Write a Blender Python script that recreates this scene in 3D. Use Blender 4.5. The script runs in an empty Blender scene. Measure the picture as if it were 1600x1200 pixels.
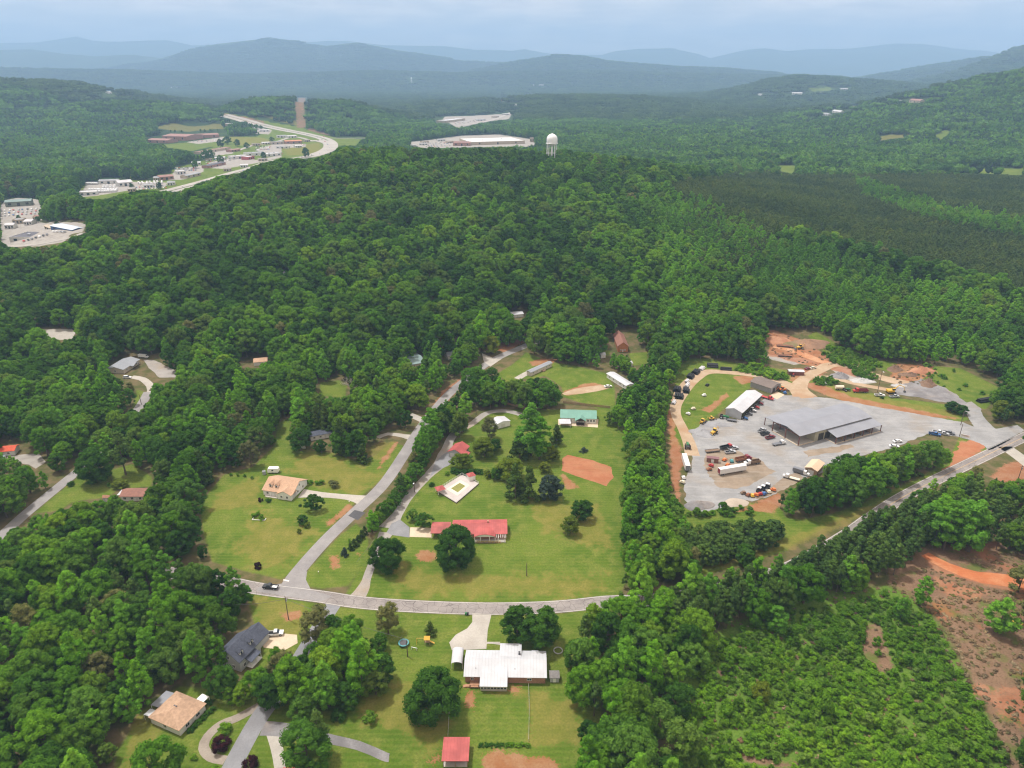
import bpy, bmesh, math, random
import numpy as np
from math import radians, sin, cos, tan, atan, atan2, pi
from mathutils import Vector, Matrix

# ------------------------------------------------------------------ camera, sky, sun
SC = bpy.context.scene
COL = SC.collection
CAMZ, FPX, HORIZ = 190.0, 1112.0, 113.0
PITCH = atan((600 - HORIZ) / FPX)
cd = bpy.data.cameras.new("camera"); cam = bpy.data.objects.new("camera", cd); COL.objects.link(cam)
cam.location = (0, 0, CAMZ); cam.rotation_euler = (pi / 2 - PITCH, 0, 0)
cd.sensor_width = 36.0; cd.lens = 36.0 * FPX / 1600.0
cd.clip_start = 1.0; cd.clip_end = 120000.0
SC.camera = cam

SUN_EL, SUN_AZ = radians(67), radians(-55)      # azimuth clockwise from +Y (away from the camera)
sdir = Vector((sin(SUN_AZ) * cos(SUN_EL), cos(SUN_AZ) * cos(SUN_EL), sin(SUN_EL)))
sd = bpy.data.lights.new("sun", 'SUN'); sun = bpy.data.objects.new("sun", sd); COL.objects.link(sun)
sd.energy = 3.5; sd.angle = radians(5); sd.color = (1.0, 0.96, 0.9)
sun.rotation_euler = sdir.to_track_quat('Z', 'Y').to_euler()

W = bpy.data.worlds.new("World"); SC.world = W; W.use_nodes = True
nt = W.node_tree; nt.nodes.clear()
def wn(t, **k):
    n = nt.nodes.new(t)
    for a, b in k.items(): setattr(n, a, b)
    return n
sky = wn('ShaderNodeTexSky', sky_type='NISHITA', sun_disc=False, sun_elevation=SUN_EL, sun_rotation=SUN_AZ,
         altitude=500, air_density=1.0, dust_density=3.0, ozone_density=1.0)
tc = wn('ShaderNodeTexCoord'); sep = wn('ShaderNodeSeparateXYZ')
nt.links.new(tc.outputs['Generated'], sep.inputs[0])
# project the view direction on a cloud deck: (x, y) / (z + c)
mz = wn('ShaderNodeMath', operation='ADD'); nt.links.new(sep.outputs['Z'], mz.inputs[0]); mz.inputs[1].default_value = 0.13
cmbs = []
for k in 'XY':
    d = wn('ShaderNodeMath', operation='DIVIDE'); nt.links.new(sep.outputs[k], d.inputs[0]); nt.links.new(mz.outputs[0], d.inputs[1]); cmbs.append(d)
cmb = wn('ShaderNodeCombineXYZ'); nt.links.new(cmbs[0].outputs[0], cmb.inputs[0]); nt.links.new(cmbs[1].outputs[0], cmb.inputs[1])
n1 = wn('ShaderNodeTexNoise'); n1.inputs['Scale'].default_value = 1.6; n1.inputs['Detail'].default_value = 9; n1.inputs['Roughness'].default_value = 0.58
nt.links.new(cmb.outputs[0], n1.inputs['Vector'])
r1 = wn('ShaderNodeMapRange', interpolation_type='SMOOTHSTEP'); r1.inputs['From Min'].default_value = 0.36; r1.inputs['From Max'].default_value = 0.66
nt.links.new(n1.outputs[0], r1.inputs['Value'])
n2 = wn('ShaderNodeTexNoise'); n2.inputs['Scale'].default_value = 3.1; n2.inputs['Detail'].default_value = 7
nt.links.new(cmb.outputs[0], n2.inputs['Vector'])
cr = wn('ShaderNodeValToRGB'); nt.links.new(n2.outputs[0], cr.inputs[0])
cr.color_ramp.elements[0].position = 0.38; cr.color_ramp.elements[0].color = (8.0, 6.5, 5.3, 1)
cr.color_ramp.elements[1].position = 0.64; cr.color_ramp.elements[1].color = (11.4, 9.2, 7.2, 1)
mf = wn('ShaderNodeMath', operation='MULTIPLY_ADD'); mf.inputs[1].default_value = 0.3; mf.inputs[2].default_value = 0.68
nt.links.new(r1.outputs[0], mf.inputs[0])
mx = wn('ShaderNodeMix', data_type='RGBA'); nt.links.new(mf.outputs[0], mx.inputs[0])
nt.links.new(sky.outputs[0], mx.inputs[6]); nt.links.new(cr.outputs[0], mx.inputs[7])
bg = wn('ShaderNodeBackground'); bg.inputs['Strength'].default_value = 0.133
wo = wn('ShaderNodeOutputWorld'); nt.links.new(mx.outputs[2], bg.inputs[0]); nt.links.new(bg.outputs[0], wo.inputs[0])
SC.view_settings.view_transform = 'Standard'; SC.view_settings.look = 'None'
SC.view_settings.exposure = 0.32; SC.view_settings.gamma = 1.0
SC.render.engine = 'CYCLES'
SC.cycles.use_denoising = True; SC.cycles.filter_width = 1.2
SC.cycles.max_bounces = 5; SC.cycles.diffuse_bounces = 2; SC.cycles.glossy_bounces = 2
SC.cycles.transmission_bounces = 3; SC.cycles.volume_bounces = 1; SC.cycles.transparent_max_bounces = 6
SC.cycles.sample_clamp_indirect = 4.0

rng = np.random.default_rng(7)
R0 = random.Random(11)

# ------------------------------------------------------------------ photo pixel <-> world
cp, sp = cos(PITCH), sin(PITCH)
def proj(x, y, z):
    dz = np.asarray(z) - CAMZ
    D = np.asarray(y) * cp - dz * sp
    U = np.asarray(y) * sp + dz * cp
    D = np.where(D < 1, 1, D)
    return 800 + FPX * np.asarray(x) / D, 600 - FPX * U / D
def tan_dep(py):                                   # drop per metre of Y for pixel row py
    v = (600 - py) / FPX
    return (sp - v * cp) / (cp + v * sp)
def row_depth(Y, z): return Y * cp - (z - CAMZ) * sp

def snoise(x, y, s, seed=0):
    a = 1.7 + seed * 0.37
    return (np.sin(x / s * 1.0 + a) * np.cos(y / s * 1.13 + a * 2.1) + 0.5 * np.sin(x / s * 2.3 + y / s * 1.1 + a * 3.3)
            + 0.35 * np.cos(y / s * 3.1 - x / s * 1.9 + a * 5.1)) / 1.85
def sstep(a, b, t):
    t = np.clip((t - a) / (b - a), 0, 1); return t * t * (3 - 2 * t)

RIDGES = []
def ridge(Yc, wf, wb, pts, tree=17.0, lo=-400.0):
    xs, zs = [], []
    for px, py in pts:
        z = CAMZ - Yc * tan_dep(py) - tree
        xs.append((px - 800) / FPX * row_depth(Yc, z)); zs.append(z)
    RIDGES.append((Yc, wf, wb, np.array(xs), np.array(zs)))
ridge(3300, 1300, 1200, [(-300, 135), (-150, 118), (0, 122), (60, 126), (120, 140), (150, 153), (200, 168), (260, 195), (300, 215)])
ridge(2950, 420, 500, [(40, 180), (100, 165), (150, 157), (250, 158), (320, 168), (350, 182), (380, 200)])
ridge(3050, 330, 420, [(322, 196), (352, 166), (380, 155), (420, 151), (455, 152), (500, 157), (540, 157), (580, 168), (640, 185), (700, 200)])
ridge(2700, 1100, 900, [(1000, 225), (1100, 212), (1200, 196), (1300, 179), (1380, 166), (1450, 153), (1500, 140), (1540, 131), (1600, 110), (1680, 103), (1900, 110)])
ridge(5600, 1100, 1200, [(1000, 152), (1100, 146), (1165, 133), (1200, 123), (1250, 117), (1300, 120), (1400, 127), (1450, 132), (1550, 136)])
ridge(4300, 700, 700, [(700, 158), (800, 150), (900, 147), (1000, 150), (1100, 158)])
ridge(9500, 1500, 1500, [(1300, 130), (1350, 122), (1440, 106), (1500, 97), (1545, 91), (1600, 95), (1800, 100)], 0)
ridge(7200, 1500, 1500, [(1380, 138), (1430, 128), (1485, 117), (1540, 98), (1600, 75), (1680, 60), (1900, 55)], 0)
ridge(13000, 2400, 2500, [(60, 122), (120, 112), (180, 105), (230, 97), (270, 86), (300, 77), (340, 68), (380, 64), (415, 61), (460, 65), (510, 73), (540, 69), (560, 67), (590, 72), (620, 78), (680, 87), (720, 95), (800, 99), (900, 108), (960, 116)], 0)
ridge(10500, 1300, 1500, [(760, 108), (800, 99), (840, 92), (870, 87), (910, 89), (950, 97), (1000, 102), (1060, 106), (1130, 108), (1200, 114)], 0)
ridge(14500, 1500, 2500, [(-200, 76), (0, 78), (50, 77), (100, 84), (150, 88), (210, 86), (260, 92), (330, 100)], 0)
ridge(9000, 900, 900, [(-200, 104), (0, 108), (200, 112), (400, 118), (600, 112), (700, 116), (900, 112), (1100, 117), (1300, 121)], 0)
ridge(22000, 4000, 4000, [(-400, 72), (-100, 70), (0, 67), (60, 66), (100, 60), (120, 57), (145, 64), (190, 68), (230, 64), (260, 63), (300, 71), (350, 68), (480, 66), (545, 65), (600, 70), (700, 73), (740, 78), (800, 80), (820, 77), (860, 84), (940, 86), (960, 80), (1000, 77), (1055, 77), (1090, 84), (1110, 91), (1130, 86), (1170, 77), (1195, 75), (1230, 80), (1300, 77), (1340, 75), (1400, 68), (1440, 68), (1500, 77), (1560, 83), (1700, 85), (2000, 80)], 0)

HX = np.array([-1200, -692, -606, -519, -433, -346, -303, -234, -87, 54, 130, 216, 346, 475, 700.])
HZ = np.array([-8, -8, 8, 31, 46, 60, 66, 71, 66, 60, 54, 44, 20, 4, 0.])
def H(x, y):
    x = np.asarray(x, float); y = np.asarray(y, float)
    crest = np.interp(x, HX, HZ)
    yc = np.interp(x, [-700, -500, -300, 0, 300], [880, 930, 1040, 1120, 1100])
    up = np.clip((y - 480) / (yc - 480), 0, 1)
    prof = np.where(y < yc, up * 0.75 + 0.25 * up * up * (3 - 2 * up), np.exp(-((y - yc) / 260.0) ** 2))
    z = crest * prof + snoise(x, y, 60, 1) * 3.0 * sstep(500, 650, y) * (y < 1400)
    base = -8 * sstep(900, 1500, y) * (1 - sstep(0, 500, x)) + snoise(x, y, 420, 2) * 9 * sstep(1900, 3200, y) + snoise(x, y, 150, 5) * 4 * sstep(1900, 3200, y)
    z = np.maximum(z, -30) + base
    for Yc, wf, wb, xs, zs in RIDGES:
        xe = x * (Yc / np.maximum(y, 300.0)) if Yc > 4000 else x
        c = np.interp(xe, xs, zs)
        edge = sstep(xs[0] - 0.08 * Yc, xs[0], xe) * (1 - sstep(xs[-1], xs[-1] + 0.08 * Yc, xe))
        c = c * edge
        t = np.where(y < Yc, (Yc - y) / wf, (y - Yc) / wb)
        b = np.exp(-(t * 1.15) ** 2)
        s = Yc * 0.035
        rel = (snoise(x, y, s, 3) * 0.16 + snoise(x, y, s * 0.37, 4) * 0.07) * np.minimum(t * 2, 1)
        z = np.maximum(z, c * b * (1 + rel))
    return z

def at(px, py, h=0.0):
    """world point on the ground seen at photo pixel (px, py)"""
    v = (600 - py) / FPX; u = (px - 800) / FPX
    d = np.array([u, cp + v * sp, -sp + v * cp]); d = d / d[1]
    ys = np.concatenate([np.arange(120, 700, 4.0), np.geomspace(700, 30000, 700)])
    zz = CAMZ + d[2] * ys - h - H(d[0] * ys, ys)
    k = np.argmax(zz < 0) if (zz < 0).any() else len(ys) - 1
    a, b = ys[max(k - 1, 0)], ys[k]
    for _ in range(22):
        m = (a + b) / 2
        if CAMZ + d[2] * m - h - H(d[0] * m, m) < 0: b = m
        else: a = m
    return np.array([d[0] * b, b, float(H(d[0] * b, b))])

def inpoly(px, py, P):
    px = np.asarray(px, float); py = np.asarray(py, float)
    r = np.zeros(px.shape, bool); n = len(P)
    for i in range(n):
        x1, y1 = P[i][0], P[i][1]; x2, y2 = P[(i + 1) % n][0], P[(i + 1) % n][1]
        if y1 == y2: continue
        c = ((y1 > py) != (y2 > py)) & (px < (x2 - x1) * (py - y1) / (y2 - y1) + x1)
        r ^= c
    return r
def polydist(x, y, P):
    d = np.full(x.shape, 1e9); n = len(P)
    for i in range(n):
        ax, ay = P[i][0], P[i][1]; bx, by = P[(i + 1) % n][0], P[(i + 1) % n][1]
        vx, vy = bx - ax, by - ay; L = vx * vx + vy * vy + 1e-9
        t = np.clip(((x - ax) * vx + (y - ay) * vy) / L, 0, 1)
        d = np.minimum(d, np.hypot(x - ax - t * vx, y - ay - t * vy))
    return np.where(inpoly(x, y, P), d, -d)

# ------------------------------------------------------------------ object helpers
def tag(o, label=None, cat=None, group=None, kind=None):
    if label: o['label'] = label
    if cat: o['category'] = cat
    if group: o['group'] = group
    if kind: o['kind'] = kind
    return o
def empty(name, loc, rz=0.0, parent=None):
    o = bpy.data.objects.new(name, None); COL.objects.link(o); o.location = loc; o.rotation_euler = (0, 0, rz)
    o.empty_display_size = 1.0
    if parent: o.parent = parent
    return o
def thing(name, label, cat, loc, rz=0.0, group=None):
    return tag(empty(name, loc, rz), label, cat, group)
def meshobj(name, verts, faces, mat, parent=None, smooth=False, matidx=None):
    me = bpy.data.meshes.new(name)
    me.from_pydata([tuple(v) for v in verts], [], faces)
    mats = mat if isinstance(mat, (list, tuple)) else [mat]
    for m in mats: me.materials.append(m)
    if matidx is not None: me.polygons.foreach_set('material_index', matidx)
    if smooth: me.polygons.foreach_set('use_smooth', [True] * len(me.polygons))
    me.update()
    o = bpy.data.objects.new(name, me); COL.objects.link(o)
    if parent: o.parent = parent
    return o
class MB:
    """collects boxes, prisms, tubes and lathes, then builds them as one mesh"""
    def __init__(s): s.v = []; s.f = []
    def add(s, v, f):
        b = len(s.v); s.v += [tuple(p) for p in v]; s.f += [tuple(i + b for i in q) for q in f]; return s
    def box(s, x0, x1, y0, y1, z0, z1):
        v = [(x0, y0, z0), (x1, y0, z0), (x1, y1, z0), (x0, y1, z0), (x0, y0, z1), (x1, y0, z1), (x1, y1, z1), (x0, y1, z1)]
        return s.add(v, [(0, 3, 2, 1), (4, 5, 6, 7), (0, 1, 5, 4), (1, 2, 6, 5), (2, 3, 7, 6), (3, 0, 4, 7)])
    def prism(s, poly, z0, z1):                       # poly in xy, extruded in z
        n = len(poly)
        v = [(p[0], p[1], z0) for p in poly] + [(p[0], p[1], z1) for p in poly]
        return s.add(v, [tuple(range(n - 1, -1, -1)), tuple(range(n, 2 * n))] + [(i, (i + 1) % n, n + (i + 1) % n, n + i) for i in range(n)])
    def prism_x(s, poly, x0, x1):                     # poly in yz, extruded along x
        n = len(poly)
        v = [(x0, p[0], p[1]) for p in poly] + [(x1, p[0], p[1]) for p in poly]
        return s.add(v, [tuple(range(n - 1, -1, -1)), tuple(range(n, 2 * n))] + [(i, (i + 1) % n, n + (i + 1) % n, n + i) for i in range(n)])
    def prism_y(s, poly, y0, y1):
        n = len(poly)
        v = [(p[0], y0, p[1]) for p in poly] + [(p[0], y1, p[1]) for p in poly]
        return s.add(v, [tuple(range(n)), tuple(range(2 * n - 1, n - 1, -1))] + [(i, n + i, n + (i + 1) % n, (i + 1) % n) for i in range(n)])
    def tube(s, a, b, r0, r1=None, n=8):
        r1 = r0 if r1 is None else r1
        a = Vector(a); b = Vector(b); d = (b - a).normalized()
        q = d.to_track_quat('Z', 'Y'); v = []
        for c, r in ((a, r0), (b, r1)):
            for i in range(n):
                t = 2 * pi * i / n; v.append(tuple(c + q @ Vector((r * cos(t), r * sin(t), 0))))
        return s.add(v, [(i, (i + 1) % n, n + (i + 1) % n, n + i) for i in range(n)] + [tuple(range(n - 1, -1, -1)), tuple(range(n, 2 * n))])
    def lathe(s, prof, n=20, c=(0, 0)):
        v = [(c[0] + r * cos(2 * pi * i / n), c[1] + r * sin(2 * pi * i / n), z) for r, z in prof for i in range(n)]
        f = [(k * n + i, k * n + (i + 1) % n, (k + 1) * n + (i + 1) % n, (k + 1) * n + i) for k in range(len(prof) - 1) for i in range(n)]
        return s.add(v, f)
    def slab(s, quad, t):                             # thick sheet: quad = 4 points, thickness downward
        v = [tuple(p) for p in quad] + [(p[0], p[1], p[2] - t) for p in quad]
        return s.add(v, [(0, 1, 2, 3), (7, 6, 5, 4), (0, 4, 5, 1), (1, 5, 6, 2), (2, 6, 7, 3), (3, 7, 4, 0)])
    def build(s, name, mat, parent=None, smooth=False):
        return meshobj(name, s.v, s.f, mat, parent, smooth)
def copy_tree(o, parent=None):
    c = o.copy(); COL.objects.link(c)
    if parent: c.parent = parent
    for ch in o.children: copy_tree(ch, c)
    return c

# ------------------------------------------------------------------ materials
def newmat(name):
    m = bpy.data.materials.new(name); m.use_nodes = True
    t = m.node_tree; t.nodes.clear()
    o = t.nodes.new('ShaderNodeOutputMaterial'); b = t.nodes.new('ShaderNodeBsdfPrincipled')
    t.links.new(b.outputs[0], o.inputs[0]); b.inputs['Roughness'].default_value = 0.8
    b.inputs['Specular IOR Level'].default_value = 0.25
    return m, t, b
def node(t, ty, ins=None, **k):
    n = t.nodes.new(ty)
    for a, b in k.items(): setattr(n, a, b)
    for a, b in (ins or {}).items():
        if hasattr(b, 'links') or isinstance(b, bpy.types.NodeSocket): t.links.new(b, n.inputs[a])
        else: n.inputs[a].default_value = b
    return n
def c4(c): return (c[0], c[1], c[2], 1.0)
def mixc(t, fac, a, b, mode='MIX'):
    n = t.nodes.new('ShaderNodeMix'); n.data_type = 'RGBA'; n.blend_type = mode
    for i, s in ((0, fac), (6, a), (7, b)):
        if isinstance(s, bpy.types.NodeSocket): t.links.new(s, n.inputs[i])
        else: n.inputs[i].default_value = s if i == 0 else c4(s)
    return n.outputs[2]
def noise(t, vec, scale, detail=4, rough=0.55):
    n = node(t, 'ShaderNodeTexNoise', {'Scale': scale, 'Detail': detail, 'Roughness': rough})
    if vec is not None: t.links.new(vec, n.inputs['Vector'])
    return n.outputs[0]
def mrange(t, v, a, b, c=0.0, d=1.0, smooth=True):
    n = node(t, 'ShaderNodeMapRange', {'From Min': a, 'From Max': b, 'To Min': c, 'To Max': d})
    if smooth: n.interpolation_type = 'SMOOTHSTEP'
    t.links.new(v, n.inputs['Value']); return n.outputs[0]
def math_(t, op, a, b=0.0):
    n = t.nodes.new('ShaderNodeMath'); n.operation = op
    for i, s in ((0, a), (1, b)):
        if isinstance(s, bpy.types.NodeSocket): t.links.new(s, n.inputs[i])
        else: n.inputs[i].default_value = s
    return n.outputs[0]
_mats = {}
def M(name, col=None, rough=0.8, var=0.12, scale=1.2, metal=0.0, stripes=None, spec=0.25):
    """plain surface with weathering noise; stripes=(axis, metres, depth) adds seams or siding lines"""
    if name in _mats: return _mats[name]
    m, t, b = newmat(name)
    tcn = t.nodes.new('ShaderNodeTexCoord'); obj = tcn.outputs['Object']
    nz = noise(t, obj, scale, 5); big = noise(t, obj, scale * 0.13, 3)
    f = math_(t, 'ADD', math_(t, 'MULTIPLY', nz, 0.6), math_(t, 'MULTIPLY', big, 0.4))
    lo = [c * (1 - var) for c in col]; hi = [min(c * (1 + var), 0.92) for c in col]
    c = mixc(t, mrange(t, f, 0.3, 0.7), lo, hi)
    if stripes:
        ax, per, dep = stripes
        sx = t.nodes.new('ShaderNodeSeparateXYZ'); t.links.new(obj, sx.inputs[0])
        fr = math_(t, 'FRACT', math_(t, 'DIVIDE', sx.outputs[ax], per))
        ln = mrange(t, fr, 0.0, 0.16, 1.0, 0.0)
        c = mixc(t, math_(t, 'MULTIPLY', ln, dep), c, [q * 0.45 for q in col])
    t.links.new(c, b.inputs['Base Color'])
    b.inputs['Roughness'].default_value = rough; b.inputs['Metallic'].default_value = metal; b.inputs['Specular IOR Level'].default_value = spec
    _mats[name] = m; return m

def leafmat(name, cols, patch=0.35, trans=0.4):
    if name in _mats: return _mats[name]
    m, t, b = newmat(name)
    oi = t.nodes.new('ShaderNodeObjectInfo')
    cr = t.nodes.new('ShaderNodeValToRGB'); t.links.new(oi.outputs['Random'], cr.inputs[0])
    e = cr.color_ramp.elements
    while len(e) < len(cols): e.new(0.5)
    for i, c in enumerate(cols): e[i].position = i / (len(cols) - 1); e[i].color = c4(c)
    geo = t.nodes.new('ShaderNodeNewGeometry')
    nb = noise(t, oi.outputs['Location'], 0.011, 3)
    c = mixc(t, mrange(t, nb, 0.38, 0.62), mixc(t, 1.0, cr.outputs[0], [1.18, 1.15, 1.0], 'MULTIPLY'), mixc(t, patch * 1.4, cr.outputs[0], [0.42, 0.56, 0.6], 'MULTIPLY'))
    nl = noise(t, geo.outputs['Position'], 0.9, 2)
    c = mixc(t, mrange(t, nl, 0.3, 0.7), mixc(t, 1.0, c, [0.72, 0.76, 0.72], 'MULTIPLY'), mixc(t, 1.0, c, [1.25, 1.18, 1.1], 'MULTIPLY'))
    t.links.new(c, b.inputs['Base Color']); b.inputs['Roughness'].default_value = 0.75; b.inputs['Specular IOR Level'].default_value = 0.06
    tr = t.nodes.new('ShaderNodeBsdfTranslucent'); t.links.new(mixc(t, 1.0, c, [1.3, 1.5, 0.7], 'MULTIPLY'), tr.inputs[0])
    ms = t.nodes.new('ShaderNodeMixShader'); ms.inputs[0].default_value = trans
    t.links.new(b.outputs[0], ms.inputs[1]); t.links.new(tr.outputs[0], ms.inputs[2])
    out = [n for n in t.nodes if n.type == 'OUTPUT_MATERIAL'][0]
    t.links.new(ms.outputs[0], out.inputs[0])
    _mats[name] = m; return m
# ------------------------------------------------------------------ what the photo shows open (photo pixels)
VIS = {
 'lawn_a': [(455,652),(452,690),(470,702),(520,708),(560,722),(585,712),(600,700),(612,690),(640,700),(600,745),(555,785),(508,835),(455,895),(440,905),(385,893),(332,878),(318,835),(312,790),(330,765),(350,742),(395,730),(430,695),(432,662)],
 'lawn_b': [(470,905),(500,870),(530,838),(556,818),(566,826),(577,845),(570,880),(545,915),(500,920),(475,915)],
 'lawn_c': [(570,918),(578,880),(585,850),(604,820),(640,775),(680,735),(700,715),(722,712),(745,700),(752,690),(770,684),(785,672),(800,668),(835,645),(858,640),(875,663),(935,663),(972,672),(972,700),(966,760),(965,830),(972,880),(972,905),(950,932),(870,941),(700,936),(600,925)],
 'lawn_d': [(392,930),(480,942),(490,955),(470,962),(462,990),(460,1003),(445,1014),(412,1010),(418,985),(415,965),(395,955)],
 'lawn_e': [(530,950),(640,957),(745,962),(870,960),(905,955),(900,975),(885,1010),(874,1050),(880,1090),(895,1120),(905,1160),(890,1200),(890,1230),(470,1230),(490,1195),(522,1165),(520,1120),(535,1108),(580,1085),(622,1062),(628,1050),(612,1010),(590,985),(545,962)],
 'lawn_f': [(262,1085),(236,1092),(215,1120),(200,1150),(180,1175),(180,1230),(440,1230),(440,1160),(410,1140),(395,1100),(370,1098),(345,1088),(330,1075),(280,1072)],
 'lawn_g': [(128,741),(170,735),(207,725),(238,745),(237,760),(185,764),(172,775),(160,778),(140,780),(110,786),(95,797),(52,803),(85,775)],
 'lot_l': [(0,690),(26,690),(30,700),(75,708),(75,722),(55,733),(42,725),(15,712),(0,712)],
 'yard_h': [(168,570),(205,550),(235,556),(275,578),(275,592),(250,600),(232,600),(236,612),(215,606),(192,594),(178,588)],
 'lawn_h': [(214,608),(232,615),(222,640),(206,642)],
 'lawn_i': [(500,598),(530,594),(542,600),(540,622),(500,618)],
 'bank_j': [(674,640),(690,612),(720,592),(713,610),(692,628)],
 'field_k': [(775,585),(800,570),(822,550),(845,560),(865,566),(905,573),(946,583),(960,603),(962,640),(940,640),(880,620),(878,605),(860,592),(850,587),(835,592),(810,592),(795,598)],
 'gap_l': [(982,552),(1012,550),(1012,568),(990,572)],
 'gap_m': [(936,549),(953,547),(952,556),(938,556)],
 'yard': [(1068,562),(1080,557),(1100,562),(1150,570),(1205,574),(1200,540),(1190,520),(1250,515),(1275,518),(1320,547),(1380,567),(1440,568),(1490,570),(1540,585),(1565,605),(1545,625),(1537,650),(1560,668),(1600,676),(1600,760),(1575,750),(1548,742),(1555,724),(1530,728),(1500,742),(1465,752),(1470,735),(1487,720),(1484,690),(1440,690),(1400,700),(1345,705),(1300,725),(1280,742),(1260,748),(1230,763),(1214,775),(1205,787),(1180,797),(1120,797),(1075,797),(1062,785),(1048,740),(1043,690),(1043,640),(1050,610),(1060,580)],
 'corridor': [(1068,800),(1150,800),(1210,787),(1222,797),(1228,808),(1250,812),(1300,803),(1380,772),(1440,745),(1475,722),(1490,736),(1450,748),(1425,775),(1400,788),(1360,795),(1300,818),(1232,855),(1165,874),(1120,888),(1078,896),(1090,888),(1150,876),(1226,850),(1228,822),(1215,805),(1150,808),(1075,816)],
 'slash': [(1442,865),(1470,862),(1500,872),(1575,862),(1600,858),(1600,1230),(1570,1230),(1560,1180),(1530,1100),(1510,1070),(1490,1010),(1465,985),(1455,960),(1400,930),(1385,905),(1440,888)],
 'road_a': [(392,912),(440,914),(500,925),(560,935),(640,939),(760,943),(870,941),(950,934),(952,942),(870,954),(760,958),(640,955),(560,950),(500,942),(430,928),(390,925)],
 'road_b': [(440,912),(470,912),(515,855),(560,815),(600,770),(640,705),(650,680),(630,676),(600,676),(600,684),(632,692),(590,738),(545,790),(500,840)],
 'road_b2': [(640,652),(655,648),(675,655),(668,664)], 'road_b3': [(694,624),(705,612),(712,612),(702,626)],
 'road_b4': [(758,577),(770,562),(755,558),(753,552),(790,555),(822,536),(824,543),(780,572)],
 'road_c': [(0,830),(0,845),(35,818),(90,770),(130,738),(122,730),(85,758),(35,800)],
 'road_d': [(340,1230),(345,1195),(372,1150),(398,1112),(420,1110),(447,1130),(447,1150),(415,1142),(380,1200),(372,1230)],
 'spur': [(500,942),(530,948),(524,958),(512,956)],
 'drive_r': [(560,925),(568,928),(590,860),(612,828),(650,790),(690,735),(712,715),(705,700),(700,685),(690,690),(690,705),(650,755),(610,800),(602,830),(583,872)],
 'drive_n': [(735,655),(765,641),(800,640),(815,650),(835,655),(845,665),(800,670),(760,672),(745,672),(725,690),(712,690),(708,684),(738,668)],
 'roof_w1': [(640,555),(655,550),(662,556),(655,572),(642,572)], 'roof_w2': [(705,518),(722,514),(722,524),(712,532)],
 'roof_w3': [(962,515),(980,512),(981,541),(966,542)], 'patch': [(64,514),(112,514),(118,520),(112,530),(78,530)],
 'roof_w4': [(486,670),(522,668),(522,678),(500,688),(486,684)],
 'drive_w': [(690,556),(705,553),(708,562),(700,572),(690,568)],
 'car_w1': [(434,424),(446,424),(446,431),(434,431)], 'gap_w2': [(372,562),(395,556),(420,560),(420,568),(395,574),(375,578)],
 'gap_w3': [(872,448),(882,444),(884,452),(876,458)], 'gap_w4': [(799,488),(820,488),(820,498),(800,498)],
 'town_a': [(0,322),(10,312),(30,309),(62,312),(66,325),(60,338),(60,345),(80,347),(135,350),(130,362),(110,366),(100,378),(60,385),(0,388)],
 'town_b': [(122,306),(130,287),(200,282),(215,281),(262,283),(270,264),(320,250),(345,246),(318,236),(330,231),(355,225),(400,214),(420,198),(390,192),(345,180),(347,177),(365,179),(470,198),(530,216),(533,226),(520,238),(495,247),(440,248),(400,258),(378,270),(345,276),(310,287),(290,297),(270,299),(225,297),(190,304),(160,312),(135,312)],
 'plant': [(228,222),(250,210),(300,206),(355,207),(350,222),(285,224)], 'fieldn': [(235,200),(265,193),(345,193),(350,201),(260,203)],
 'fielde': [(255,226),(300,222),(350,214),(410,213),(440,225),(410,233),(330,229),(300,236),(262,231)],
 'hay': [(530,216),(565,217),(556,228),(533,228)], 'cut': [(464,200),(466,153),(477,153),(478,200)],
 'shop_a': [(692,186),(695,182),(735,181),(790,178),(802,173),(795,186),(760,190),(715,200)],
 'shop_b': [(636,222),(660,220),(720,212),(780,210),(828,217),(838,226),(820,230),(740,230),(660,232)],
 'field_r': [(1440,262),(1600,263),(1600,274),(1500,270)], 'field_s': [(1212,258),(1243,259),(1240,272),(1222,268)],
 'slope_a': [(1362,218),(1380,212),(1425,209),(1428,213),(1370,221)], 'slope_b': [(1460,212),(1478,203),(1485,207),(1468,220)], 'slope_c': [(1500,195),(1508,194),(1526,200),(1522,204)],
 'pale': [(1264,138),(1295,136),(1302,141),(1270,143)], 'wharf': [(1432,262),(1445,262),(1445,268),(1434,268)],
 'h15': [(350,1002),(395,963),(420,977),(414,1013),(385,1050),(352,1040)], 'h16': [(232,1143),(275,1075),(332,1085),(332,1098),(300,1148)],
 'h12': [(185,762),(222,760),(226,783),(188,784)],
 'h7': [(873,636),(933,636),(933,664),(873,668)], 'cab': [(962,512),(984,512),(985,552),(962,552)], 'mob2': [(944,581),(955,580),(988,597),(986,607),(960,606)], 'mob3': [(820,582),(850,562),(866,562),(866,574),(836,590),(826,590)], 'white1': [(936,553),(952,551),(952,562),(938,562)],
 'hy_far': [(530,214),(575,214),(575,216),(530,217)],
}
def wpoly(P): return [tuple(at(a, b)[:2]) for a, b in P]
WP = {k: wpoly(p) for k, p in VIS.items()}

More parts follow.
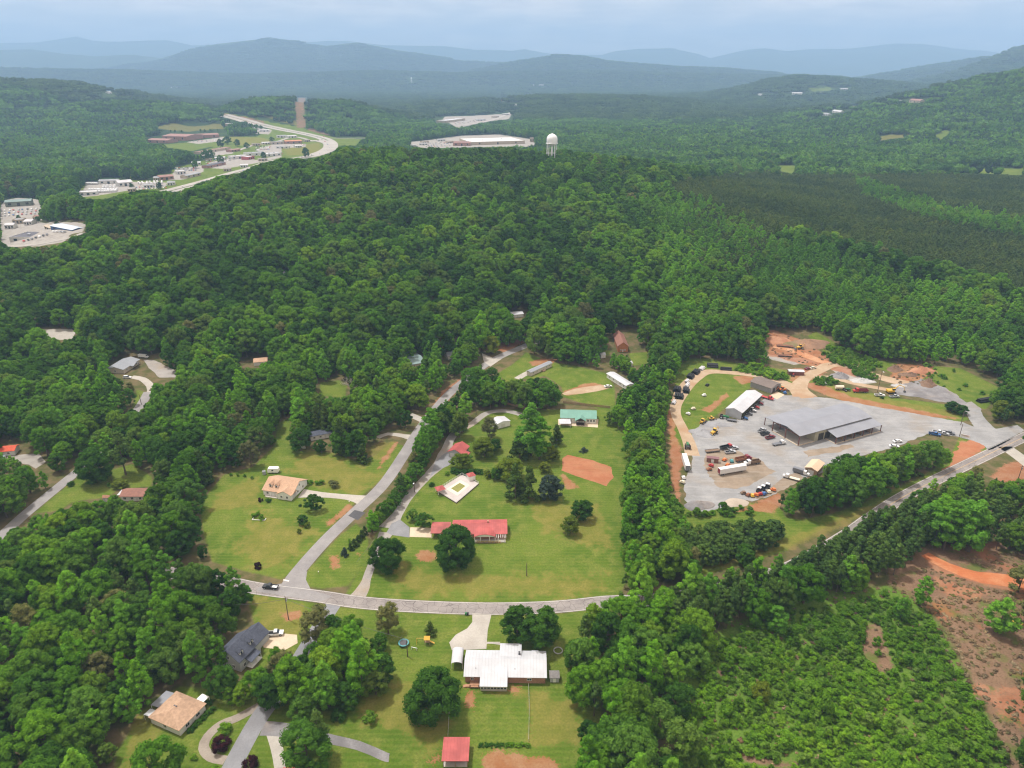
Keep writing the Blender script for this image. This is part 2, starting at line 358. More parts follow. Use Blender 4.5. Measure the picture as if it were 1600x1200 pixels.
# soil patches and lawn areas, world polygons from pixel outlines: (layer, outline, softness m)
G_, R_, V_, D_, S_, B_ = range(6)      # green lawn, red clay, gravel/pale, dry grass, straw/slash, brush
PATCH = []
for k in ('lawn_a','lawn_b','lawn_d','lawn_f','lawn_g','lawn_h','lawn_i','field_k','gap_l','gap_m','fielde','hay','field_r','field_s','slope_b','slope_c','pale','town_b','town_a'):
    PATCH.append((G_, VIS[k], 3))
PATCH += [
 (G_, [(540,930),(585,840),(600,810),(700,700),(760,640),(985,640),(985,900),(960,940),(870,945),(640,938)], 3),
 (G_, [(385,925),(480,940),(560,955),(640,1000),(640,1240),(330,1240),(380,1100),(410,1020)], 3),
 (G_, [(480,945),(640,957),(745,962),(870,960),(960,945),(930,1060),(960,1200),(960,1240),(450,1240),(500,1120),(520,1000)], 4),
 (G_, VIS['corridor'], 3), (G_, [(1060,560),(1100,560),(1210,575),(1290,590),(1240,610),(1170,590),(1100,600),(1060,700),(1043,690)], 3),
 (G_, [(1275,518),(1330,550),(1400,568),(1500,575),(1570,610),(1540,640),(1490,625),(1440,600),(1370,575),(1300,562),(1262,525)], 3),
 (G_, [(1290,600),(1400,622),(1480,632),(1515,655),(1500,660),(1440,648),(1350,637),(1290,618)], 2),
 (G_, [(1065,700),(1060,640),(1075,600),(1110,580),(1160,592),(1180,600),(1130,640),(1100,665)], 2),
 (G_, [(1040,800),(1070,790),(1205,785),(1225,800),(1232,860),(1080,905),(1050,860)], 3),
 (G_, [(1475,735),(1500,680),(1560,690),(1530,720),(1460,760)], 2),
 (B_, [(1070,1010),(1200,950),(1300,925),(1385,915),(1430,930),(1470,980),(1500,1040),(1540,1110),(1600,1240),(1050,1240)], 5),
 (S_, [(1400,850),(1500,850),(1640,840),(1640,1260),(1600,1240),(1560,1150),(1520,1060),(1480,980),(1440,945),(1385,910)], 3),
 (S_, [(1340,985),(1375,970),(1385,1010),(1400,1045),(1370,1055),(1345,1035)], 4), (S_, [(1120,1045),(1165,1030),(1140,1055),(1110,1085)], 4),
 (S_, [(1110,1165),(1190,1182),(1270,1198),(1200,1200)], 3),
 (D_, [(600,720),(560,705),(600,690),(620,690)], 3), (D_, [(410,800),(500,830),(440,890),(390,880),(370,850)], 12),
 (D_, [(480,700),(560,730),(600,740),(560,775),(490,760),(450,735)], 8), (D_, [(395,930),(480,945),(460,1003),(415,1005)], 3),
 (D_, [(340,770),(400,745),(410,790),(330,800)], 6), (D_, [(600,870),(700,900),(950,900),(930,930),(640,930)], 10),
 (D_, [(820,780),(930,790),(960,860),(850,830)], 8), (D_, [(580,1090),(640,1060),(700,1130),(690,1190),(640,1150),(560,1120)], 6),
 (D_, [(735,1080),(820,1078),(900,1100),(905,1160),(830,1170),(826,1090)], 4), (D_, [(1290,602),(1400,626),(1490,642),(1500,655),(1440,646),(1300,615)], 2),
 (D_, [(1075,880),(1230,840),(1400,775),(1390,790),(1230,860),(1080,898)], 3), (D_, [(240,200),(265,193),(345,193),(350,201),(260,203)], 5),
 (D_, [(340,213),(410,215),(440,225),(380,228)], 10), (D_, [(440,232),(500,222),(505,240),(450,243)], 20),
 (D_, VIS['slope_a'], 6), (S_, VIS['cut'], 10), (D_, [(350,168),(470,196),(520,212),(480,200),(400,178)], 10), (D_, [(180,1230),(215,1120),(262,1085),(250,1130),(210,1230)], 4),
 (R_, [(878,740),(890,748),(905,762),(888,765),(880,755)], 1.2), (R_, [(650,868),(660,860),(675,862),(682,870),(672,879),(656,877)], 1.0),
 (R_, [(757,1178),(775,1172),(790,1178),(820,1183),(850,1178),(872,1190),(868,1215),(800,1222),(755,1200)], 1.2),
 (R_, [(725,1078),(742,1080),(740,1110),(726,1100)], 1.2), (R_, [(792,1074),(815,1070),(805,1085)], 1.2), (R_, [(545,788),(552,792),(525,815),(508,825),(512,815)], 0.9),
 (R_, [(615,695),(622,690),(606,715),(594,732),(588,735),(598,716)], 0.9), (R_, [(514,870),(528,868),(530,885),(518,890)], 1.5), (R_, [(556,866),(566,864),(564,874)], 1.2),
 (R_, [(672,642),(690,612),(722,590),(716,610),(694,630),(676,650)], 1.0), (R_, [(736,545),(780,535),(815,528),(820,534),(790,550)], 1.0),
 (R_, [(880,612),(905,602),(925,598),(945,603),(948,608),(915,613),(885,618)], 1.0), (R_, [(845,560),(870,562),(862,568),(835,572),(825,566)], 2),
 (R_, [(1043,640),(1052,640),(1056,680),(1072,725),(1062,735),(1062,790),(1050,760)], 1.0), (R_, [(1145,590),(1175,583),(1180,598),(1160,600)], 1.0),
 (R_, [(1095,640),(1110,645),(1140,618),(1135,614),(1118,628)], 1.2),
 (R_, [(1188,518),(1210,516),(1250,530),(1300,560),(1330,575),(1340,590),(1290,575),(1255,570),(1215,558),(1200,556),(1203,535)], 1.5),
 (R_, [(1400,568),(1440,570),(1460,572),(1462,582),(1440,592),(1425,600),(1390,590)], 2), (R_, [(1262,597),(1290,603),(1330,620),(1400,634),(1480,650),(1500,655),(1440,652),(1350,640),(1285,615),(1262,605)], 0.8),
 (R_, [(1500,690),(1535,690),(1530,710),(1505,728),(1490,725),(1510,700)], 1.5), (R_, [(1548,745),(1570,725),(1600,718),(1640,720),(1640,765),(1600,765)], 1.0),
 (R_, [(1240,575),(1290,580),(1280,590),(1250,600),(1235,595)], 1.5), (R_, [(1440,865),(1460,874),(1500,890),(1560,896),(1610,902),(1610,930),(1580,925),(1545,916),(1490,902),(1455,888)], 1.0),
 (R_, [(1585,925),(1620,935),(1620,960),(1595,945)], 1.0), (R_, [(1455,900),(1500,912),(1540,925),(1520,940),(1480,930)], 5), (R_, [(1540,1090),(1600,1075),(1640,1150),(1580,1130)], 6), (R_, [(1510,1070),(1540,1072),(1545,1085),(1520,1085)], 1.5), (R_, [(1560,1075),(1610,1072),(1610,1085),(1570,1082)], 1.5),
 (R_, [(1210,800),(1225,775),(1214,770),(1170,790),(1140,800)], 1.2), (S_, [(345,178),(420,192),(400,195),(352,184)], 6), (S_, [(485,196),(520,205),(515,212),(480,203)], 6),
 (R_, [(440,960),(470,955),(468,968),(445,970)], 1.5), (R_, [(695,1170),(680,1200),(670,1190)], 2.0),
 (V_, [(8,713),(60,708),(72,722),(56,732),(45,726),(20,722)], 1.0), (V_, VIS['town_a'], 3), 
 (V_, [(125,308),(135,287),(200,284),(262,285),(258,292),(205,297),(150,306)], 5), (V_, [(262,282),(275,264),(318,258),(318,268),(290,280)], 5), (V_, [(318,262),(326,254),(372,244),(400,250),(440,242),(440,246),(400,255),(350,264)], 6), (V_, [(310,243),(340,234),(362,232),(365,240),(330,244)], 4), (V_, [(398,234),(428,225),(478,225),(478,229),(440,232),(440,240),(410,240)], 6), (V_, [(350,200),(395,198),(425,203),(420,210),(360,206)], 8),
 (V_, VIS['shop_a'], 8), (V_, VIS['shop_b'], 12), (V_, [(290,222),(350,214),(356,219),(310,225)], 6), (V_, [(1195,553),(1255,560),(1275,566),(1240,570),(1205,562)], 1.2),
 (V_, [(1300,578),(1320,572),(1350,580),(1368,595),(1350,600),(1320,592)], 1.5),
]
# ------------------------------------------------------------------ ground: one sheet to the horizon
ny1 = np.concatenate([np.arange(-60, 130, 12.0), np.arange(130, 640, 1.6), np.arange(640, 1300, 5.0), np.geomspace(1300, 60000, 430)])
ns = 1100
ss = np.linspace(-1.25, 1.25, ns)
YY, SS = np.meshgrid(ny1, ss, indexing='ij')
XX = SS * (np.maximum(YY, 0) * 0.92 + 85)
ZZ = H(XX, YY)
NV = XX.size
wts = np.zeros((6,) + XX.shape)
for layer, P, soft in PATCH:
    wp = wpoly(P); a = np.array(wp)
    x0, y0 = a.min(0) - soft * 2; x1, y1 = a.max(0) + soft * 2
    m = (XX > x0) & (XX < x1) & (YY > y0) & (YY < y1)
    if m.any():
        d = polydist(XX[m], YY[m], wp)
        if layer == R_: soft = max(soft, 2.6)
        elif layer in (S_, D_): soft = max(soft, 3.5)
        wts[layer][m] = np.maximum(wts[layer][m], np.clip(0.5 + d / (2 * soft), 0, 1))
me = bpy.data.meshes.new("ground")
nr = len(ny1)
idx = np.arange(NV).reshape(nr, ns)
q = np.stack([idx[:-1, :-1], idx[:-1, 1:], idx[1:, 1:], idx[1:, :-1]], -1).reshape(-1, 4)
me.vertices.add(NV); me.vertices.foreach_set('co', np.stack([XX, YY, ZZ], -1).ravel().astype(np.float32))
me.loops.add(q.size); me.loops.foreach_set('vertex_index', q.ravel().astype(np.int32))
me.polygons.add(len(q)); me.polygons.foreach_set('loop_start', (np.arange(len(q)) * 4).astype(np.int32))
me.polygons.foreach_set('use_smooth', np.ones(len(q), bool))
for nm, ks in (('soil_a', (0, 1, 2)), ('soil_b', (3, 4, 5))):
    at_ = me.attributes.new(nm, 'FLOAT_COLOR', 'POINT')
    buf = np.ones((NV, 4), np.float32)
    for j, k in enumerate(ks): buf[:, j] = wts[k].ravel()
    at_.data.foreach_set('color', buf.ravel())
me.update(); me.validate()
ground = bpy.data.objects.new("ground", me); COL.objects.link(ground); tag(ground, kind='structure')

m, t, b = newmat("ground_soil"); b.inputs['Roughness'].default_value = 0.95; b.inputs['Specular IOR Level'].default_value = 0.1
geo = t.nodes.new('ShaderNodeNewGeometry'); pos = geo.outputs['Position']
fine = noise(t, pos, 1.3, 6, 0.65); midn = noise(t, pos, 0.16, 5, 0.6); bign = noise(t, pos, 0.03, 4); vfine = noise(t, pos, 5.0, 3, 0.7)
far = noise(t, pos, 0.004, 8, 0.72); farb = noise(t, pos, 0.03, 6, 0.75)
aa = node(t, 'ShaderNodeAttribute', attribute_name='soil_a'); ab = node(t, 'ShaderNodeAttribute', attribute_name='soil_b')
sa = t.nodes.new('ShaderNodeSeparateXYZ'); t.links.new(aa.outputs['Vector'], sa.inputs[0])
sb = t.nodes.new('ShaderNodeSeparateXYZ'); t.links.new(ab.outputs['Vector'], sb.inputs[0])
wob = math_(t, 'MULTIPLY', math_(t, 'SUBTRACT', math_(t, 'ADD', math_(t, 'MULTIPLY', fine, 0.5), math_(t, 'MULTIPLY', midn, 0.5)), 0.5), 1.5)
def layer(s, gain=1.0):
    return mrange(t, math_(t, 'ADD', s, math_(t, 'MULTIPLY', wob, gain)), 0.38, 0.62)
# woodland floor / distant canopy
nearf = t.nodes.new('ShaderNodeSeparateXYZ'); t.links.new(pos, nearf.inputs[0])
base = mixc(t, mrange(t, far, 0.38, 0.62), [0.022, 0.05, 0.014], [0.04, 0.075, 0.02])
base = mixc(t, mrange(t, farb, 0.35, 0.65), mixc(t, 1.0, base, [0.6, 0.66, 0.7], 'MULTIPLY'), mixc(t, 1.0, base, [1.35, 1.25, 1.1], 'MULTIPLY'))
litter = mixc(t, mrange(t, midn, 0.35, 0.65), [0.075, 0.085, 0.025], [0.15, 0.115, 0.06])
base = mixc(t, mrange(t, nearf.outputs[1], 700, 1300), litter, base)
# mown grass, with the passes of the mower
sp_ = t.nodes.new('ShaderNodeSeparateXYZ'); t.links.new(pos, sp_.inputs[0])
wv = node(t, 'ShaderNodeTexWave', {'Scale': 0.15, 'Distortion': 2.5, 'Detail': 2.0, 'Detail Scale': 0.05}); t.links.new(pos, wv.inputs[0])
wv.bands_direction = 'Y'
grass = mixc(t, mrange(t, bign, 0.36, 0.64), [0.071, 0.136, 0.011], [0.126, 0.182, 0.023])
grass = mixc(t, mrange(t, midn, 0.42, 0.7), grass, [0.168, 0.197, 0.038])
grass = mixc(t, mrange(t, noise(t, pos, 0.07, 6, 0.7), 0.52, 0.72, 0, 0.8), grass, [0.055, 0.113, 0.009])
grass = mixc(t, math_(t, 'MULTIPLY', mrange(t, wv.outputs[1], 0.3, 0.9), 0.2), grass, [0.202, 0.226, 0.052])
grass = mixc(t, mrange(t, fine, 0.35, 0.7, 0.0, 0.6), grass, [0.058, 0.088, 0.010])
dry = mixc(t, mrange(t, midn, 0.3, 0.7), [0.172, 0.168, 0.034], [0.249, 0.202, 0.055])
dry = mixc(t, mrange(t, fine, 0.3, 0.7, 0, 0.5), dry, [0.120, 0.118, 0.022])
red = mixc(t, mrange(t, midn, 0.3, 0.7), [0.31, 0.12, 0.06], [0.35, 0.2, 0.12])
red = mixc(t, mrange(t, fine, 0.35, 0.7, 0, 0.6), red, [0.27, 0.1, 0.05])
pale = mixc(t, mrange(t, midn, 0.3, 0.7), [0.27, 0.25, 0.23], [0.36, 0.34, 0.31])
straw = mixc(t, mrange(t, midn, 0.3, 0.72), [0.15, 0.088, 0.052], [0.22, 0.135, 0.085])
straw = mixc(t, mrange(t, vfine, 0.4, 0.75, 0, 0.8), straw, [0.27, 0.2, 0.13])
straw = mixc(t, mrange(t, fine, 0.45, 0.7, 0, 0.7), straw, [0.085, 0.055, 0.035])
straw = mixc(t, mrange(t, noise(t, pos, 0.1, 5, 0.6), 0.5, 0.66, 0, 0.8), straw, [0.085, 0.13, 0.022])
straw = mixc(t, mrange(t, noise(t, pos, 0.045, 5, 0.6), 0.53, 0.66, 0, 0.7), straw, [0.3, 0.12, 0.06])
brush = mixc(t, mrange(t, fine, 0.3, 0.7), [0.07, 0.14, 0.016], [0.12, 0.2, 0.03])
c = mixc(t, layer(sb.outputs[2]), base, brush)
c = mixc(t, layer(sa.outputs[0], 0.6), c, grass)
c = mixc(t, math_(t, 'MULTIPLY', layer(sb.outputs[0], 1.6), 0.62), c, dry)
c = mixc(t, layer(sb.outputs[1]), c, straw)
c = mixc(t, layer(sa.outputs[2], 0.7), c, pale)
c = mixc(t, math_(t, 'MULTIPLY', layer(sa.outputs[1], 1.7), 0.85), c, red)
t.links.new(c, b.inputs['Base Color'])
bp = node(t, 'ShaderNodeBump', {'Strength': 0.5, 'Distance': 0.35}); t.links.new(fine, bp.inputs['Height']); t.links.new(bp.outputs[0], b.inputs['Normal'])
me.materials.append(m)

# ------------------------------------------------------------------ haze: the air between the camera and the mountains
hz = MB().box(-42000, 42000, -400, 33000, -60, 1750).build("haze", bpy.data.materials.new("haze_air"))
hm = hz.data.materials[0]; hm.use_nodes = True; ht = hm.node_tree; ht.nodes.clear()
ho = ht.nodes.new('ShaderNodeOutputMaterial'); pv = ht.nodes.new('ShaderNodeVolumePrincipled')
pv.inputs['Color'].default_value = (0.42, 0.655, 1.0, 1); pv.inputs['Density'].default_value = 0.000096; pv.inputs['Anisotropy'].default_value = 0.0
ht.links.new(pv.outputs[0], ho.inputs['Volume']); tag(hz, "thin blue summer haze filling the valley", kind='stuff')
# ------------------------------------------------------------------ trees
LM = {
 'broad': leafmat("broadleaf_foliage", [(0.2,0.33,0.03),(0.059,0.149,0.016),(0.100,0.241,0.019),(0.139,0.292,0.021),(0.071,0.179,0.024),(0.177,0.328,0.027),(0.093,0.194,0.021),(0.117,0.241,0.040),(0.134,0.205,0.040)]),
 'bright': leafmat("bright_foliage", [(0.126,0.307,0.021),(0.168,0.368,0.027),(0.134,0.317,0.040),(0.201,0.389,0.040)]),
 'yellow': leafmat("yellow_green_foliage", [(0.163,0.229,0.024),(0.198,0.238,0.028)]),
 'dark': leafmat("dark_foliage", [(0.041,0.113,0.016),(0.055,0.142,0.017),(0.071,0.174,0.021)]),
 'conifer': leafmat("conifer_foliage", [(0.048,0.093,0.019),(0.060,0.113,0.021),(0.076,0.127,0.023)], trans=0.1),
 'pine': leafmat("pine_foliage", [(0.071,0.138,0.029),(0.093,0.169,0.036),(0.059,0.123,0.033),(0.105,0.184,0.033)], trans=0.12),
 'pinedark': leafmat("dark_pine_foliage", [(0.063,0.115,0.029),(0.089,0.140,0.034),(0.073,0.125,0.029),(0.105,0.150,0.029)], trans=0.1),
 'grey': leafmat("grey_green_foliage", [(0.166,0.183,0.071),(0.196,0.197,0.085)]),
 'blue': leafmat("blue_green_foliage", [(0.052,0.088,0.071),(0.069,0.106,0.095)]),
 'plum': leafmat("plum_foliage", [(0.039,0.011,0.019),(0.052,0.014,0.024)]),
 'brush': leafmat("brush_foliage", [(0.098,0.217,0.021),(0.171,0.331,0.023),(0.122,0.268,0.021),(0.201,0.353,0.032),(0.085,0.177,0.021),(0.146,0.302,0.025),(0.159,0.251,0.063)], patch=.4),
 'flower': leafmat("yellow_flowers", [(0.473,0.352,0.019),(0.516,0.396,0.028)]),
}
LM['slash'] = leafmat("dead_brush", [(0.27,0.2,0.13),(0.16,0.11,0.07),(0.33,0.26,0.18),(0.12,0.13,0.04)], trans=.05)
BARK = M("bark", (0.12, 0.095, 0.07), var=0.3, scale=4)
DEADW = M("bare_wood", (0.36, 0.33, 0.29), var=0.2, scale=4)
ICO_V = None
def ico():
    bm = bmesh.new(); bmesh.ops.create_icosphere(bm, subdivisions=1, radius=1.0)
    v = np.array([x.co[:] for x in bm.verts]); f = np.array([[q.index for q in p.verts] for p in bm.faces]); bm.free(); return v, f
ICO_V, ICO_F = ico()
def quads(rg, P, N, size):
    """leaf cards: 4 corners each from centres P, normals N"""
    n = len(P)
    a = rg.normal(size=(n, 3)); u = np.cross(N, a); u /= np.linalg.norm(u, axis=1)[:, None] + 1e-9
    w = np.cross(N, u); w /= np.linalg.norm(w, axis=1)[:, None] + 1e-9
    s = size * rg.uniform(0.55, 1.25, (n, 1)); asp = rg.uniform(0.6, 1.0, (n, 1))
    c = np.stack([P - u * s * 0.5, P + w * s * 0.38 * asp + N * s * 0.08, P + u * s * 0.5, P - w * s * 0.38 * asp + N * s * 0.08], 1)
    return c.reshape(-1, 3)
def rdir(rg, n):
    d = rg.normal(size=(n, 3)); return d / np.linalg.norm(d, axis=1)[:, None]
def crown_mesh(name, seed, R, zlo, zhi, nl, per, leaf, mat, shape='round', core=True, lump=(0.22, 0.36)):
    rg = np.random.default_rng(seed)
    Hc = zhi - zlo; V = []; F3 = []; nb = 0; V3 = []
    # uneven outline: a few low-frequency bulges
    ph = rg.uniform(0, 6.28, 4); am = rg.uniform(0.06, 0.16, 4)
    for i in range(nl):
        t = (i + rg.uniform(0, 1)) / nl
        if shape == 'round':
            h = t ** 0.75; prof = math.sqrt(max(0.0, 1 - (max(h - 0.32, -0.32) / 0.70) ** 2)) if h > 0.32 else 0.72 + 0.28 * (h / 0.32)
        elif shape == 'tall':
            h = t; prof = (1 - (abs(h - 0.3) / 0.74) ** 2.5) if h > 0.3 else 0.7 + h
        elif shape == 'cone':
            h = t ** 1.15; prof = (1 - h) ** 0.85 + 0.05
        elif shape == 'bush':
            h = t; prof = math.sqrt(max(0, 1 - (h / 1.05) ** 2))
        elif shape == 'pine':
            h = t; prof = (1 - h) ** 0.6 * (0.55 + 0.45 * min(1, h * 4)) + 0.06
        az = rg.uniform(0, 2 * pi)
        out = 1 + sum(am[k] * sin((k + 1) * az + ph[k]) for k in range(4))
        rr = R * prof * out
        lr = R * rg.uniform(*lump) * (0.7 + 0.4 * prof)
        inner = rg.uniform(0.8, 1.0) if rg.random() < 0.85 else rg.uniform(0, 0.5)
        rad = max(0.0, rr - lr * 0.6) * inner
        c = np.array([rad * cos(az), rad * sin(az), zlo + h * Hc * 0.94 + rg.normal() * 0.02 * Hc])
        c[2] = min(max(c[2], zlo + lr * 0.5), zhi - lr * 0.45)
        sq = np.array([1, 1, 0.8])
        if core:
            V3.append(ICO_V * lr * 0.72 * sq + c); F3.append(ICO_F + nb); nb += len(ICO_V)
        d = rdir(rg, per); d[:, 2] = np.abs(d[:, 2]) * 0.9 + d[:, 2] * 0.1; d /= np.linalg.norm(d, axis=1)[:, None]
        outv = c - np.array([0, 0, zlo + 0.35 * Hc]); outv = outv / (np.linalg.norm(outv) + 1e-6)
        low = rg.random(per) < 0.3
        d[low] = rdir(rg, low.sum()) if low.any() else d[low]
        d = d + outv * 0.35; d /= np.linalg.norm(d, axis=1)[:, None]
        P = c + d * sq * lr * rg.uniform(0.72, 1.12, (per, 1))
        N = d + rg.normal(size=(per, 3)) * 0.3; N /= np.linalg.norm(N, axis=1)[:, None]
        V.append(quads(rg, P, N, leaf))
    V = np.concatenate(V); nq = len(V) // 4
    off = 0; verts = V
    faces4 = np.arange(nq * 4).reshape(-1, 4)
    if core:
        c3 = np.concatenate(V3); verts = np.concatenate([V, c3]); faces3 = np.concatenate(F3) + len(V)
    else: faces3 = np.zeros((0, 3), int)
    me = bpy.data.meshes.new(name)
    me.vertices.add(len(verts)); me.vertices.foreach_set('co', verts.astype(np.float32).ravel())
    li = np.concatenate([faces4.ravel(), faces3.ravel()]).astype(np.int32)
    me.loops.add(len(li)); me.loops.foreach_set('vertex_index', li)
    me.polygons.add(len(faces4) + len(faces3))
    me.polygons.foreach_set('loop_start', np.concatenate([np.arange(len(faces4)) * 4, len(faces4) * 4 + np.arange(len(faces3)) * 3]).astype(np.int32))
    me.update(calc_edges=True); me.materials.append(mat)
    return me
def trunk_mesh(name, seed, r, h, spread, n=5, mat=BARK, lean=0.0):
    """tapered trunk with limbs reaching into the crown"""
    rg = random.Random(seed); b = MB()
    segs = 5; pts = []
    for i in range(segs + 1):
        t = i / segs; pts.append((lean * t * t + rg.uniform(-.12, .12) * t, rg.uniform(-.12, .12) * t, h * t))
    for i in range(segs):
        b.tube(pts[i], pts[i + 1], r * (1.25 if i == 0 else 1) * (1 - i / segs * 0.75), r * (1 - (i + 1) / segs * 0.75), 7)
    for k in range(n):
        t = rg.uniform(0.35, 0.9); p = Vector((lean * t * t, 0, h * t)); a = rg.uniform(0, 2 * pi); L = spread * rg.uniform(0.5, 0.95)
        q = p + Vector((cos(a) * L, sin(a) * L, L * rg.uniform(0.3, 0.8)))
        mid = p.lerp(q, 0.5) + Vector((0, 0, -0.08 * L))
        b.tube(p, mid, r * 0.42, r * 0.28, 5); b.tube(mid, q, r * 0.28, r * 0.08, 5)
    me = bpy.data.meshes.new(name); me.from_pydata(b.v, [], b.f); me.materials.append(mat); me.update(); return me

KINDS = {}
def kind(key, name, variants): KINDS[key] = (name, variants)
def mk(key, name, n, R, H_, mat, shape, nl, per, leaf, zlo=0.22, tr=0.3, lump=(0.22, 0.36), limbs=5, seed0=0):
    vs = []
    for i in range(n):
        rg = random.Random(seed0 * 100 + i); r = R * rg.uniform(0.88, 1.12); h = H_ * rg.uniform(0.92, 1.08)
        cm = crown_mesh(name + "_crown_mesh", seed0 * 100 + i, r, h * zlo, h, nl, per, leaf, LM[mat], shape, lump=lump)
        tm = trunk_mesh(name + "_trunk_mesh", seed0 * 100 + i, tr, h * (0.75 if shape in ('round', 'tall', 'bush') else 0.95), r * 0.7, limbs)
        vs.append((cm, tm, r, h))
    KINDS[key] = (name, vs)
mk('oak', 'broadleaf_tree', 5, 6.6, 17, 'broad', 'round', 74, 72, 0.8, 0.16, 0.38, lump=(0.17, 0.27), seed0=1)
mk('oakd', 'broadleaf_tree', 3, 6.4, 16, 'dark', 'round', 74, 72, 0.78, 0.14, 0.38, lump=(0.17, 0.27), seed0=2)
mk('poplar', 'tall_broadleaf_tree', 4, 4.4, 20, 'bright', 'tall', 56, 62, 0.75, 0.12, 0.28, lump=(0.2, 0.33), seed0=3)
mk('lime', 'yellow_green_tree', 2, 4.6, 10, 'yellow', 'round', 60, 70, 0.6, 0.12, 0.22, seed0=4)
mk('cedar', 'conifer_tree', 3, 4.0, 14, 'conifer', 'cone', 44, 60, 0.8, 0.03, 0.25, lump=(0.2, 0.34), seed0=5)
mk('pine', 'pine_tree', 4, 3.5, 16, 'pine', 'pine', 34, 44, 0.75, 0.3, 0.2, lump=(0.22, 0.36), seed0=6)
mk('pinew', 'pine_tree', 3, 4.3, 11, 'pine', 'tall', 46, 56, 0.6, 0.1, 0.2, lump=(0.2, 0.3), seed0=17)
mk('pined', 'pine_tree', 3, 3.6, 13, 'pinedark', 'tall', 30, 36, 0.8, 0.25, 0.2, lump=(0.26, 0.4), seed0=7)
mk('grey', 'grey_leaved_tree', 2, 5.4, 15, 'grey', 'round', 40, 60, 0.75, 0.2, 0.3, seed0=8)
mk('bush', 'shrub', 4, 1.9, 2.9, 'brush', 'bush', 15, 42, 0.5, 0.0, 0.06, lump=(0.3, 0.5), limbs=2, seed0=9)
mk('sapling', 'sapling', 3, 2.0, 6.5, 'brush', 'tall', 20, 45, 0.55, 0.05, 0.09, lump=(0.28, 0.45), limbs=3, seed0=10)
mk('plum', 'purple_leaved_tree', 2, 3.2, 5, 'plum', 'bush', 30, 70, 0.5, 0.05, 0.15, lump=(0.26, 0.4), seed0=11)
mk('blue', 'blue_spruce', 1, 2.2, 6, 'blue', 'cone', 30, 60, 0.5, 0.03, 0.15, seed0=12)
mk('slash', 'brush_debris', 4, 1.1, .55, 'slash', 'bush', 10, 26, 0.42, 0.0, 0.04, lump=(0.3, 0.55), limbs=1, seed0=18)
mk('bluebig', 'blue_grey_conifer', 1, 5.5, 14, 'blue', 'round', 90, 70, 0.7, 0.03, 0.25, lump=(0.17, 0.27), seed0=16)
mk('dbush', 'shrub', 2, 1.8, 2.4, 'dark', 'bush', 15, 50, 0.42, 0.0, 0.06, lump=(0.3, 0.5), limbs=2, seed0=13)
mk('big', 'broadleaf_tree', 2, 8.2, 15, 'dark', 'round', 110, 90, 0.7, 0.06, 0.5, lump=(0.16, 0.25), seed0=14)
# woodland patches for the far distance: many small crowns in one mesh
def clump(seed, mats, size, n, R, Hh, per):
    rg = np.random.default_rng(seed); V = []; V3 = []; F3 = []; nb = 0
    for i in range(n):
        c = np.array([*rg.uniform(-size / 2, size / 2, 2), 0]); r = R * rg.uniform(0.7, 1.25); h = Hh * rg.uniform(0.8, 1.15)
        V3.append(ICO_V * np.array([r * .85, r * .85, h * 0.36]) + c + np.array([0, 0, h * 0.6])); F3.append(ICO_F + nb); nb += len(ICO_V)
        d = rdir(rg, per); d[:, 2] = np.abs(d[:, 2]); P = c + np.array([0, 0, h * .62]) + d * np.array([r, r, h * .4]) * rg.uniform(0.85, 1.08, (per, 1))
        N = d + rg.normal(size=(per, 3)) * 0.4; N /= np.linalg.norm(N, axis=1)[:, None]
        V.append(quads(rg, P, N, R * 0.42))
    V = np.concatenate(V); c3 = np.concatenate(V3); f3 = np.concatenate(F3) + len(V)
    me = bpy.data.meshes.new("woodland_patch_mesh")
    me.from_pydata(np.concatenate([V, c3]).tolist(), [], np.arange(len(V)).reshape(-1, 4).tolist() + f3.tolist())
    me.materials.append(mats); me.update(); return me

def blocked(px, py):
    xi = np.clip(np.round(px).astype(int) + 50, 0, 1699); yi = np.clip(np.round(py).astype(int), 0, 1299)
    return PIXGRID[yi, xi]
def hides(x, y, z, R, h, prof=((0.0, 0), (0.25, -0.65), (0.25, 0.65), (0.5, -0.92), (0.5, 0.92), (0.76, -0.7), (0.76, 0.7), (0.6, 0), (0.97, 0))):
    m = np.zeros(np.shape(x), bool)
    for f, s in prof:
        px, py = proj(x + s * R, y, z + f * h); m |= blocked(px, py)
    return m
def jgrid(x0, x1, y0, y1, s, rg):
    gx_, gy_ = np.meshgrid(np.arange(x0, x1, s), np.arange(y0, y1, s * 0.9))
    gx_ = gx_ + (np.arange(gx_.shape[0]) % 2)[:, None] * s * 0.5
    gx_ = gx_ + rg.uniform(-0.36, 0.36, gx_.shape) * s; gy_ = gy_ + rg.uniform(-0.36, 0.36, gy_.shape) * s
    return gx_.ravel(), gy_.ravel()
# regions of one kind of wood (photo pixels at the trees' feet)
PLANTATION = [(1040,300),(1180,275),(1400,268),(1700,262),(1700,505),(1500,455),(1400,425),(1290,385),(1200,380),(1160,470),(1080,420)]
LIGHTBELT = [(1075,320),(1110,330),(1200,385),(1290,400),(1400,445),(1700,520),(1700,600),(1400,560),(1200,500),(1150,440)]
LIGHT2 = [(1330,285),(1380,300),(1470,335),(1600,360),(1700,375),(1700,398),(1560,378),(1440,352),(1350,318)]
HILLSIDE = [(985,330),(1040,318),(1080,330),(1150,440),(1110,540),(1070,545),(1000,500),(1040,430)]
PINESTRIP = [(1040,1010),(1085,1005),(1200,955),(1300,930),(1390,905),(1440,870),(1450,810),(1402,790),(1365,806),(1325,832),(1235,874),(1100,915),(1040,940)]
PINESTRIP2 = [(1055,890),(1120,890),(1228,862),(1228,830),(1150,832),(1060,850)]
BELTN = [(1215,770),(1500,670),(1500,740),(1440,770),(1230,850),(1190,830)]
EASTBELT = [(950,560),(1065,540),(1068,900),(975,930)]
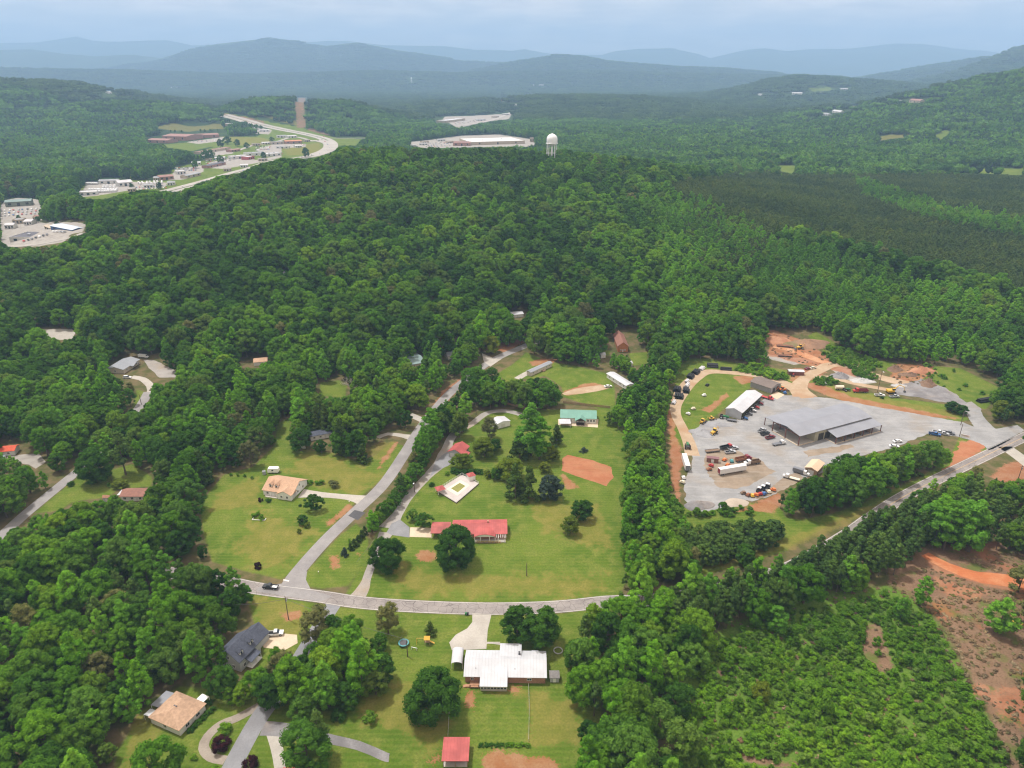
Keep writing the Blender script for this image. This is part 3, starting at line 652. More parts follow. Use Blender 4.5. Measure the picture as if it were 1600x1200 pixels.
BRUSHP = [(1075,1020),(1200,965),(1300,940),(1385,925),(1405,935),(1452,965),(1485,1012),(1525,1100),(1575,1200),(1600,1300),(1075,1300)]
PINEMIX = [(1440,870),(1640,860),(1640,735),(1560,760),(1440,790)]
rgt = np.random.default_rng(5)
near_lists = {}          # label group -> list of (kind, variant, x, y, z, rot, sx, sz)
POINTS = []              # (Y, kind, variant, x, y, z, rot, s, sz, region)
def scatter(region_fn, spacing, kinds, weights, smin, smax, ylo, yhi, xr, name, seed, roadclear=True):
    rg = np.random.default_rng(seed)
    x, y = jgrid(-xr, xr, ylo, yhi, spacing, rg)
    z = H(x, y); px, py = proj(x, y, z)
    pxt, pyt = proj(x, y, z + 20)
    keep = (px > -420) & (px < 2020) & (pyt < 1330) & region_fn(px, py, x, y)
    x, y, z, px, py = (q[keep] for q in (x, y, z, px, py))
    # a kind favours one part of the wood over another
    nz = snoise(x, y, 26, seed % 7) + rg.normal(size=len(x)) * 0.55
    order = np.argsort(np.argsort(nz)) / max(len(x), 1)
    cw = np.cumsum(weights) / sum(weights); kid = np.searchsorted(cw, np.clip(order, 0, 0.9999))
    s = rg.uniform(smin, smax, len(x)); sz = s * rg.uniform(0.88, 1.15, len(x)); rot = rg.uniform(0, 6.28, len(x)); vr = rg.integers(0, 100, len(x))
    for ki, key in enumerate(kinds):
        nm, vs = KINDS[key]; R = np.mean([v[2] for v in vs]); h = np.mean([v[3] for v in vs])
        m = np.where(kid == ki)[0]
        left = m
        for q in (1.0, .82, .66, .5):
            if q == .5 and name == 'pine row': break
            bad = hides(x[left], y[left], z[left], R * s[left] * q, h * sz[left] * q)
            for i in left[~bad]: POINTS.append((y[i], key, vr[i] % len(vs), x[i], y[i], z[i], rot[i], s[i] * q, sz[i] * q, name))
            left = left[bad]
special = [LIGHT2, HILLSIDE, PLANTATION, LIGHTBELT, PINESTRIP, PINESTRIP2, BELTN, EASTBELT, BRUSHP, PINEMIX]
def in_special(px, py):
    m = np.zeros(np.shape(px), bool)
    for P in special: m |= inpoly(px, py, P)
    return m
RD = {}   # world road polygons (no trunks on them), filled by the roads section
def offroad(x, y):
    m = np.ones(np.shape(x), bool)
    for P in RD.values(): m &= polydist(np.asarray(x), np.asarray(y), P) < -2.0
    return m
# ------------------------------------------------------------------ roads, tracks and yards: draped sheets
def smooth_line(P, step=4.0):
    P = np.array(P, float); out = []
    for i in range(len(P) - 1):
        p0 = P[max(i - 1, 0)]; p1 = P[i]; p2 = P[i + 1]; p3 = P[min(i + 2, len(P) - 1)]
        n = max(2, int(np.hypot(*(p2 - p1)) / step))
        for k in range(n):
            t = k / n
            out.append(0.5 * ((2 * p1) + (-p0 + p2) * t + (2 * p0 - 5 * p1 + 4 * p2 - p3) * t * t + (-p0 + 3 * p1 - 3 * p2 + p3) * t ** 3))
    out.append(P[-1]); return np.array(out)
def offset_line(C, off):
    d = np.gradient(C, axis=0); d /= np.linalg.norm(d, axis=1)[:, None] + 1e-9
    return C + np.stack([-d[:, 1], d[:, 0]], 1) * (np.asarray(off)[:, None] if np.ndim(off) else off)
def strip(name, wpts, width, mat, lift=0.05, key=None, off=0.0, widths=None, step=4.0):
    C = smooth_line(wpts, step)
    w = np.interp(np.linspace(0, 1, len(C)), np.linspace(0, 1, len(widths)), widths) if widths else width
    L = offset_line(C, np.asarray(w) / 2 + off) if widths else offset_line(C, width / 2 + off)
    Rr = offset_line(C, -np.asarray(w) / 2 + off) if widths else offset_line(C, -width / 2 + off)
    n = len(C); k = 3 if width > 3 else 1; V = []
    for j in range(k + 1):
        Q = L + (Rr - L) * j / k
        z = H(Q[:, 0], Q[:, 1]) + lift; V += [(a, b_, c_) for (a, b_), c_ in zip(Q, z)]
    F = [(j * n + i, (j + 1) * n + i, (j + 1) * n + i + 1, j * n + i + 1) for j in range(k) for i in range(n - 1)]
    o = meshobj(name, V, F, mat); tag(o, kind='structure')
    if key: RD[key] = [tuple(p) for p in L] + [tuple(p) for p in Rr[::-1]]
    return C
def pxs(P): return [at(a, b)[:2] for a, b in P]
def sheet(name, P, mat, lift=0.05, rough=0.0, cell=8.0, key=None, world=False):
    W_ = np.array(P if world else pxs(P)); W_ = np.vstack([W_, W_[:1]])
    pts = []
    for i in range(len(W_) - 1):
        a, b_ = W_[i], W_[i + 1]; n = max(1, int(np.hypot(*(b_ - a)) / (1.6 if rough else 50)))
        for k in range(n): pts.append(a + (b_ - a) * k / n)
    pts = np.array(pts)
    if rough:
        rg = np.random.default_rng(len(pts)); nn = rg.normal(size=pts.shape) * rough
        nn = (nn + np.roll(nn, 1, 0) + np.roll(nn, -1, 0)) / 1.8; pts = pts + nn
    bm = bmesh.new(); vs = [bm.verts.new((p[0], p[1], 0)) for p in pts]; bm.faces.new(vs)
    x0, y0 = pts.min(0); x1, y1 = pts.max(0)
    bmesh.ops.triangulate(bm, faces=bm.faces[:])
    for ax, lo, hi in ((0, x0, x1), (1, y0, y1)):
        v = lo + cell
        while v < hi:
            co = (v, 0, 0) if ax == 0 else (0, v, 0); no = (1, 0, 0) if ax == 0 else (0, 1, 0)
            bmesh.ops.bisect_plane(bm, geom=bm.verts[:] + bm.edges[:] + bm.faces[:], plane_co=co, plane_no=no); v += cell
    for v in bm.verts: v.co.z = float(H(v.co.x, v.co.y)) + lift
    bmesh.ops.recalc_face_normals(bm, faces=bm.faces[:])
    if sum(f.normal.z for f in bm.faces) < 0: bmesh.ops.reverse_faces(bm, faces=bm.faces[:])
    me = bpy.data.meshes.new(name); bm.to_mesh(me); bm.free(); me.materials.append(mat)
    o = bpy.data.objects.new(name, me); COL.objects.link(o); tag(o, kind='structure')
    if key: RD[key] = [tuple(p) for p in (P if world else pxs(P))]
    return o
def soilmat(name, a, b_, c_=None, sc=1.0, tracks=None, cracks=0.0):
    if name in _mats: return _mats[name]
    m, t, b = newmat(name); b.inputs['Roughness'].default_value = 0.95; b.inputs['Specular IOR Level'].default_value = 0.12
    geo = t.nodes.new('ShaderNodeNewGeometry'); pos = geo.outputs['Position']
    c = mixc(t, mrange(t, noise(t, pos, 0.12 * sc, 6, 0.65), 0.35, 0.65), a, b_)
    if c_: c = mixc(t, mrange(t, noise(t, pos, 0.05 * sc, 5, 0.6), 0.5, 0.68, 0, 0.85), c, c_)
    c = mixc(t, mrange(t, noise(t, pos, 1.6 * sc, 4, 0.7), 0.35, 0.7, 0, 0.35), c, [q * 0.72 for q in a])
    if tracks:
        mp = node(t, 'ShaderNodeMapping', {'Rotation': (0, 0, 0.5), 'Scale': (0.03, 0.22, 1)}); t.links.new(pos, mp.inputs[0])
        c = mixc(t, mrange(t, noise(t, mp.outputs[0], 1.6, 5, 0.6), 0.5, 0.66, 0, 0.35), c, tracks)
        mp = node(t, 'ShaderNodeMapping', {'Rotation': (0, 0, -0.5), 'Scale': (0.05, 0.35, 1)}); t.links.new(pos, mp.inputs[0])
        c = mixc(t, mrange(t, noise(t, mp.outputs[0], 1.3, 5, 0.6), 0.55, 0.66, 0, 0.3), c, [q * 0.7 for q in a])
    if cracks:
        vo = node(t, 'ShaderNodeTexVoronoi', {'Scale': 0.32, 'Randomness': 1.0}); vo.feature = 'DISTANCE_TO_EDGE'
        nz = node(t, 'ShaderNodeTexNoise', {'Scale': 0.9, 'Detail': 4.0}); t.links.new(pos, nz.inputs['Vector'])
        t.links.new(mixc(t, 0.12, pos, nz.outputs['Color'], 'ADD'), vo.inputs['Vector'])
        c = mixc(t, mrange(t, vo.outputs['Distance'], 0.0, 0.035, cracks, 0.0), c, [0.1, 0.09, 0.085])
    t.links.new(c, b.inputs['Base Color'])
    bp = node(t, 'ShaderNodeBump', {'Strength': 0.35, 'Distance': 0.1}); t.links.new(noise(t, pos, 2.5, 4, .7), bp.inputs['Height']); t.links.new(bp.outputs[0], b.inputs['Normal'])
    _mats[name] = m; return m
ROADM = soilmat("old_chip_seal", (0.24, 0.22, 0.21), (0.31, 0.285, 0.27), (0.21, 0.19, 0.185), cracks=0.75)
ROAD2 = soilmat("light_asphalt", (0.25, 0.24, 0.24), (0.31, 0.3, 0.295), (0.22, 0.21, 0.212))
ROAD3 = soilmat("grey_asphalt", (0.22, 0.225, 0.24), (0.27, 0.275, 0.29), (0.2, 0.2, 0.21))
DRIVE = soilmat("gravel_drive", (0.29, 0.27, 0.25), (0.36, 0.34, 0.32), (0.33, 0.27, 0.2))
CONC = soilmat("pale_concrete", (0.38, 0.355, 0.315), (0.46, 0.435, 0.39), (0.35, 0.32, 0.28))
CONC2 = soilmat("cream_concrete", (0.56, 0.46, 0.34), (0.64, 0.54, 0.41), (0.5, 0.41, 0.3))
YARD = soilmat("yard_gravel", (0.25, 0.252, 0.255), (0.33, 0.332, 0.335), (0.28, 0.25, 0.215), tracks=(0.38, 0.375, 0.365), sc=0.8)
DIRT = soilmat("tan_dirt", (0.37, 0.27, 0.175), (0.45, 0.35, 0.25), (0.36, 0.22, 0.13))
MILL = soilmat("asphalt_millings", (0.17, 0.165, 0.17), (0.27, 0.265, 0.27), (0.3, 0.26, 0.23))
BLACKTOP = soilmat("fresh_blacktop", (0.085, 0.085, 0.092), (0.12, 0.12, 0.125))
PAINT = M("faded_white_line", (0.62, 0.6, 0.56), var=0.2, scale=0.8); PAINTY = M("faded_yellow_line", (0.52, 0.36, 0.17), var=0.3, scale=0.8)

R1 = pxs([(250,893),(330,904),(400,919),(500,932),(560,941),(640,947),(760,951),(870,948),(950,940),(1010,938),(1080,929),(1160,911),(1240,884),(1320,838),(1360,810),(1400,783),(1440,761),(1480,741),(1540,712),(1600,683),(1700,636)])
strip("road", R1, 7.0, ROADM, 0.05, key='r1')
strip("road_line", R1, 0.16, PAINT, 0.055, off=3.15); strip("road_line", R1, 0.16, PAINT, 0.055, off=-3.15)
strip("road_line", R1[9:], 0.12, PAINTY, 0.055, off=0.14); strip("road_line", R1[9:], 0.12, PAINTY, 0.055, off=-0.14)
R2 = pxs([(447,924),(462,898),(510,843),(557,798),(600,756),(634,706),(650,680),(668,655),(700,617),(735,588),(772,562),(822,540),(870,520)])
strip("side_road", R2, 6.4, ROAD2, 0.046, key='r2', step=2.0)
sheet("side_road_mouth", [(405,917),(440,912),(462,893),(480,893),(478,906),(486,922),(520,932),(500,940),(400,924)], ROAD2, 0.054, key='m2')
sheet("road_stop_line", [(443,905),(452,907),(451,909),(442,907)], PAINT, 0.06)
sheet("road_patch", [(544,806),(554,797),(571,801),(559,813)], BLACKTOP, 0.06)
strip("road", pxs([(-60,880),(0,838),(40,803),(80,770),(122,736),(160,705),(200,660),(222,630),(232,612)]), 6.0, ROAD2, 0.05, key='r3')
strip("lane", pxs([(345,1235),(372,1180),(406,1120),(440,1075),(480,1010),(510,962),(522,944)]), 6.0, ROAD3, 0.045, key='r4')
strip("driveway", pxs([(410,1138),(440,1140),(500,1152),(560,1165),(600,1182),(608,1184)]), 4.0, MILL, 0.042, key='r5', widths=[5.5, 5, 3.4, 3.0, 3.0])
strip("driveway", pxs([(440,1210),(435,1180),(430,1160),(425,1145)]), 3.5, CONC, 0.04, key='r6')
strip("driveway", pxs([(405,1103),(370,1122),(345,1132),(325,1150),(318,1168),(330,1183),(352,1188)]), 3.1, soilmat("exposed_aggregate", (0.28,0.24,0.2), (0.35,0.31,0.26), (0.22,0.19,0.16)), 0.04, key='r7', step=1.5)
strip("driveway", pxs([(557,935),(568,918),(578,890),(592,855),(604,832)]), 4.0, DRIVE, 0.04, key='r8', widths=[7, 3.6, 3.4, 4, 7], step=1.5)
strip("driveway", pxs([(606,825),(622,802),(636,780),(652,761),(670,742),(688,724),(698,704),(702,690),(712,676),(735,664),(760,646),(785,642),(808,646),(830,655),(850,662)]), 5.0, DRIVE, 0.042, key='r9', widths=[9, 5, 4.5, 4.6, 5, 7, 8, 5, 5, 4.5, 4.5, 4.5, 4.5, 4, 4], step=1.5)
sheet("driveway_apron", [(604,832),(612,818),(625,812),(640,824),(640,840),(612,836)], ROAD3, 0.048, key='r10')
sheet("parking_pad", [(641,824),(677,825),(674,840),(640,839)], CONC2, 0.06, key='r11')
sheet("driveway_apron", [(690,712),(700,706),(716,716),(700,728),(684,735),(672,745),(680,722)], ROAD3, 0.047, key='r12')
strip("driveway", pxs([(655,686),(630,681),(606,678),(590,684)]), 4.0, CONC, 0.04, key='r13', widths=[9, 4, 3.5, 3.5])
strip("driveway", pxs([(667,660),(650,652),(640,648)]), 5.0, CONC, 0.04, key='r14')
sheet("concrete_driveway", [(738,958),(768,960),(762,985),(760,1014),(706,1016),(702,1004),(712,992),(730,982),(738,972)], CONC, 0.055, key='r15')
sheet("garden_path", [(760,1003),(781,1003),(782,1008),(770,1006),(760,1006)], CONC, 0.05)
strip("concrete_driveway", pxs([(565,781),(545,777),(500,773),(470,771)]), 4.4, CONC, 0.055, key='r16', widths=[8, 4.2, 4.2, 8])
sheet("driveway_apron", [(408,998),(422,988),(464,992),(465,1005),(445,1016),(412,1012)], CONC2, 0.05, key='r17')
sheet("driveway", [(753,552),(772,560),(785,560),(766,573),(756,565)], CONC, 0.048)
strip("dirt_driveway", pxs([(880,616),(905,611),(930,607),(955,603)]), 5.0, DIRT, 0.05, widths=[3, 9, 9, 4])
strip("driveway", pxs([(808,592),(818,586),(830,580)]), 5.0, CONC, 0.05)
sheet("driveway", [(225,562),(240,562),(275,580),(275,590),(250,590),(232,575)], DRIVE, 0.05, rough=0.3)
strip("driveway", pxs([(205,589),(222,592),(235,603),(236,612)]), 5.0, CONC, 0.055)
sheet("patio", [(872,655),(935,655),(934,668),(872,664)], CONC2, 0.05)
sheet("gravel_clearing", [(64,514),(112,514),(118,520),(112,531),(78,531)], CONC, 0.05)
# the contractor's yard
sheet("gravel_yard", [(1095,799),(1070,782),(1069,748),(1079,735),(1081,706),(1076,688),(1084,672),(1100,660),(1128,651),(1158,657),(1178,632),(1195,622),(1222,617),(1262,619),(1300,623),(1400,641),(1500,659),(1530,669),(1548,672),(1590,664),(1600,672),(1575,688),(1545,705),(1532,692),(1500,683),(1450,678),(1400,698),(1345,713),(1300,733),(1255,748),(1232,757),(1212,772),(1180,782),(1150,781),(1128,795)], YARD, 0.05, rough=0.45, key='yd')
TILL = soilmat("tilled_red_soil", (.34,.13,.065), (.40,.185,.10), (.31,.16,.08), tracks=(.27,.15,.07))
sheet("garden_plot", [(880,716),(887,711),(925,719),(956,730),(957,745),(948,760),(918,750),(878,735)], TILL, 0.05, rough=0.25)
BROWND = soilmat("oily_dirt", (.24,.19,.14), (.31,.25,.19), (.17,.14,.1), tracks=(.35,.32,.28))
sheet("dirt_patch", [(1100,735),(1098,712),(1112,703),(1135,700),(1160,707),(1185,718),(1200,728),(1212,736),(1180,752),(1150,765),(1120,760),(1112,748)], BROWND, 0.056, rough=0.8)
sheet("dirt_patch", [(1205,760),(1215,750),(1240,740),(1258,748),(1225,765),(1185,782),(1176,776)], BROWND, 0.057, rough=0.8)
sheet("dirt_patch", [(1500,690),(1530,688),(1538,700),(1510,722),(1492,728),(1480,738),(1470,735),(1490,715)], TILL, 0.045, rough=0.8)
sheet("oil_stain", [(1255,706),(1290,700),(1330,694),(1335,699),(1300,708),(1262,714)], BROWND, 0.058, rough=0.6)
sheet("concrete_slab", [(1203,618),(1214,612),(1226,617),(1214,624)], CONC2, 0.058)
strip("dirt_track", pxs([(1082,712),(1076,690),(1066,668),(1057,650),(1056,634),(1066,612),(1084,592),(1106,581),(1150,583),(1200,590),(1232,602),(1250,613),(1262,622)]), 6.5, DIRT, 0.058, key='t1', widths=[8,7,6,6,7,9,9,9,7,6.5,7,10,9], step=2.0)
strip("dirt_track", pxs([(1258,620),(1248,606),(1258,591),(1282,577),(1300,570),(1330,573),(1360,585),(1400,596),(1435,603),(1470,606)]), 7.0, DIRT, 0.062, key='t2', widths=[16,11,8,8,9,8,8,10,12,8], step=2.0)
strip("dirt_track", pxs([(1272,590),(1300,590),(1330,598),(1370,606),(1395,610)]), 5.5, DIRT, 0.06, key='t3', step=2.0)
strip("dirt_track", pxs([(1300,570),(1270,560),(1240,548),(1210,540)]), 8.0, soilmat("red_dirt", (0.44,0.2,0.1), (0.5,0.3,0.18), (0.4,0.16,0.08)), 0.056, key='t4', step=2.0)
sheet("millings_yard", [(1392,612),(1400,603),(1440,592),(1478,606),(1512,630),(1502,634),(1440,622),(1400,616)], MILL, 0.066, rough=0.5, key='t5')
sheet("gravel_drive", [(1505,630),(1518,627),(1533,640),(1538,655),(1560,674),(1530,676),(1513,655)], YARD, 0.064, rough=0.3, key='t6')
strip("dirt_track", pxs([(1445,866),(1480,885),(1530,902),(1580,908),(1640,925)]), 6.0, soilmat("red_clay_track", (0.46,0.15,0.06), (0.52,0.24,0.12), (0.38,0.12,0.05), tracks=(0.3,0.09,0.04)), 0.05, key='t7', widths=[5,6,8,9,9])
strip("driveway", pxs([(1570,698),(1590,712),(1620,735)]), 8.0, CONC, 0.05, key='t8')
# the highway and streets of the town in the valley
HWYM = soilmat("highway_concrete", (0.36, 0.34, 0.31), (0.42, 0.4, 0.37), sc=0.2)
for off in (-10.5, 10.5):
    strip("highway", pxs([(350,180),(380,188),(430,200),(470,208),(500,215),(515,222),(516,230),(500,240),(470,247),(430,252),(400,262),(370,270),(340,279),(300,290),(260,300),(200,312),(120,325)]), 17.0, HWYM, 0.5, off=off, key='h%d' % off, step=15)
strip("highway_junction", pxs([(495,219),(515,224),(513,234),(490,243)]), 40.0, HWYM, 0.55, step=15)
strip("street", pxs([(515,216),(540,216),(575,216)]), 12.0, HWYM, 0.5)
strip("street", pxs([(490,221),(460,214),(430,222),(400,226),(370,236)]), 12.0, HWYM, 0.45)
strip("street", pxs([(-20,352),(20,348),(60,344),(100,338)]), 9.0, HWYM, 0.3); strip("street", pxs([(-20,388),(40,384),(100,374),(130,364)]), 6.0, HWYM, 0.3)
strip("street", pxs([(715,197),(750,192),(775,186),(800,175),(820,168)]), 18.0, HWYM, 0.6)
# ------------------------------------------------------------------ buildings
def frame(A, B, D):
    """front-left and front-right ground corners seen at photo pixels, D = depth in metres or a pixel (x, y, height) on the far eave"""
    a = at(*A) if len(A) == 2 else np.array(A[:2] + (0,)); b_ = at(*B) if len(B) == 2 else np.array(B[:2] + (0,))
    d = b_ - a; L = float(np.hypot(d[0], d[1])); ang = atan2(d[1], d[0])
    if isinstance(D, tuple):
        q = at(*D); D = abs((q[0] - a[0]) * -sin(ang) + (q[1] - a[1]) * cos(ang))
    z = float(min(H(a[0], a[1]), H(b_[0], b_[1])))
    return (float(a[0]), float(a[1]), z), ang, L, float(D)
WT = M("white_siding", (0.72, 0.72, 0.7), var=0.05, stripes=(2, 0.22, 0.25))
TRIM = M("white_trim", (0.78, 0.78, 0.76), var=0.04)
GREYW = M("grey_siding", (0.42, 0.44, 0.46), var=0.06, stripes=(2, 0.22, 0.3))
BEIGE = M("beige_siding", (0.55, 0.5, 0.42), var=0.06, stripes=(2, 0.22, 0.25))
BRICK = M("red_brown_brick", (0.36, 0.2, 0.14), var=0.25, scale=3, stripes=(2, 0.3, 0.3))
WHITEMETAL = M("white_metal_roof", (0.50, 0.515, 0.545), var=0.09, rough=0.5, stripes=(0, 1.1, 0.4), scale=0.3)
WHITEMETAL_Y = M("white_metal_panels", (0.50, 0.515, 0.545), var=0.05, rough=0.45, stripes=(1, 0.9, 0.2), scale=0.3)
GALV = M("galvanised_roof", (0.25, 0.262, 0.295), var=0.10, rough=0.5, metal=0.0, stripes=(0, 1.0, 0.14), scale=0.15)
GALV_Y = M("galvanised_panels", (0.42, 0.44, 0.47), var=0.12, rough=0.5, stripes=(1, 0.9, 0.3), scale=0.25)
REDM = M("red_metal_roof", (0.40, 0.095, 0.09), var=0.22, rough=0.6, stripes=(0, 1.0, 0.4), scale=0.3)
REDM_D = M("weathered_red_roof", (0.36, 0.10, 0.09), var=0.3, rough=0.6, stripes=(0, 0.75, 0.3), scale=0.25)
GREENM = M("green_metal_roof", (0.16, 0.33, 0.27), var=0.1, rough=0.5, stripes=(0, 0.9, 0.3), scale=0.3)
TANSH = M("tan_shingles", (0.46, 0.30, 0.2), var=0.16, scale=1.5, stripes=(1, 0.45, 0.25))
TANSH2 = M("brown_shingles", (0.42, 0.28, 0.19), var=0.22, scale=1.2, stripes=(1, 0.4, 0.3))
DARKSH = M("charcoal_shingles", (0.075, 0.085, 0.115), var=0.3, scale=1.5, stripes=(1, 0.45, 0.3))
GREYSH = M("grey_shingles", (0.20, 0.19, 0.185), var=0.18, scale=1.2, stripes=(1, 0.45, 0.2))
BRNSH = M("red_brown_shingles", (0.26, 0.13, 0.1), var=0.16, scale=1.2, stripes=(1, 0.45, 0.2))
MOBR = M("pale_grey_metal_roof", (0.27, 0.29, 0.32), var=0.08, stripes=(0, 1.2, 0.15))
GLASS = M("window_glass", (0.03, 0.04, 0.05), var=0.3, rough=0.12, spec=0.6)
DOORM = M("door_paint", (0.6, 0.59, 0.56), var=0.05); DARKIN = M("painted_interior_shade", (0.06, 0.055, 0.05), var=0.3)  # DARKIN: near-black colour standing in for the shade inside open bays
WOOD = M("weathered_wood", (0.33, 0.23, 0.15), var=0.25, scale=3); DECKW = M("deck_boards", (0.36, 0.2, 0.12), var=0.2, stripes=(0, 0.2, 0.4))
RUSTP = M("rust_primer_steel", (0.16, 0.07, 0.06), var=0.3); SLABM = M("concrete_slab", (0.44, 0.41, 0.37), var=0.12)
STEEL = M("dark_steel", (0.09, 0.09, 0.10), var=0.2, rough=0.5)

def add_window(side, u, z, w, h, L, D, root, n2=True):
    f = MB(); g = MB(); t = 0.06
    def bx(mb, u0, u1, z0, z1, out, inn):
        if side == 'f': mb.box(u0, u1, -out, inn, z0, z1)
        elif side == 'b': mb.box(u0, u1, D - inn, D + out, z0, z1)
        elif side == 'l': mb.box(-out, inn, u0, u1, z0, z1)
        else: mb.box(L - inn, L + out, u0, u1, z0, z1)
    bx(g, u - w / 2, u + w / 2, z, z + h, 0.05, 0.02)
    for a, b_, c, d in ((u - w / 2 - .1, u - w / 2, z - .1, z + h + .1), (u + w / 2, u + w / 2 + .1, z - .1, z + h + .1),
                        (u - w / 2, u + w / 2, z - .1, z), (u - w / 2, u + w / 2, z + h, z + h + .1), (u - .04, u + .04, z, z + h)):
        bx(f, a, b_, c, d, 0.09, 0.02)
    o = f.build("window", TRIM, root); g.build("pane", GLASS, o); return o
def add_door(side, u, w, h, L, D, root, mat=None, z=0.0):
    f = MB()
    if side == 'f': f.box(u - w / 2, u + w / 2, -0.07, 0.02, z + .05, z + h)
    elif side == 'b': f.box(u - w / 2, u + w / 2, D - .02, D + .07, z + .05, z + h)
    elif side == 'l': f.box(-0.07, 0.02, u - w / 2, u + w / 2, z + .05, z + h)
    else: f.box(L - .02, L + 0.07, u - w / 2, u + w / 2, z + .05, z + h)
    return f.build("garage_door" if w > 2 else "door", mat or DOORM, root)
def gable(root, L, D, h, rise, wall, roof, axis='x', ov=0.45, x0=0.0, y0=0.0, th=0.16, walls=True, roofname="roof", z0=0.0, hip=0.0):
    """body with a gable roof; ridge along local x or y; returns the roof"""
    m = MB(); r = MB()
    if axis == 'x':
        if walls: m.prism_x([(y0, z0), (y0 + D, z0), (y0 + D, h), (y0 + D / 2, h + rise), (y0, h)], x0, x0 + L)
        k = rise / (D / 2); e = h - k * ov + 0.06; rz = h + rise + 0.06
        xa, xb = x0 - ov, x0 + L + ov
        r.slab([(xa, y0 - ov, e + th), (xb, y0 - ov, e + th), (xb - hip, y0 + D / 2, rz + th), (xa + hip, y0 + D / 2, rz + th)], th)
        r.slab([(xb, y0 + D + ov, e + th), (xa, y0 + D + ov, e + th), (xa + hip, y0 + D / 2, rz + th), (xb - hip, y0 + D / 2, rz + th)], th)
        if hip:
            r.slab([(xa, y0 + D + ov, e + th), (xa, y0 - ov, e + th), (xa + hip, y0 + D / 2, rz + th), (xa + hip, y0 + D / 2, rz + th)], th)
            r.slab([(xb, y0 - ov, e + th), (xb, y0 + D + ov, e + th), (xb - hip, y0 + D / 2, rz + th), (xb - hip, y0 + D / 2, rz + th)], th)
    else:
        if walls: m.prism_y([(x0, z0), (x0 + L, z0), (x0 + L, h), (x0 + L / 2, h + rise), (x0, h)], y0, y0 + D)
        k = rise / (L / 2); e = h - k * ov + 0.06; rz = h + rise + 0.06
        ya, yb = y0 - ov, y0 + D + ov
        r.slab([(x0 - ov, ya, e + th), (x0 + L / 2, ya, rz + th), (x0 + L / 2, yb, rz + th), (x0 - ov, yb, e + th)], th)
        r.slab([(x0 + L + ov, yb, e + th), (x0 + L / 2, yb, rz + th), (x0 + L / 2, ya, rz + th), (x0 + L + ov, ya, e + th)], th)
    if walls: m.build("wall", wall, root)
    return r.build(roofname, roof, root)
def house(name, label, A, B, D, h, rise, wall, roof, axis='x', wins=(), doors=(), ov=0.45, group=None, cat="house", hip=0.0, z0=0.0):
    loc, ang, L, Dd = frame(A, B, D)
    t = thing(name, label, cat, (loc[0], loc[1], loc[2] + z0), ang, group)
    if hip: # body without gable ends under a hipped roof
        MB().box(0, L, 0, Dd, 0, h).build("wall", wall, t)
        gable(t, L, Dd, h, rise, wall, roof, axis, ov, walls=False, hip=hip)
    else: gable(t, L, Dd, h, rise, wall, roof, axis, ov)
    for s, u, z, w, hh in wins: add_window(s, u * (L if s in 'fb' else Dd), z, w, hh, L, Dd, t)
    for s, u, w, hh in doors: add_door(s, u * (L if s in 'fb' else Dd), w, hh, L, Dd, t)
    return t, L, Dd
def posts(root, pts, h, r=0.12, mat=None, name="post"):
    for x, y in pts: MB().box(x - r, x + r, y - r, y + r, 0, h).build(name, mat or TRIM, root)

# white-roofed brick ranch at the bottom
t, L, Dd = house("ranch_house", "long brick ranch house with white metal roof and glazed sunroom, south of the road", (727, 1066), (852, 1068), (790, 1018, 3.0), 3.0, 1.9, BRICK, WHITEMETAL,
    wins=[('f', 0.80, 1.3, 1.4, 0.9), ('f', 0.09, 1.2, 0.9, 1.0), ('b', 0.2, 1.1, 1.2, 1.1), ('b', 0.8, 1.1, 1.2, 1.1)], doors=[('b', 0.45, 1.0, 2.1)], ov=0.5)
u0, u1 = L * 0.19, L * 0.53
sr = MB().box(u0 + .2, u1 - .2, -3.6, 0, 0, 0.9).build("sunroom_wall", SLABM, t)
MB().box(u0 + .3, u1 - .3, -3.5, -0.05, 0.9, 2.5).build("pane", GLASS, sr)
fm = MB()
for i in range(9):
    x = u0 + .2 + (u1 - u0 - .4) * i / 8; fm.box(x - .09, x + .09, -3.62, -3.5, 0.9, 2.7)
for i in range(3):
    y = -3.5 + 3.4 * i / 3; fm.box(u0 + .18, u0 + .3, y, y + .15, 0.9, 2.7); fm.box(u1 - .3, u1 - .18, y, y + .15, 0.9, 2.7)
fm.box(u0 + .3, u1 - .3, -3.63, -3.5, 1.65, 1.78); fm.box(u0 + .3, u1 - .3, -3.63, -3.5, 2.45, 2.7)
fm.build("frame", TRIM, sr)
MB().slab([(u0, -4.3, 2.75), (u1, -4.3, 2.75), (u1, 2.9, 4.35), (u0, 2.9, 4.35)], 0.15).build("sunroom_roof", WHITEMETAL, t)
MB().slab([(L * .42, Dd + 3.2, 3.7), (L * .42, Dd * .62, 4.75), (L * .70, Dd * .62, 4.75), (L * .70, Dd + 3.2, 3.7)], 0.15).build("porch_roof", WHITEMETAL, t)
g = MB(); g.add([(L*.83, Dd*.78, 3.75), (L*.92, Dd*.78, 3.75), (L*.92, Dd*1.02, 3.5), (L*.83, Dd*1.02, 3.5), (L*.875, Dd*.9, 4.6)], [(0,1,4),(1,2,4),(2,3,4),(3,0,4)]); g.build("cupola", WHITEMETAL, t)
MB().box(L * .66, L * .685, Dd * .72, Dd * .80, 3.6, 5.5).build("chimney", STEEL, t)
for x in (.13, .62): MB().tube((L * x, Dd * .2, 3.4), (L * x, Dd * .2, 4.4), .09).build("vent_pipe", STEEL, t)
dk = MB().box(L * .06, L * .185, -2.6, -0.05, 0.5, 0.62).box(L*.06, L*.075, -2.6, -2.45, 0, 1.4).box(L*.17, L*.185, -2.6, -2.45, 0, 1.4).box(L*.06, L*.185, -2.6, -2.5, 1.3, 1.4).build("deck", DECKW, t)
st = MB()
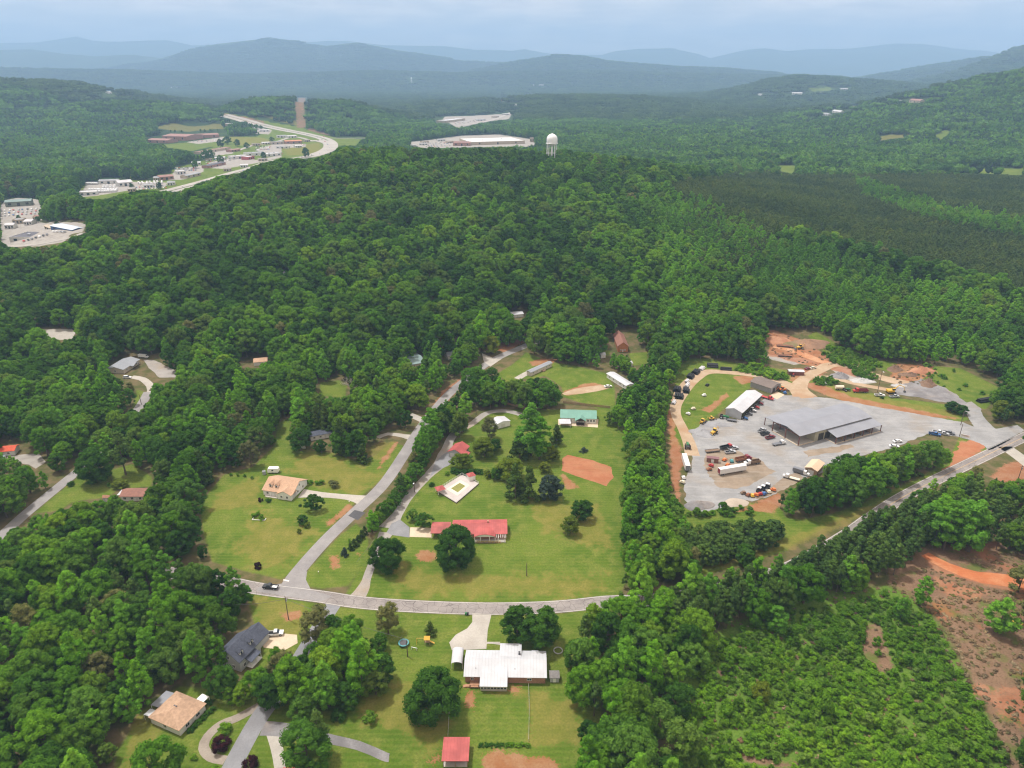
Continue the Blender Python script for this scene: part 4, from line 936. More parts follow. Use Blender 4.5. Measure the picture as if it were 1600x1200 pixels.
for i in range(4): st.box(L * .02 - i * .0 - .3, L * .06, -2.3 + i * .0, -1.2, 0, 0.48 - i * .12) if i == 0 else st.box(L*.02 - .3 - i * .3, L*.02 - .3 - (i-1)*.3, -2.3, -1.2, 0, .48 - i * .12)
st.build("steps", DECKW, t)
posts(t, [(L * .43, Dd + 3.0), (L * .56, Dd + 3.0), (L * .69, Dd + 3.0)], 3.5)
# barrel carport beside it
cpos = at(706, 1050); cA, cang, cL, cD = frame((705, 1046), (723, 1046), (714, 1012, 3.0))
t = thing("carport", "white barrel-roofed metal carport joined to the west end of the brick ranch", "carport", cA, cang)
cm = MB(); ns_ = 8
for i in range(ns_):
    a0, a1 = pi * i / ns_, pi * (i + 1) / ns_
    p = [(cL / 2 - cL / 2 * cos(a0), 2.3 + 1.1 * sin(a0)), (cL / 2 - cL / 2 * cos(a1), 2.3 + 1.1 * sin(a1))]
    cm.slab([(p[0][0], 0, p[0][1]), (p[1][0], 0, p[1][1]), (p[1][0], cD, p[1][1]), (p[0][0], cD, p[0][1])], .06)
cm.build("roof", WHITEMETAL_Y, t); posts(t, [(.1, .2), (cL - .1, .2), (.1, cD - .2), (cL - .1, cD - .2)], 2.3, .06)
# red-roofed shelter
loc, ang, L, Dd = frame((692, 1199), (731, 1199), (712, 1154, 2.9))
t = thing("open_shelter", "open wooden shelter under a plain red metal roof on the back lawn", "shelter", loc, ang)
MB().slab([(-.3, -.3, 3.0), (L + .3, -.3, 3.0), (L + .3, Dd + .3, 3.25), (-.3, Dd + .3, 3.25)], .15).build("roof", REDM, t)
posts(t, [(.15, .1), (L * .5, .1), (L - .15, .1), (.15, Dd - .2), (L - .15, Dd - .2), (.15, Dd/2), (L-.15, Dd/2)], 2.9, .1, WOOD)
MB().box(L*.2, L*.8, Dd*.3, Dd*.7, 0, .8).build("work_bench", WOOD, t); MB().box(.1, L-.1, .1, Dd-.1, .02, .08).build("slab", SLABM, t)
# red-roofed house in the big lawn
t, L, Dd = house("ranch_house", "low ranch house with long red metal roof and arched porch gable in the middle lawn", (708, 843), (791, 842), (750, 813, 3.0), 3.0, 1.5, BRICK, REDM,
    wins=[('f', .08, 1.1, 1.4, 1.1), ('f', .30, 1.1, 1.6, 1.2), ('r', .5, 1.2, 1.2, 1.1), ('b', .3, 1.1, 1.2, 1.1), ('b', .7, 1.1, 1.2, 1.1)], doors=[('f', .2, 1.0, 2.1)], ov=0.55)
MB().box(L*.64, L*.67, Dd*.6, Dd*.7, 3.4, 5.2).build("chimney", BRICK, t)
pg = MB(); a0, a1 = L * .40, L * .80; mid = (a0 + a1) / 2; n_ = 10
arc = [(a0 + (a1 - a0) * i / n_, 2.95 + 1.25 * sin(pi * i / n_)) for i in range(n_ + 1)]
pg.prism_y(arc + [(a1, 2.9), (a0, 2.9)], -2.4, -2.2); pg.build("porch_gable", TRIM, t)
pr = MB()
for i in range(n_):
    (x0_, z0_), (x1_, z1_) = arc[i], arc[i + 1]
    pr.slab([(x0_, -2.7, z0_ + .25), (x1_, -2.7, z1_ + .25), (x1_, Dd * .3, z1_ + .3), (x0_, Dd * .3, z0_ + .3)], .12)
pr.build("porch_roof", REDM, t)
posts(t, [(a0 + .2, -2.3), (mid - 2, -2.3), (mid + 2, -2.3), (a1 - .2, -2.3), (L - .6, -2.6), (L*.85, -2.6)], 2.9, .14)
MB().box(a0, L - .3, -2.6, -.03, 0, .25).build("porch_floor", SLABM, t)
MB().box(a0+.2, L - .4, -2.42, -2.34, .85, .95).box(a0+.2, L - .4, -2.42, -2.34, .35, .42).build("railing", TRIM, t)
pc = MB()
for i in range(6): pc.box(L*.82 + i*.8, L*.82 + i*.8 + .12, -2.9, -.1, 2.7, 2.85)
pc.build("pergola", TRIM, t)
loc, ang, L, Dd = frame((674, 841), (702, 841), (688, 816, 2.9))
t = thing("carport", "square carport under a faded red metal roof west of the red-roofed ranch", "carport", loc, ang)
gable(t, L, Dd, 2.7, .8, BRICK, REDM_D, 'x', .3, walls=False); posts(t, [(.2, .1), (L - .2, .1), (L / 2, .1), (.2, Dd - .2), (L - .2, Dd - .2)], 2.7, .14)
MB().box(L*.6, L - .1, Dd - .4, Dd-.2, 0, 2.6).build("wall", BRICK, t)
# red-roofed garage
t, L, Dd = house("garage", "two-bay garage with red metal roof and white doors beside the tarmac drive", (701, 713), (722, 717), (741, 699, 3.0), 3.0, 2.0, GREYW, REDM, 'y',
    doors=[('f', .27, 2.8, 2.4), ('f', .72, 2.8, 2.4)], wins=[('r', .3, 1.1, 1.2, 1.1), ('r', .7, 1.1, 1.2, 1.1)], ov=.5, cat="garage")
MB().slab([(L + .3, .3, 3.1), (L + 3.2, .3, 2.5), (L + 3.2, Dd * .45, 2.5), (L + .3, Dd * .45, 3.1)], .12).build("porch_roof", REDM, t)
posts(t, [(L + 3, .5), (L + 3, Dd * .43)], 2.45, .09)
# swimming pool terrace
PA = [at(*p)[:2] for p in [(682, 768), (713, 787), (748, 757), (722, 743)]]
cx = sum(p[0] for p in PA) / 4; cy = sum(p[1] for p in PA) / 4
t = thing("swimming_pool", "small pool of greenish water in a raised pale deck with dark sides", "pool", (cx, cy, 0))
rel = [(p[0] - cx, p[1] - cy) for p in PA]
MB().prism(rel, 0, .55).build("retaining_wall", M("dark_stone", (0.11, 0.09, 0.09), var=.35, scale=3), t)
sc_ = lambda k: [(p[0] * k, p[1] * k) for p in rel]
MB().prism(sc_(1.0), .553, .62).build("deck", soilmat("pool_deck", (0.44,0.4,0.38), (0.52,0.48,0.46)), t)
MB().prism(sc_(.56), .623, .69).build("coping", M("cream_coping", (0.62, 0.6, 0.48), var=.04), t)
MB().prism(sc_(.34), .693, .72).build("water", M("green_pool_water", (0.2, 0.205, 0.035), var=.15, rough=.15, spec=.6), t)
fb = MB()
for i in range(4):
    p, q = Vector(rel[i]), Vector(rel[(i + 1) % 4]); n_ = max(2, int((q - p).length / 1.2))
    for k in range(n_): a = p.lerp(q, k / n_); fb.tube((a.x, a.y, .6), (a.x, a.y, 1.6), .05, n=4)
    fb.tube((p.x, p.y, 1.6), (q.x, q.y, 1.6), .05, n=4); fb.tube((p.x, p.y, 1.1), (q.x, q.y, 1.1), .03, n=4)
fb.build("railing", TRIM, t)
def pavilion(label, px, py, w, h, wallm, name="pool_pavilion"):
    p = at(px, py); t = thing(name, label, "pavilion", (p[0], p[1], .62), radians(28))
    posts(t, [(-w/2, -w/2), (w/2, -w/2), (w/2, w/2), (-w/2, w/2)], h, .09)
    if wallm: MB().box(-w/2 + .1, w/2 - .1, -w/2 + .1, w/2 - .1, 0, h - .05).build("wall", wallm, t); add_door('f', 0, .9, 2.0, 1, 1, t)
    MB().add([(-w*.62, -w*.62, h), (w*.62, -w*.62, h), (w*.62, w*.62, h), (-w*.62, w*.62, h), (0, 0, h + w * .38)], [(0,1,4),(1,2,4),(2,3,4),(3,0,4),(3,2,1,0)]).build("roof", REDM, t)
pavilion("little pool house with pointed red roof at the top end of the pool deck", 736, 750, 3.2, 2.6, TRIM, "pool_house")
pavilion("square red-roofed gazebo at the lower left corner of the pool deck", 688, 771, 3.6, 2.4, None, "gazebo")
# white shed, green house
house("shed", "white metal shed with a plain white gable roof beside the looping drive", (775, 671), (797, 665), (783, 652, 3), 3.0, 1.0, WT, WHITEMETAL_Y, 'y', doors=[('f', .5, 2.6, 2.3)], ov=.3, cat="shed")
t, L, Dd = house("farmhouse", "white farmhouse with green metal roof and dark gabled porch above the patio", (876, 660), (931, 662), (903, 641, 3.2), 3.3, 2.2, WT, GREENM,
    wins=[('f', u, 1.1, 1.0, 1.3) for u in (.08, .18, .28, .78, .86, .94)] + [('l', .5, 1.2, 1, 1.2), ('r', .5, 1.2, 1, 1.2)], doors=[('f', .55, 1.1, 2.1)])
gable(t, L * .28, 4.6, 3.2, 1.7, WT, GREENM, 'y', .3, x0=L * .42, y0=-3.4, walls=False, roofname="porch_roof")
MB().prism_y([(L*.44, 3.2), (L*.68, 3.2), (L*.56, 4.6)], -3.3, -3.2).box(L*.44, L*.68, -3.3, -3.2, 3.0, 3.2).build("porch_gable", M("dark_stained_wood", (.07,.05,.045)), t)
MB().box(L*.45, L*.67, -3.1, -.03, .1, .5).build("porch_floor", M("dark_stained_wood"), t); posts(t, [(L*.45, -3.2), (L*.52, -3.2), (L*.6, -3.2), (L*.67, -3.2)], 3.1, .12, M("dark_stained_wood"))
loc, ang, L, Dd = frame((874, 668), (892, 668), (883, 655, 2.5))
t = thing("carport", "small flat white carport on the patio of the green-roofed farmhouse", "carport", loc, ang)
MB().slab([(0, 0, 2.5), (L, 0, 2.5), (L, Dd, 2.7), (0, Dd, 2.7)], .1).build("roof", WHITEMETAL, t); posts(t, [(.15, .15), (L-.15, .15), (.15, Dd-.15), (L-.15, Dd-.15)], 2.45, .07)
# cape house
t, L, Dd = house("cape_house", "white cottage with tan shingle roof and two dormers on the left lawn", (412, 773), (458, 780), (470, 748, 3.0), 2.9, 3.2, WT, TANSH,
    wins=[('f', .15, 1.0, 1.0, 1.2), ('r', .35, 1.0, 1.0, 1.2), ('r', .7, 1.0, 1.0, 1.2), ('r', .5, 3.6, .9, 1.1)], doors=[('f', .42, 1.0, 2.1)])
gable(t, L * .46, 5.0, 2.9, 1.9, WT, TANSH, 'y', .3, x0=L * .54, y0=-1.6, roofname="wing_roof")
add_window('f', L * .68, 1.0, 1.0, 1.2, L, Dd, t).location.y = -1.6; add_window('f', L * .87, 1.0, 1.0, 1.2, L, Dd, t).location.y = -1.6
for u in (.2, .4):
    d = MB().box(L*u - .8, L*u + .8, Dd*.14, Dd*.42, 3.4, 5.0).build("dormer", WT, t)
    gable(d, 1.6, Dd*.3, 5.0, .8, WT, TANSH, 'y', .2, x0=L*u - .8, y0=Dd*.14, walls=False)
    MB().box(L*u - .4, L*u + .4, Dd*.14 - .05, Dd*.14 + .02, 3.95, 4.8).build("pane", GLASS, d)
MB().box(L*.1, L*.5, -1.6, -.03, 0, .25).build("porch_floor", SLABM, t); posts(t, [(L*.12, -1.5), (L*.3, -1.5), (L*.5, -1.5)], 2.7, .08)
# trailer, dish
p = at(427, 740); t = thing("camper_trailer", "white rounded camper trailer parked behind the tan-roofed cottage", "trailer", (p[0] - 3, p[1], 0), 0)
prof = [(0, .7), (.15, 2.4), (.5, 2.9), (5.2, 3.0), (5.7, 2.6), (5.8, .9), (5.3, .6), (.3, .5)]
MB().prism_y(prof, 0, 2.4).build("body", TRIM, t); MB().box(2.3, 3.2, -.03, .02, 1.5, 2.2).build("window", GLASS, t)
for y in (.1, 2.3): MB().tube((2.9, y - .12, .35), (2.9, y + .12, .35), .35, n=12).build("wheel", STEEL, t)
MB().tube((5.6, 1.2, .6), (7.0, 1.2, .5), .06).build("tow_bar", STEEL, t)
p = at(413, 741); t = thing("storage_tank", "grey upright tank standing left of the camper trailer", "tank", tuple(p)); MB().lathe([(0, 0), (.9, 0), (.95, 1.9), (.5, 2.3), (0, 2.35)], 14).build("body", M("grey_paint", (.3, .32, .33)), t); MB().lathe([(.2,2.34),(.25,2.5),(0,2.55)], 8).build("lid", STEEL, t)
p = at(472, 706); t = thing("satellite_dish", "large tilted mesh satellite dish on the upper left lawn", "dish", tuple(p), radians(-30))
d = MB(); dv = [(r * cos(2*pi*i/20), r * .55 * (r / 2.1) ** 2 * 0.9, r * sin(2*pi*i/20)) for r in (.01, .7, 1.4, 2.1) for i in range(20)]
d.add(dv, [(k*20+i, k*20+(i+1) % 20, (k+1)*20+(i+1) % 20, (k+1)*20+i) for k in range(3) for i in range(20)]); dd = d.build("reflector", M("grey_mesh", (.34,.35,.36)), t); dd.location = (0, 0, 2.8); dd.rotation_euler = (radians(20), 0, 0)
MB().tube((0, .3, 0), (0, .3, 2.6), .1).build("mast", STEEL, t); MB().tube((0, .3, 2.8), (0, -1.5, 3.6), .05).build("feed_arm", STEEL, t)
# charcoal roofed house bottom left
t, L, Dd = house("two_storey_house", "pale grey house with charcoal shingle roof and twin dormers beside the wood", (377, 1050), (408, 1017), (352, 1008, 5), 4.6, 3.4, GREYW, DARKSH,
    wins=[('f', .2, 1, 1, 1.3), ('f', .8, 1, 1, 1.3), ('l', .3, 1, 1, 1.3), ('l', .7, 1, 1, 1.3), ('l', .5, 4.3, 1, 1.2)], doors=[('f', .5, 1, 2.1)])
HL, HD = L, Dd
gable(t, L*.55, Dd*.8, 3.4, 3.0, GREYW, DARKSH, 'x', .4, x0=L + .0, y0=Dd*.1, roofname="garage_roof")
for u in (.25, .75):
    d = MB().box(L*u - .8, L*u + .8, Dd*.1, Dd*.4, 5.2, 6.6).build("dormer", WT, t)
    gable(d, 1.6, Dd*.3, 6.6, .8, WT, DARKSH, 'y', .2, x0=L*u - .8, y0=Dd*.1, walls=False); MB().box(L*u - .4, L*u + .4, Dd*.1 - .05, Dd*.1 + .02, 5.6, 6.5).build("pane", GLASS, d)
MB().slab([(L*.25, -2.6, 2.8), (L*.75, -2.6, 2.8), (L*.75, 0, 3.7), (L*.25, 0, 3.7)], .14).build("porch_roof", DARKSH, t); posts(t, [(L*.27, -2.4), (L*.5, -2.4), (L*.73, -2.4)], 2.8, .1)
MB().box(L*.25, L*.75, -2.6, -.03, .1, .4).build("porch_floor", TRIM, t)
# tan roof house bottom left
t, L, Dd = house("bungalow", "bungalow with broad brown hipped shingle roof and lean-to awnings, bottom left", (282, 1150), (322, 1110), (257, 1098, 3), 2.8, 2.2, WT, TANSH2, hip=3.5,
    wins=[('f', .3, 1, 1.4, 1.1), ('f', .7, 1, 1.4, 1.1), ('l', .5, 1, 1.2, 1.1)], doors=[('f', .5, 1, 2.1)])
MB().slab([(L*.35, Dd + .3, 2.9), (L*.35, Dd + 4.0, 2.4), (L*.95, Dd + 4.0, 2.4), (L*.95, Dd + .3, 2.9)], .1).build("awning", GALV, t)
MB().slab([(L*.0, Dd + .3, 2.8), (L*.0, Dd + 3.0, 2.3), (L*.25, Dd + 3.0, 2.3), (L*.25, Dd + .3, 2.8)], .1).build("awning", WHITEMETAL, t)
posts(t, [(L*.36, Dd + 3.9), (L*.65, Dd + 3.9), (L*.94, Dd + 3.9), (.1, Dd+2.9), (L*.24, Dd+2.9)], 2.35, .06)
MB().box(L*.45, L*.49, Dd*.45, Dd*.55, 4.4, 5.2).build("chimney", STEEL, t); MB().slab([(L+.2, 1, 2.8), (L + 3, 1, 2.7), (L + 3, 4, 2.7), (L+.2, 4, 2.8)], .12).build("porch_roof", TRIM, t); posts(t, [(L + 2.9, 1.1), (L + 2.9, 3.9)], 2.6, .08)
# other houses among the trees
house("small_house", "roof edge of a small house with bright red metal roof, cut by the bottom border", (441, 1226), (484, 1226), (462, 1197, 3.6), 2.6, 1.2, WT, M("bright_red_metal_roof", (0.55, .07, .04), stripes=(0, .8, .25)), wins=[('f', .3, 1, 1.2, 1), ('f', .7, 1, 1.2, 1)])
t, L, Dd = house("brown_roofed_house", "small white house with red-brown shingle roof by the left lane", (190, 783), (240, 783), (215, 763, 3), 2.8, 1.4, WT, BRNSH, wins=[('f', .12, 1, 1.2, 1.2), ('f', .35, 1, 1.2, 1.2), ('f', .6, 1, 1.2, 1.2)], doors=[('f', .5, 1, 2)])
MB().slab([(-2.4, 1, 2.7), (0, 1, 2.9), (0, 6, 2.9), (-2.4, 6, 2.7)], .1).build("porch_roof", WHITEMETAL, t)
house("shed", "little weathered shed with rusty roof left of the brown-roofed house", (162, 784), (172, 784), (168, 774, 2.6), 2.3, .8, GREYW, M("rusty_roof", (.38, .2, .13), var=.3), cat="shed", ov=.2, doors=[('f', .5, .9, 1.8)])
house("shed", "open tan shed with pale roof at the wood edge behind the brown-roofed house", (243, 742), (266, 742), (254, 733, 2.4), 2.2, .7, WOOD, M("tan_metal_roof", (.52, .38, .27), var=.12), cat="shed", ov=.3, doors=[('f', .5, 1.2, 1.8)])
t, L, Dd = house("grey_roofed_house", "beige house with pale grey metal roof and dark porch in a left-hand clearing", (194, 584), (219, 568), (200, 556, 3), 3.0, 1.7, BEIGE, MOBR, wins=[('f', .2, 1.1, 1, 1.2), ('f', .8, 1.1, 1, 1.2), ('l', .5, 1.1, 1, 1.2)], doors=[('f', .55, 1, 2.1)])
gable(t, L*.35, 3.0, 2.7, 1.2, BEIGE, MOBR, 'y', .2, x0=L*.4, y0=-2.6, walls=False, roofname="porch_roof"); posts(t, [(L*.42, -2.4), (L*.73, -2.4)], 2.6, .1, STEEL)
house("small_house", "white building with orange-red metal roof at the far left edge", (-8, 714), (24, 711), (5, 697, 3), 2.8, 1.1, WT, M("orange_red_metal_roof", (.56, .1, .05), stripes=(0, .8, .25)), wins=[('f', .7, 1, 1, 1)], doors=[('f', .4, 1, 2)])
house("shed", "low blue-grey roofed annex in front of the orange-red roof", (-14, 724), (6, 722), (-4, 712, 2.4), 2.2, .6, WT, M("blue_grey_roof", (.3, .36, .44)), cat="shed", doors=[('f', .5, 1, 1.9)])
house("mobile_home", "grey-roofed white mobile home half hidden by dark conifers", (486, 689), (524, 682), (504, 671, 3), 2.8, .7, WT, DARKSH, wins=[('f', .15, 1.1, 1, 1), ('f', .4, 1.1, 1, 1), ('f', .8, 1.1, 1, 1)], doors=[('f', .6, .9, 2)])
t, L, Dd = house("mobile_home", "beige single-wide mobile home with grey roof and wooden steps at the cul-de-sac", (829, 588), (862, 573), (840, 572, 3), 2.9, .7, BEIGE, MOBR, wins=[('f', u, 1.2, 1, 1) for u in (.12, .3, .75, .9)], doors=[('f', .55, .9, 2)])
MB().box(L*.5, L*.62, -1.8, -.03, .1, .8).build("steps", WOOD, t)
house("mobile_home", "white single-wide mobile home with white roof on the sloping field", (948, 590), (978, 609), (965, 585, 3), 2.9, .6, WT, WHITEMETAL, wins=[('f', u, 1.2, 1, 1) for u in (.15, .35, .7, .88)], doors=[('f', .5, .9, 2)])
house("tree_shaded_house", "low house with blue-green roof half hidden in trees left of the side road", (640, 576), (664, 572), (652, 552, 3), 2.8, 1.6, BEIGE, M("blue_green_roof", (.22, .3, .3)), wins=[('f', .3, 1, 1, 1)])
house("tree_shaded_house", "house with pale tan shingle roof under the trees above the cul-de-sac", (704, 536), (724, 530), (713, 515, 3), 2.8, 1.8, BEIGE, M("pale_tan_shingles", (.42, .34, .27)), 'y', wins=[('f', .5, 1, 1, 1)])
t, L, Dd = house("cabin", "orange-brown log cabin with steep dark red roof among trees", (965, 550), (981, 550), (973, 522, 3), 4.6, 3.0, M("orange_logs", (.42, .17, .07), stripes=(2, .4, .3)), BRNSH, 'y', wins=[('f', .3, 1, .8, 1), ('f', .7, 1, .8, 1)], doors=[('f', .5, .9, 2)])
for A, B, D, lb in (((700, 562), (712, 560), 8.0, "white-roofed outbuilding glimpsed between trees beside the side road"), ((397, 572), (418, 570), 8.0, "tan roof glimpsed through the wood above the dead tree"), ((800, 497), (818, 495), 8.0, "pale roof glimpsed through the wood beyond the cul-de-sac"), ((873, 458), (882, 457), 6.0, "brick chimneyed roof glimpsed high in the hillside wood"), ((939, 560), (946, 559), 3.0, "white camper roof behind the tall trees near the cabin"), ((434, 432), (446, 431), 5.0, "small white roof deep in the hillside wood"), ((979, 574), (988, 573), 4.0, "small white outbuilding above the white mobile home")):
    house("outbuilding", lb, A, B, D, 2.6, 1.0, WT, TANSH if 'tan' in lb else (BRICK if 'brick' in lb else WHITEMETAL), cat="outbuilding", ov=.3, doors=[('f', .5, 1, 2)])
loc, ang, L, Dd = frame((862, 668), (900, 668), 2)
# ------------------------------------------------------------------ contractor's buildings
P1 = at(1247, 697.5); P0 = at(1204, 674); P2 = at(1361.5, 651, 6.6)
ang = atan2(P2[1] - P1[1], P2[0] - P1[0]); L = float(np.hypot(*(P2 - P1)[:2])); dv = P0 - P1
Dd = float(-sin(ang) * dv[0] + cos(ang) * dv[1]); print('warehouse', L, Dd, 'skew', cos(ang)*dv[0]+sin(ang)*dv[1])
t = thing("warehouse", "large open-sided steel warehouse with wide grey metal roof in the gravel yard", "warehouse", tuple(P1), ang)
hw = 6.4; x1 = L * .22
OLIVE = M("olive_beige_cladding", (.37, .35, .26), stripes=(0, .6, .15))
MB().box(x1, L - .3, .35, Dd - 3, 0, hw - .3).build("wall", OLIVE, t)
gable(t, L, Dd, hw, 1.5, OLIVE, GALV, 'x', .35, walls=False)
for u in (.27, .36): MB().box(L * u, L * u + 4.0, .26, .37, .05, 4.4).build("bay_shade_panel", DARKIN, t)  # flat dark panels, the bays' inner shade painted onto the wall
MB().box(0, x1, Dd*.0 + .1, .6, -.0, .35).box(0, .5, .1, Dd - .2, 0, .35).build("curb", CONC2, t); MB().box(.5, x1, .6, Dd - 3, .02, .1).build("slab", SLABM, t)
posts(t, [(.2, .3), (.2, Dd * .5), (.2, Dd - .3), (x1 * .5, Dd - .3)], hw - .1, .2, RUSTP)
MB().box(.1, L-.1, .25, .33, hw-.5, hw-.05).box(.15, .23, .4, Dd-.4, hw-.5, hw-.05).build("beam", RUSTP, t)
lx0, lx1, ld = L * .37, L + 1.0, 7.2
MB().slab([(lx0, -ld, 4.3), (lx1, -ld, 4.3), (lx1, .2, 5.75), (lx0, .2, 5.75)], .18).build("lean_to_roof", GALV, t)
posts(t, [(lx0 + .2 + (lx1 - lx0 - .4) * i / 5, -ld + .3) for i in range(6)], 4.15, .18, RUSTP)
MB().box(lx0 + .4, lx1 - .2, -ld + .1, -ld + .5, 0, .3).box(lx0 + .0, lx0 + .4, -ld + .1, 0, 0, .3).build("curb", CONC2, t)
for i in range(1, 5):
    x = lx0 + (lx1 - lx0) * i / 5; MB().box(x - .1, x + .1, -ld + 1.5, .2, 0, 3.8).build("bay_wall", M("weathered_wood"), t)
MB().slab([(L*.03, Dd + .4, 5.9), (L * .62, Dd + .4, 5.9), (L * .62, Dd + 8, 5.0), (L*.03, Dd + 8, 5.0)], .16).build("lean_to_roof", GALV, t)
posts(t, [(L*.03 + .3 + L * .58 * i / 3, Dd + 7.7) for i in range(4)], 4.9, .18, RUSTP)
WH = (P1, ang, L, Dd)
# white metal shed: open on its right-hand side
a_ = at(1158, 656); b_ = at(1129, 652.5); c_ = at(1189, 627)
d1 = c_ - a_; ang = atan2(d1[1], d1[0]); L = float(np.hypot(d1[0], d1[1])); d2 = b_ - a_; Dd = float(-sin(ang) * d2[0] + cos(ang) * d2[1])
Dd = max(Dd, 9.0); print('shed', L, Dd)
t = thing("metal_shed", "white metal shed with bright ribbed roof and open front full of machines", "shed", tuple(a_), ang)
MB().box(0, .2, .2, Dd, 0, 4.5).box(.2, L, Dd - .2, Dd, 0, 4.5).box(L - .2, L, .2, Dd - .2, 0, 4.5).build("wall", GALV_Y, t)
MB().prism_x([(0.02, 4.5), (Dd, 4.5), (Dd / 2, 6.2)], 0.01, .2).prism_x([(0.02, 4.5), (Dd, 4.5), (Dd / 2, 6.2)], L - .2, L-.01).build("gable_wall", GALV_Y, t)
gable(t, L, Dd, 4.5, 1.7, GALV_Y, WHITEMETAL, 'x', .3, walls=False)
posts(t, [(.2 + (L - .4) * i / 6, .15) for i in range(1, 6)], 4.5, .12, STEEL)
WS = (a_, ang, L, Dd)
# brown pole barn
a_ = at(1173, 606); b_ = at(1202, 615.5)
t, L, Dd = house("pole_barn", "grey open-ended pole barn with dull brown roof behind the white shed", (1172, 604), (1204, 615), (1189, 588, 4.2), 3.6, 1.4, M("grey_cladding", (.27, .27, .27), stripes=(0, .6, .2)), M("dull_brown_roof", (.17, .14, .125), var=.1, stripes=(0, .9, .25)), cat="barn", doors=[('r', .3, 3.0, 3.0), ('r', .7, 3.0, 3.0)])
for c in t.children:
    if c.name.startswith("garage_door"): c.data.materials[0] = DARKIN  # end panels coloured dark to paint the shade inside the open barn
house("tan_shed", "tan-roofed open shed at the lower edge of the gravel yard", (1257, 738), (1275, 744), 10.5, 3.0, 1.0, WOOD, M("tan_panel_roof", (.58, .44, .31), var=.07, stripes=(0, 1, .12)), 'y', cat="shed", doors=[('f', .5, 3, 2.4)])
house("long_shed", "long narrow white-roofed shelter beside the red dirt pile", (1232, 586), (1256, 587), 4.0, 2.6, .4, RUSTP, WHITEMETAL, cat="shed", ov=.2)
house("rusty_shed", "small maroon-roofed shed at the left of the machine island", (1104, 722), (1122, 724), (1111, 712, 3), 2.6, .5, M("rust_cladding", (.2, .1, .08)), M("maroon_roof", (.23, .13, .14), stripes=(0, .8, .2)), cat="shed", ov=.3, doors=[('f', .5, 1.5, 2)])
p = at(1070, 708)
# ------------------------------------------------------------------ water tower
Yt = 1110.0; zt = float(H(0.0 + 62 * Yt / 1100 * 1.0, Yt))
xt = (862.5 - 800) / FPX * row_depth(Yt, 95); zt = float(H(xt, Yt)); top = CAMZ - Yt * tan_dep(208)
t = thing("water_tower", "white water tower with domed tank on four legs above the ridge wood", "water tower", (xt, Yt, zt)); print('tower', zt, top)
WPAINT = M("tower_white_paint", (.8, .81, .82), var=.04, rough=.4)
hh = top - zt; tb = hh - 15.5; Rt = 8.0
MB().lathe([(0, tb - 3.0), (3, tb - 2.7), (6, tb - 1.4), (Rt, tb + 1.2), (Rt, tb + 8.2), (6.9, tb + 11), (4.2, tb + 13.6), (1.2, tb + 14.8), (0, tb + 15)], 28).build("tank", WPAINT, t, True)
MB().lathe([(Rt, tb + 1.0), (Rt + 1.2, tb + 1.0), (Rt + 1.2, tb + 1.3), (Rt, tb + 1.3)], 28).lathe([(Rt + 1.15, tb + 2.3), (Rt + 1.25, tb + 2.3), (Rt + 1.25, tb + 2.45), (Rt + 1.15, tb + 2.45)], 28).build("balcony", WPAINT, t)
MB().lathe([(.6, tb + 14.8), (.6, tb + 15.5), (0, tb + 15.6)], 10).build("vent", WPAINT, t)
MB().tube((0, 0, 0), (0, 0, tb - 2.8), 1.3, n=14).build("riser_pipe", WPAINT, t)
lg = [(cos(a) * 8.0, sin(a) * 8.0) for a in (.5, .5 + pi / 2, .5 + pi, .5 + 1.5 * pi)]
for x, y in lg: MB().tube((x * 1.18, y * 1.18, -1), (x, y, tb + 2), .62, n=10).build("leg", WPAINT, t)
br = MB()
for k in (.33, .66):
    for i in range(4):
        a, b_ = lg[i], lg[(i + 1) % 4]; z = tb * k; br.tube((a[0] * 1.07, a[1] * 1.07, z), (b_[0] * 1.07, b_[1] * 1.07, z), .22, n=6)
br.build("brace", WPAINT, t)
# ------------------------------------------------------------------ vehicles and machines
def paint(n, c): return M(n, c, rough=.35, var=.04, spec=.5)
PC = {'white': paint("white_paint", (.74,.75,.76)), 'silver': paint("silver_paint", (.42,.44,.47)), 'black': paint("black_paint", (.025,.03,.035)), 'maroon': paint("maroon_paint", (.2,.025,.04)),
      'red': paint("red_paint", (.42,.04,.04)), 'blue': paint("blue_paint", (.04,.13,.34)), 'green': paint("green_paint", (.03,.17,.06)), 'yellow': paint("machine_yellow", (.62,.38,.05)),
      'orange': paint("orange_paint", (.62,.18,.05)), 'grey': paint("grey_vehicle_paint", (.16,.17,.19)), 'cream': paint("cream_paint", (.68,.63,.5)), 'teal': paint("teal_paint", (.08,.3,.32)), 'rust': M("rusty_steel", (.27,.12,.07), var=.3, scale=3), 'brown': M("bed_boards", (.2,.14,.1), var=.2)}
TYRE = M("tyre_rubber", (.02,.02,.02), var=.2); ALUM = M("trailer_white", (.7,.7,.7), var=.05, stripes=(0, .6, .15))
def wheel_at(root, x, y, r=.36, w=.24):
    o = MB().tube((0, -w / 2, 0), (0, w / 2, 0), r, n=14).build("wheel", TYRE, root); o.location = (x, y, r)
    MB().tube((0, -w / 2 - .015, 0), (0, w / 2 + .015, 0), r * .5, n=10).build("rim", PC['silver'], o); return o
def vroot(name, label, cat, px, py, hd, group=None, scale=1.0):
    p = at(px, py); z = float(H(p[0], p[1])); t = thing(name, label, cat, (p[0], p[1], z + .06), radians(hd), group); t.scale = (scale,) * 3; return t
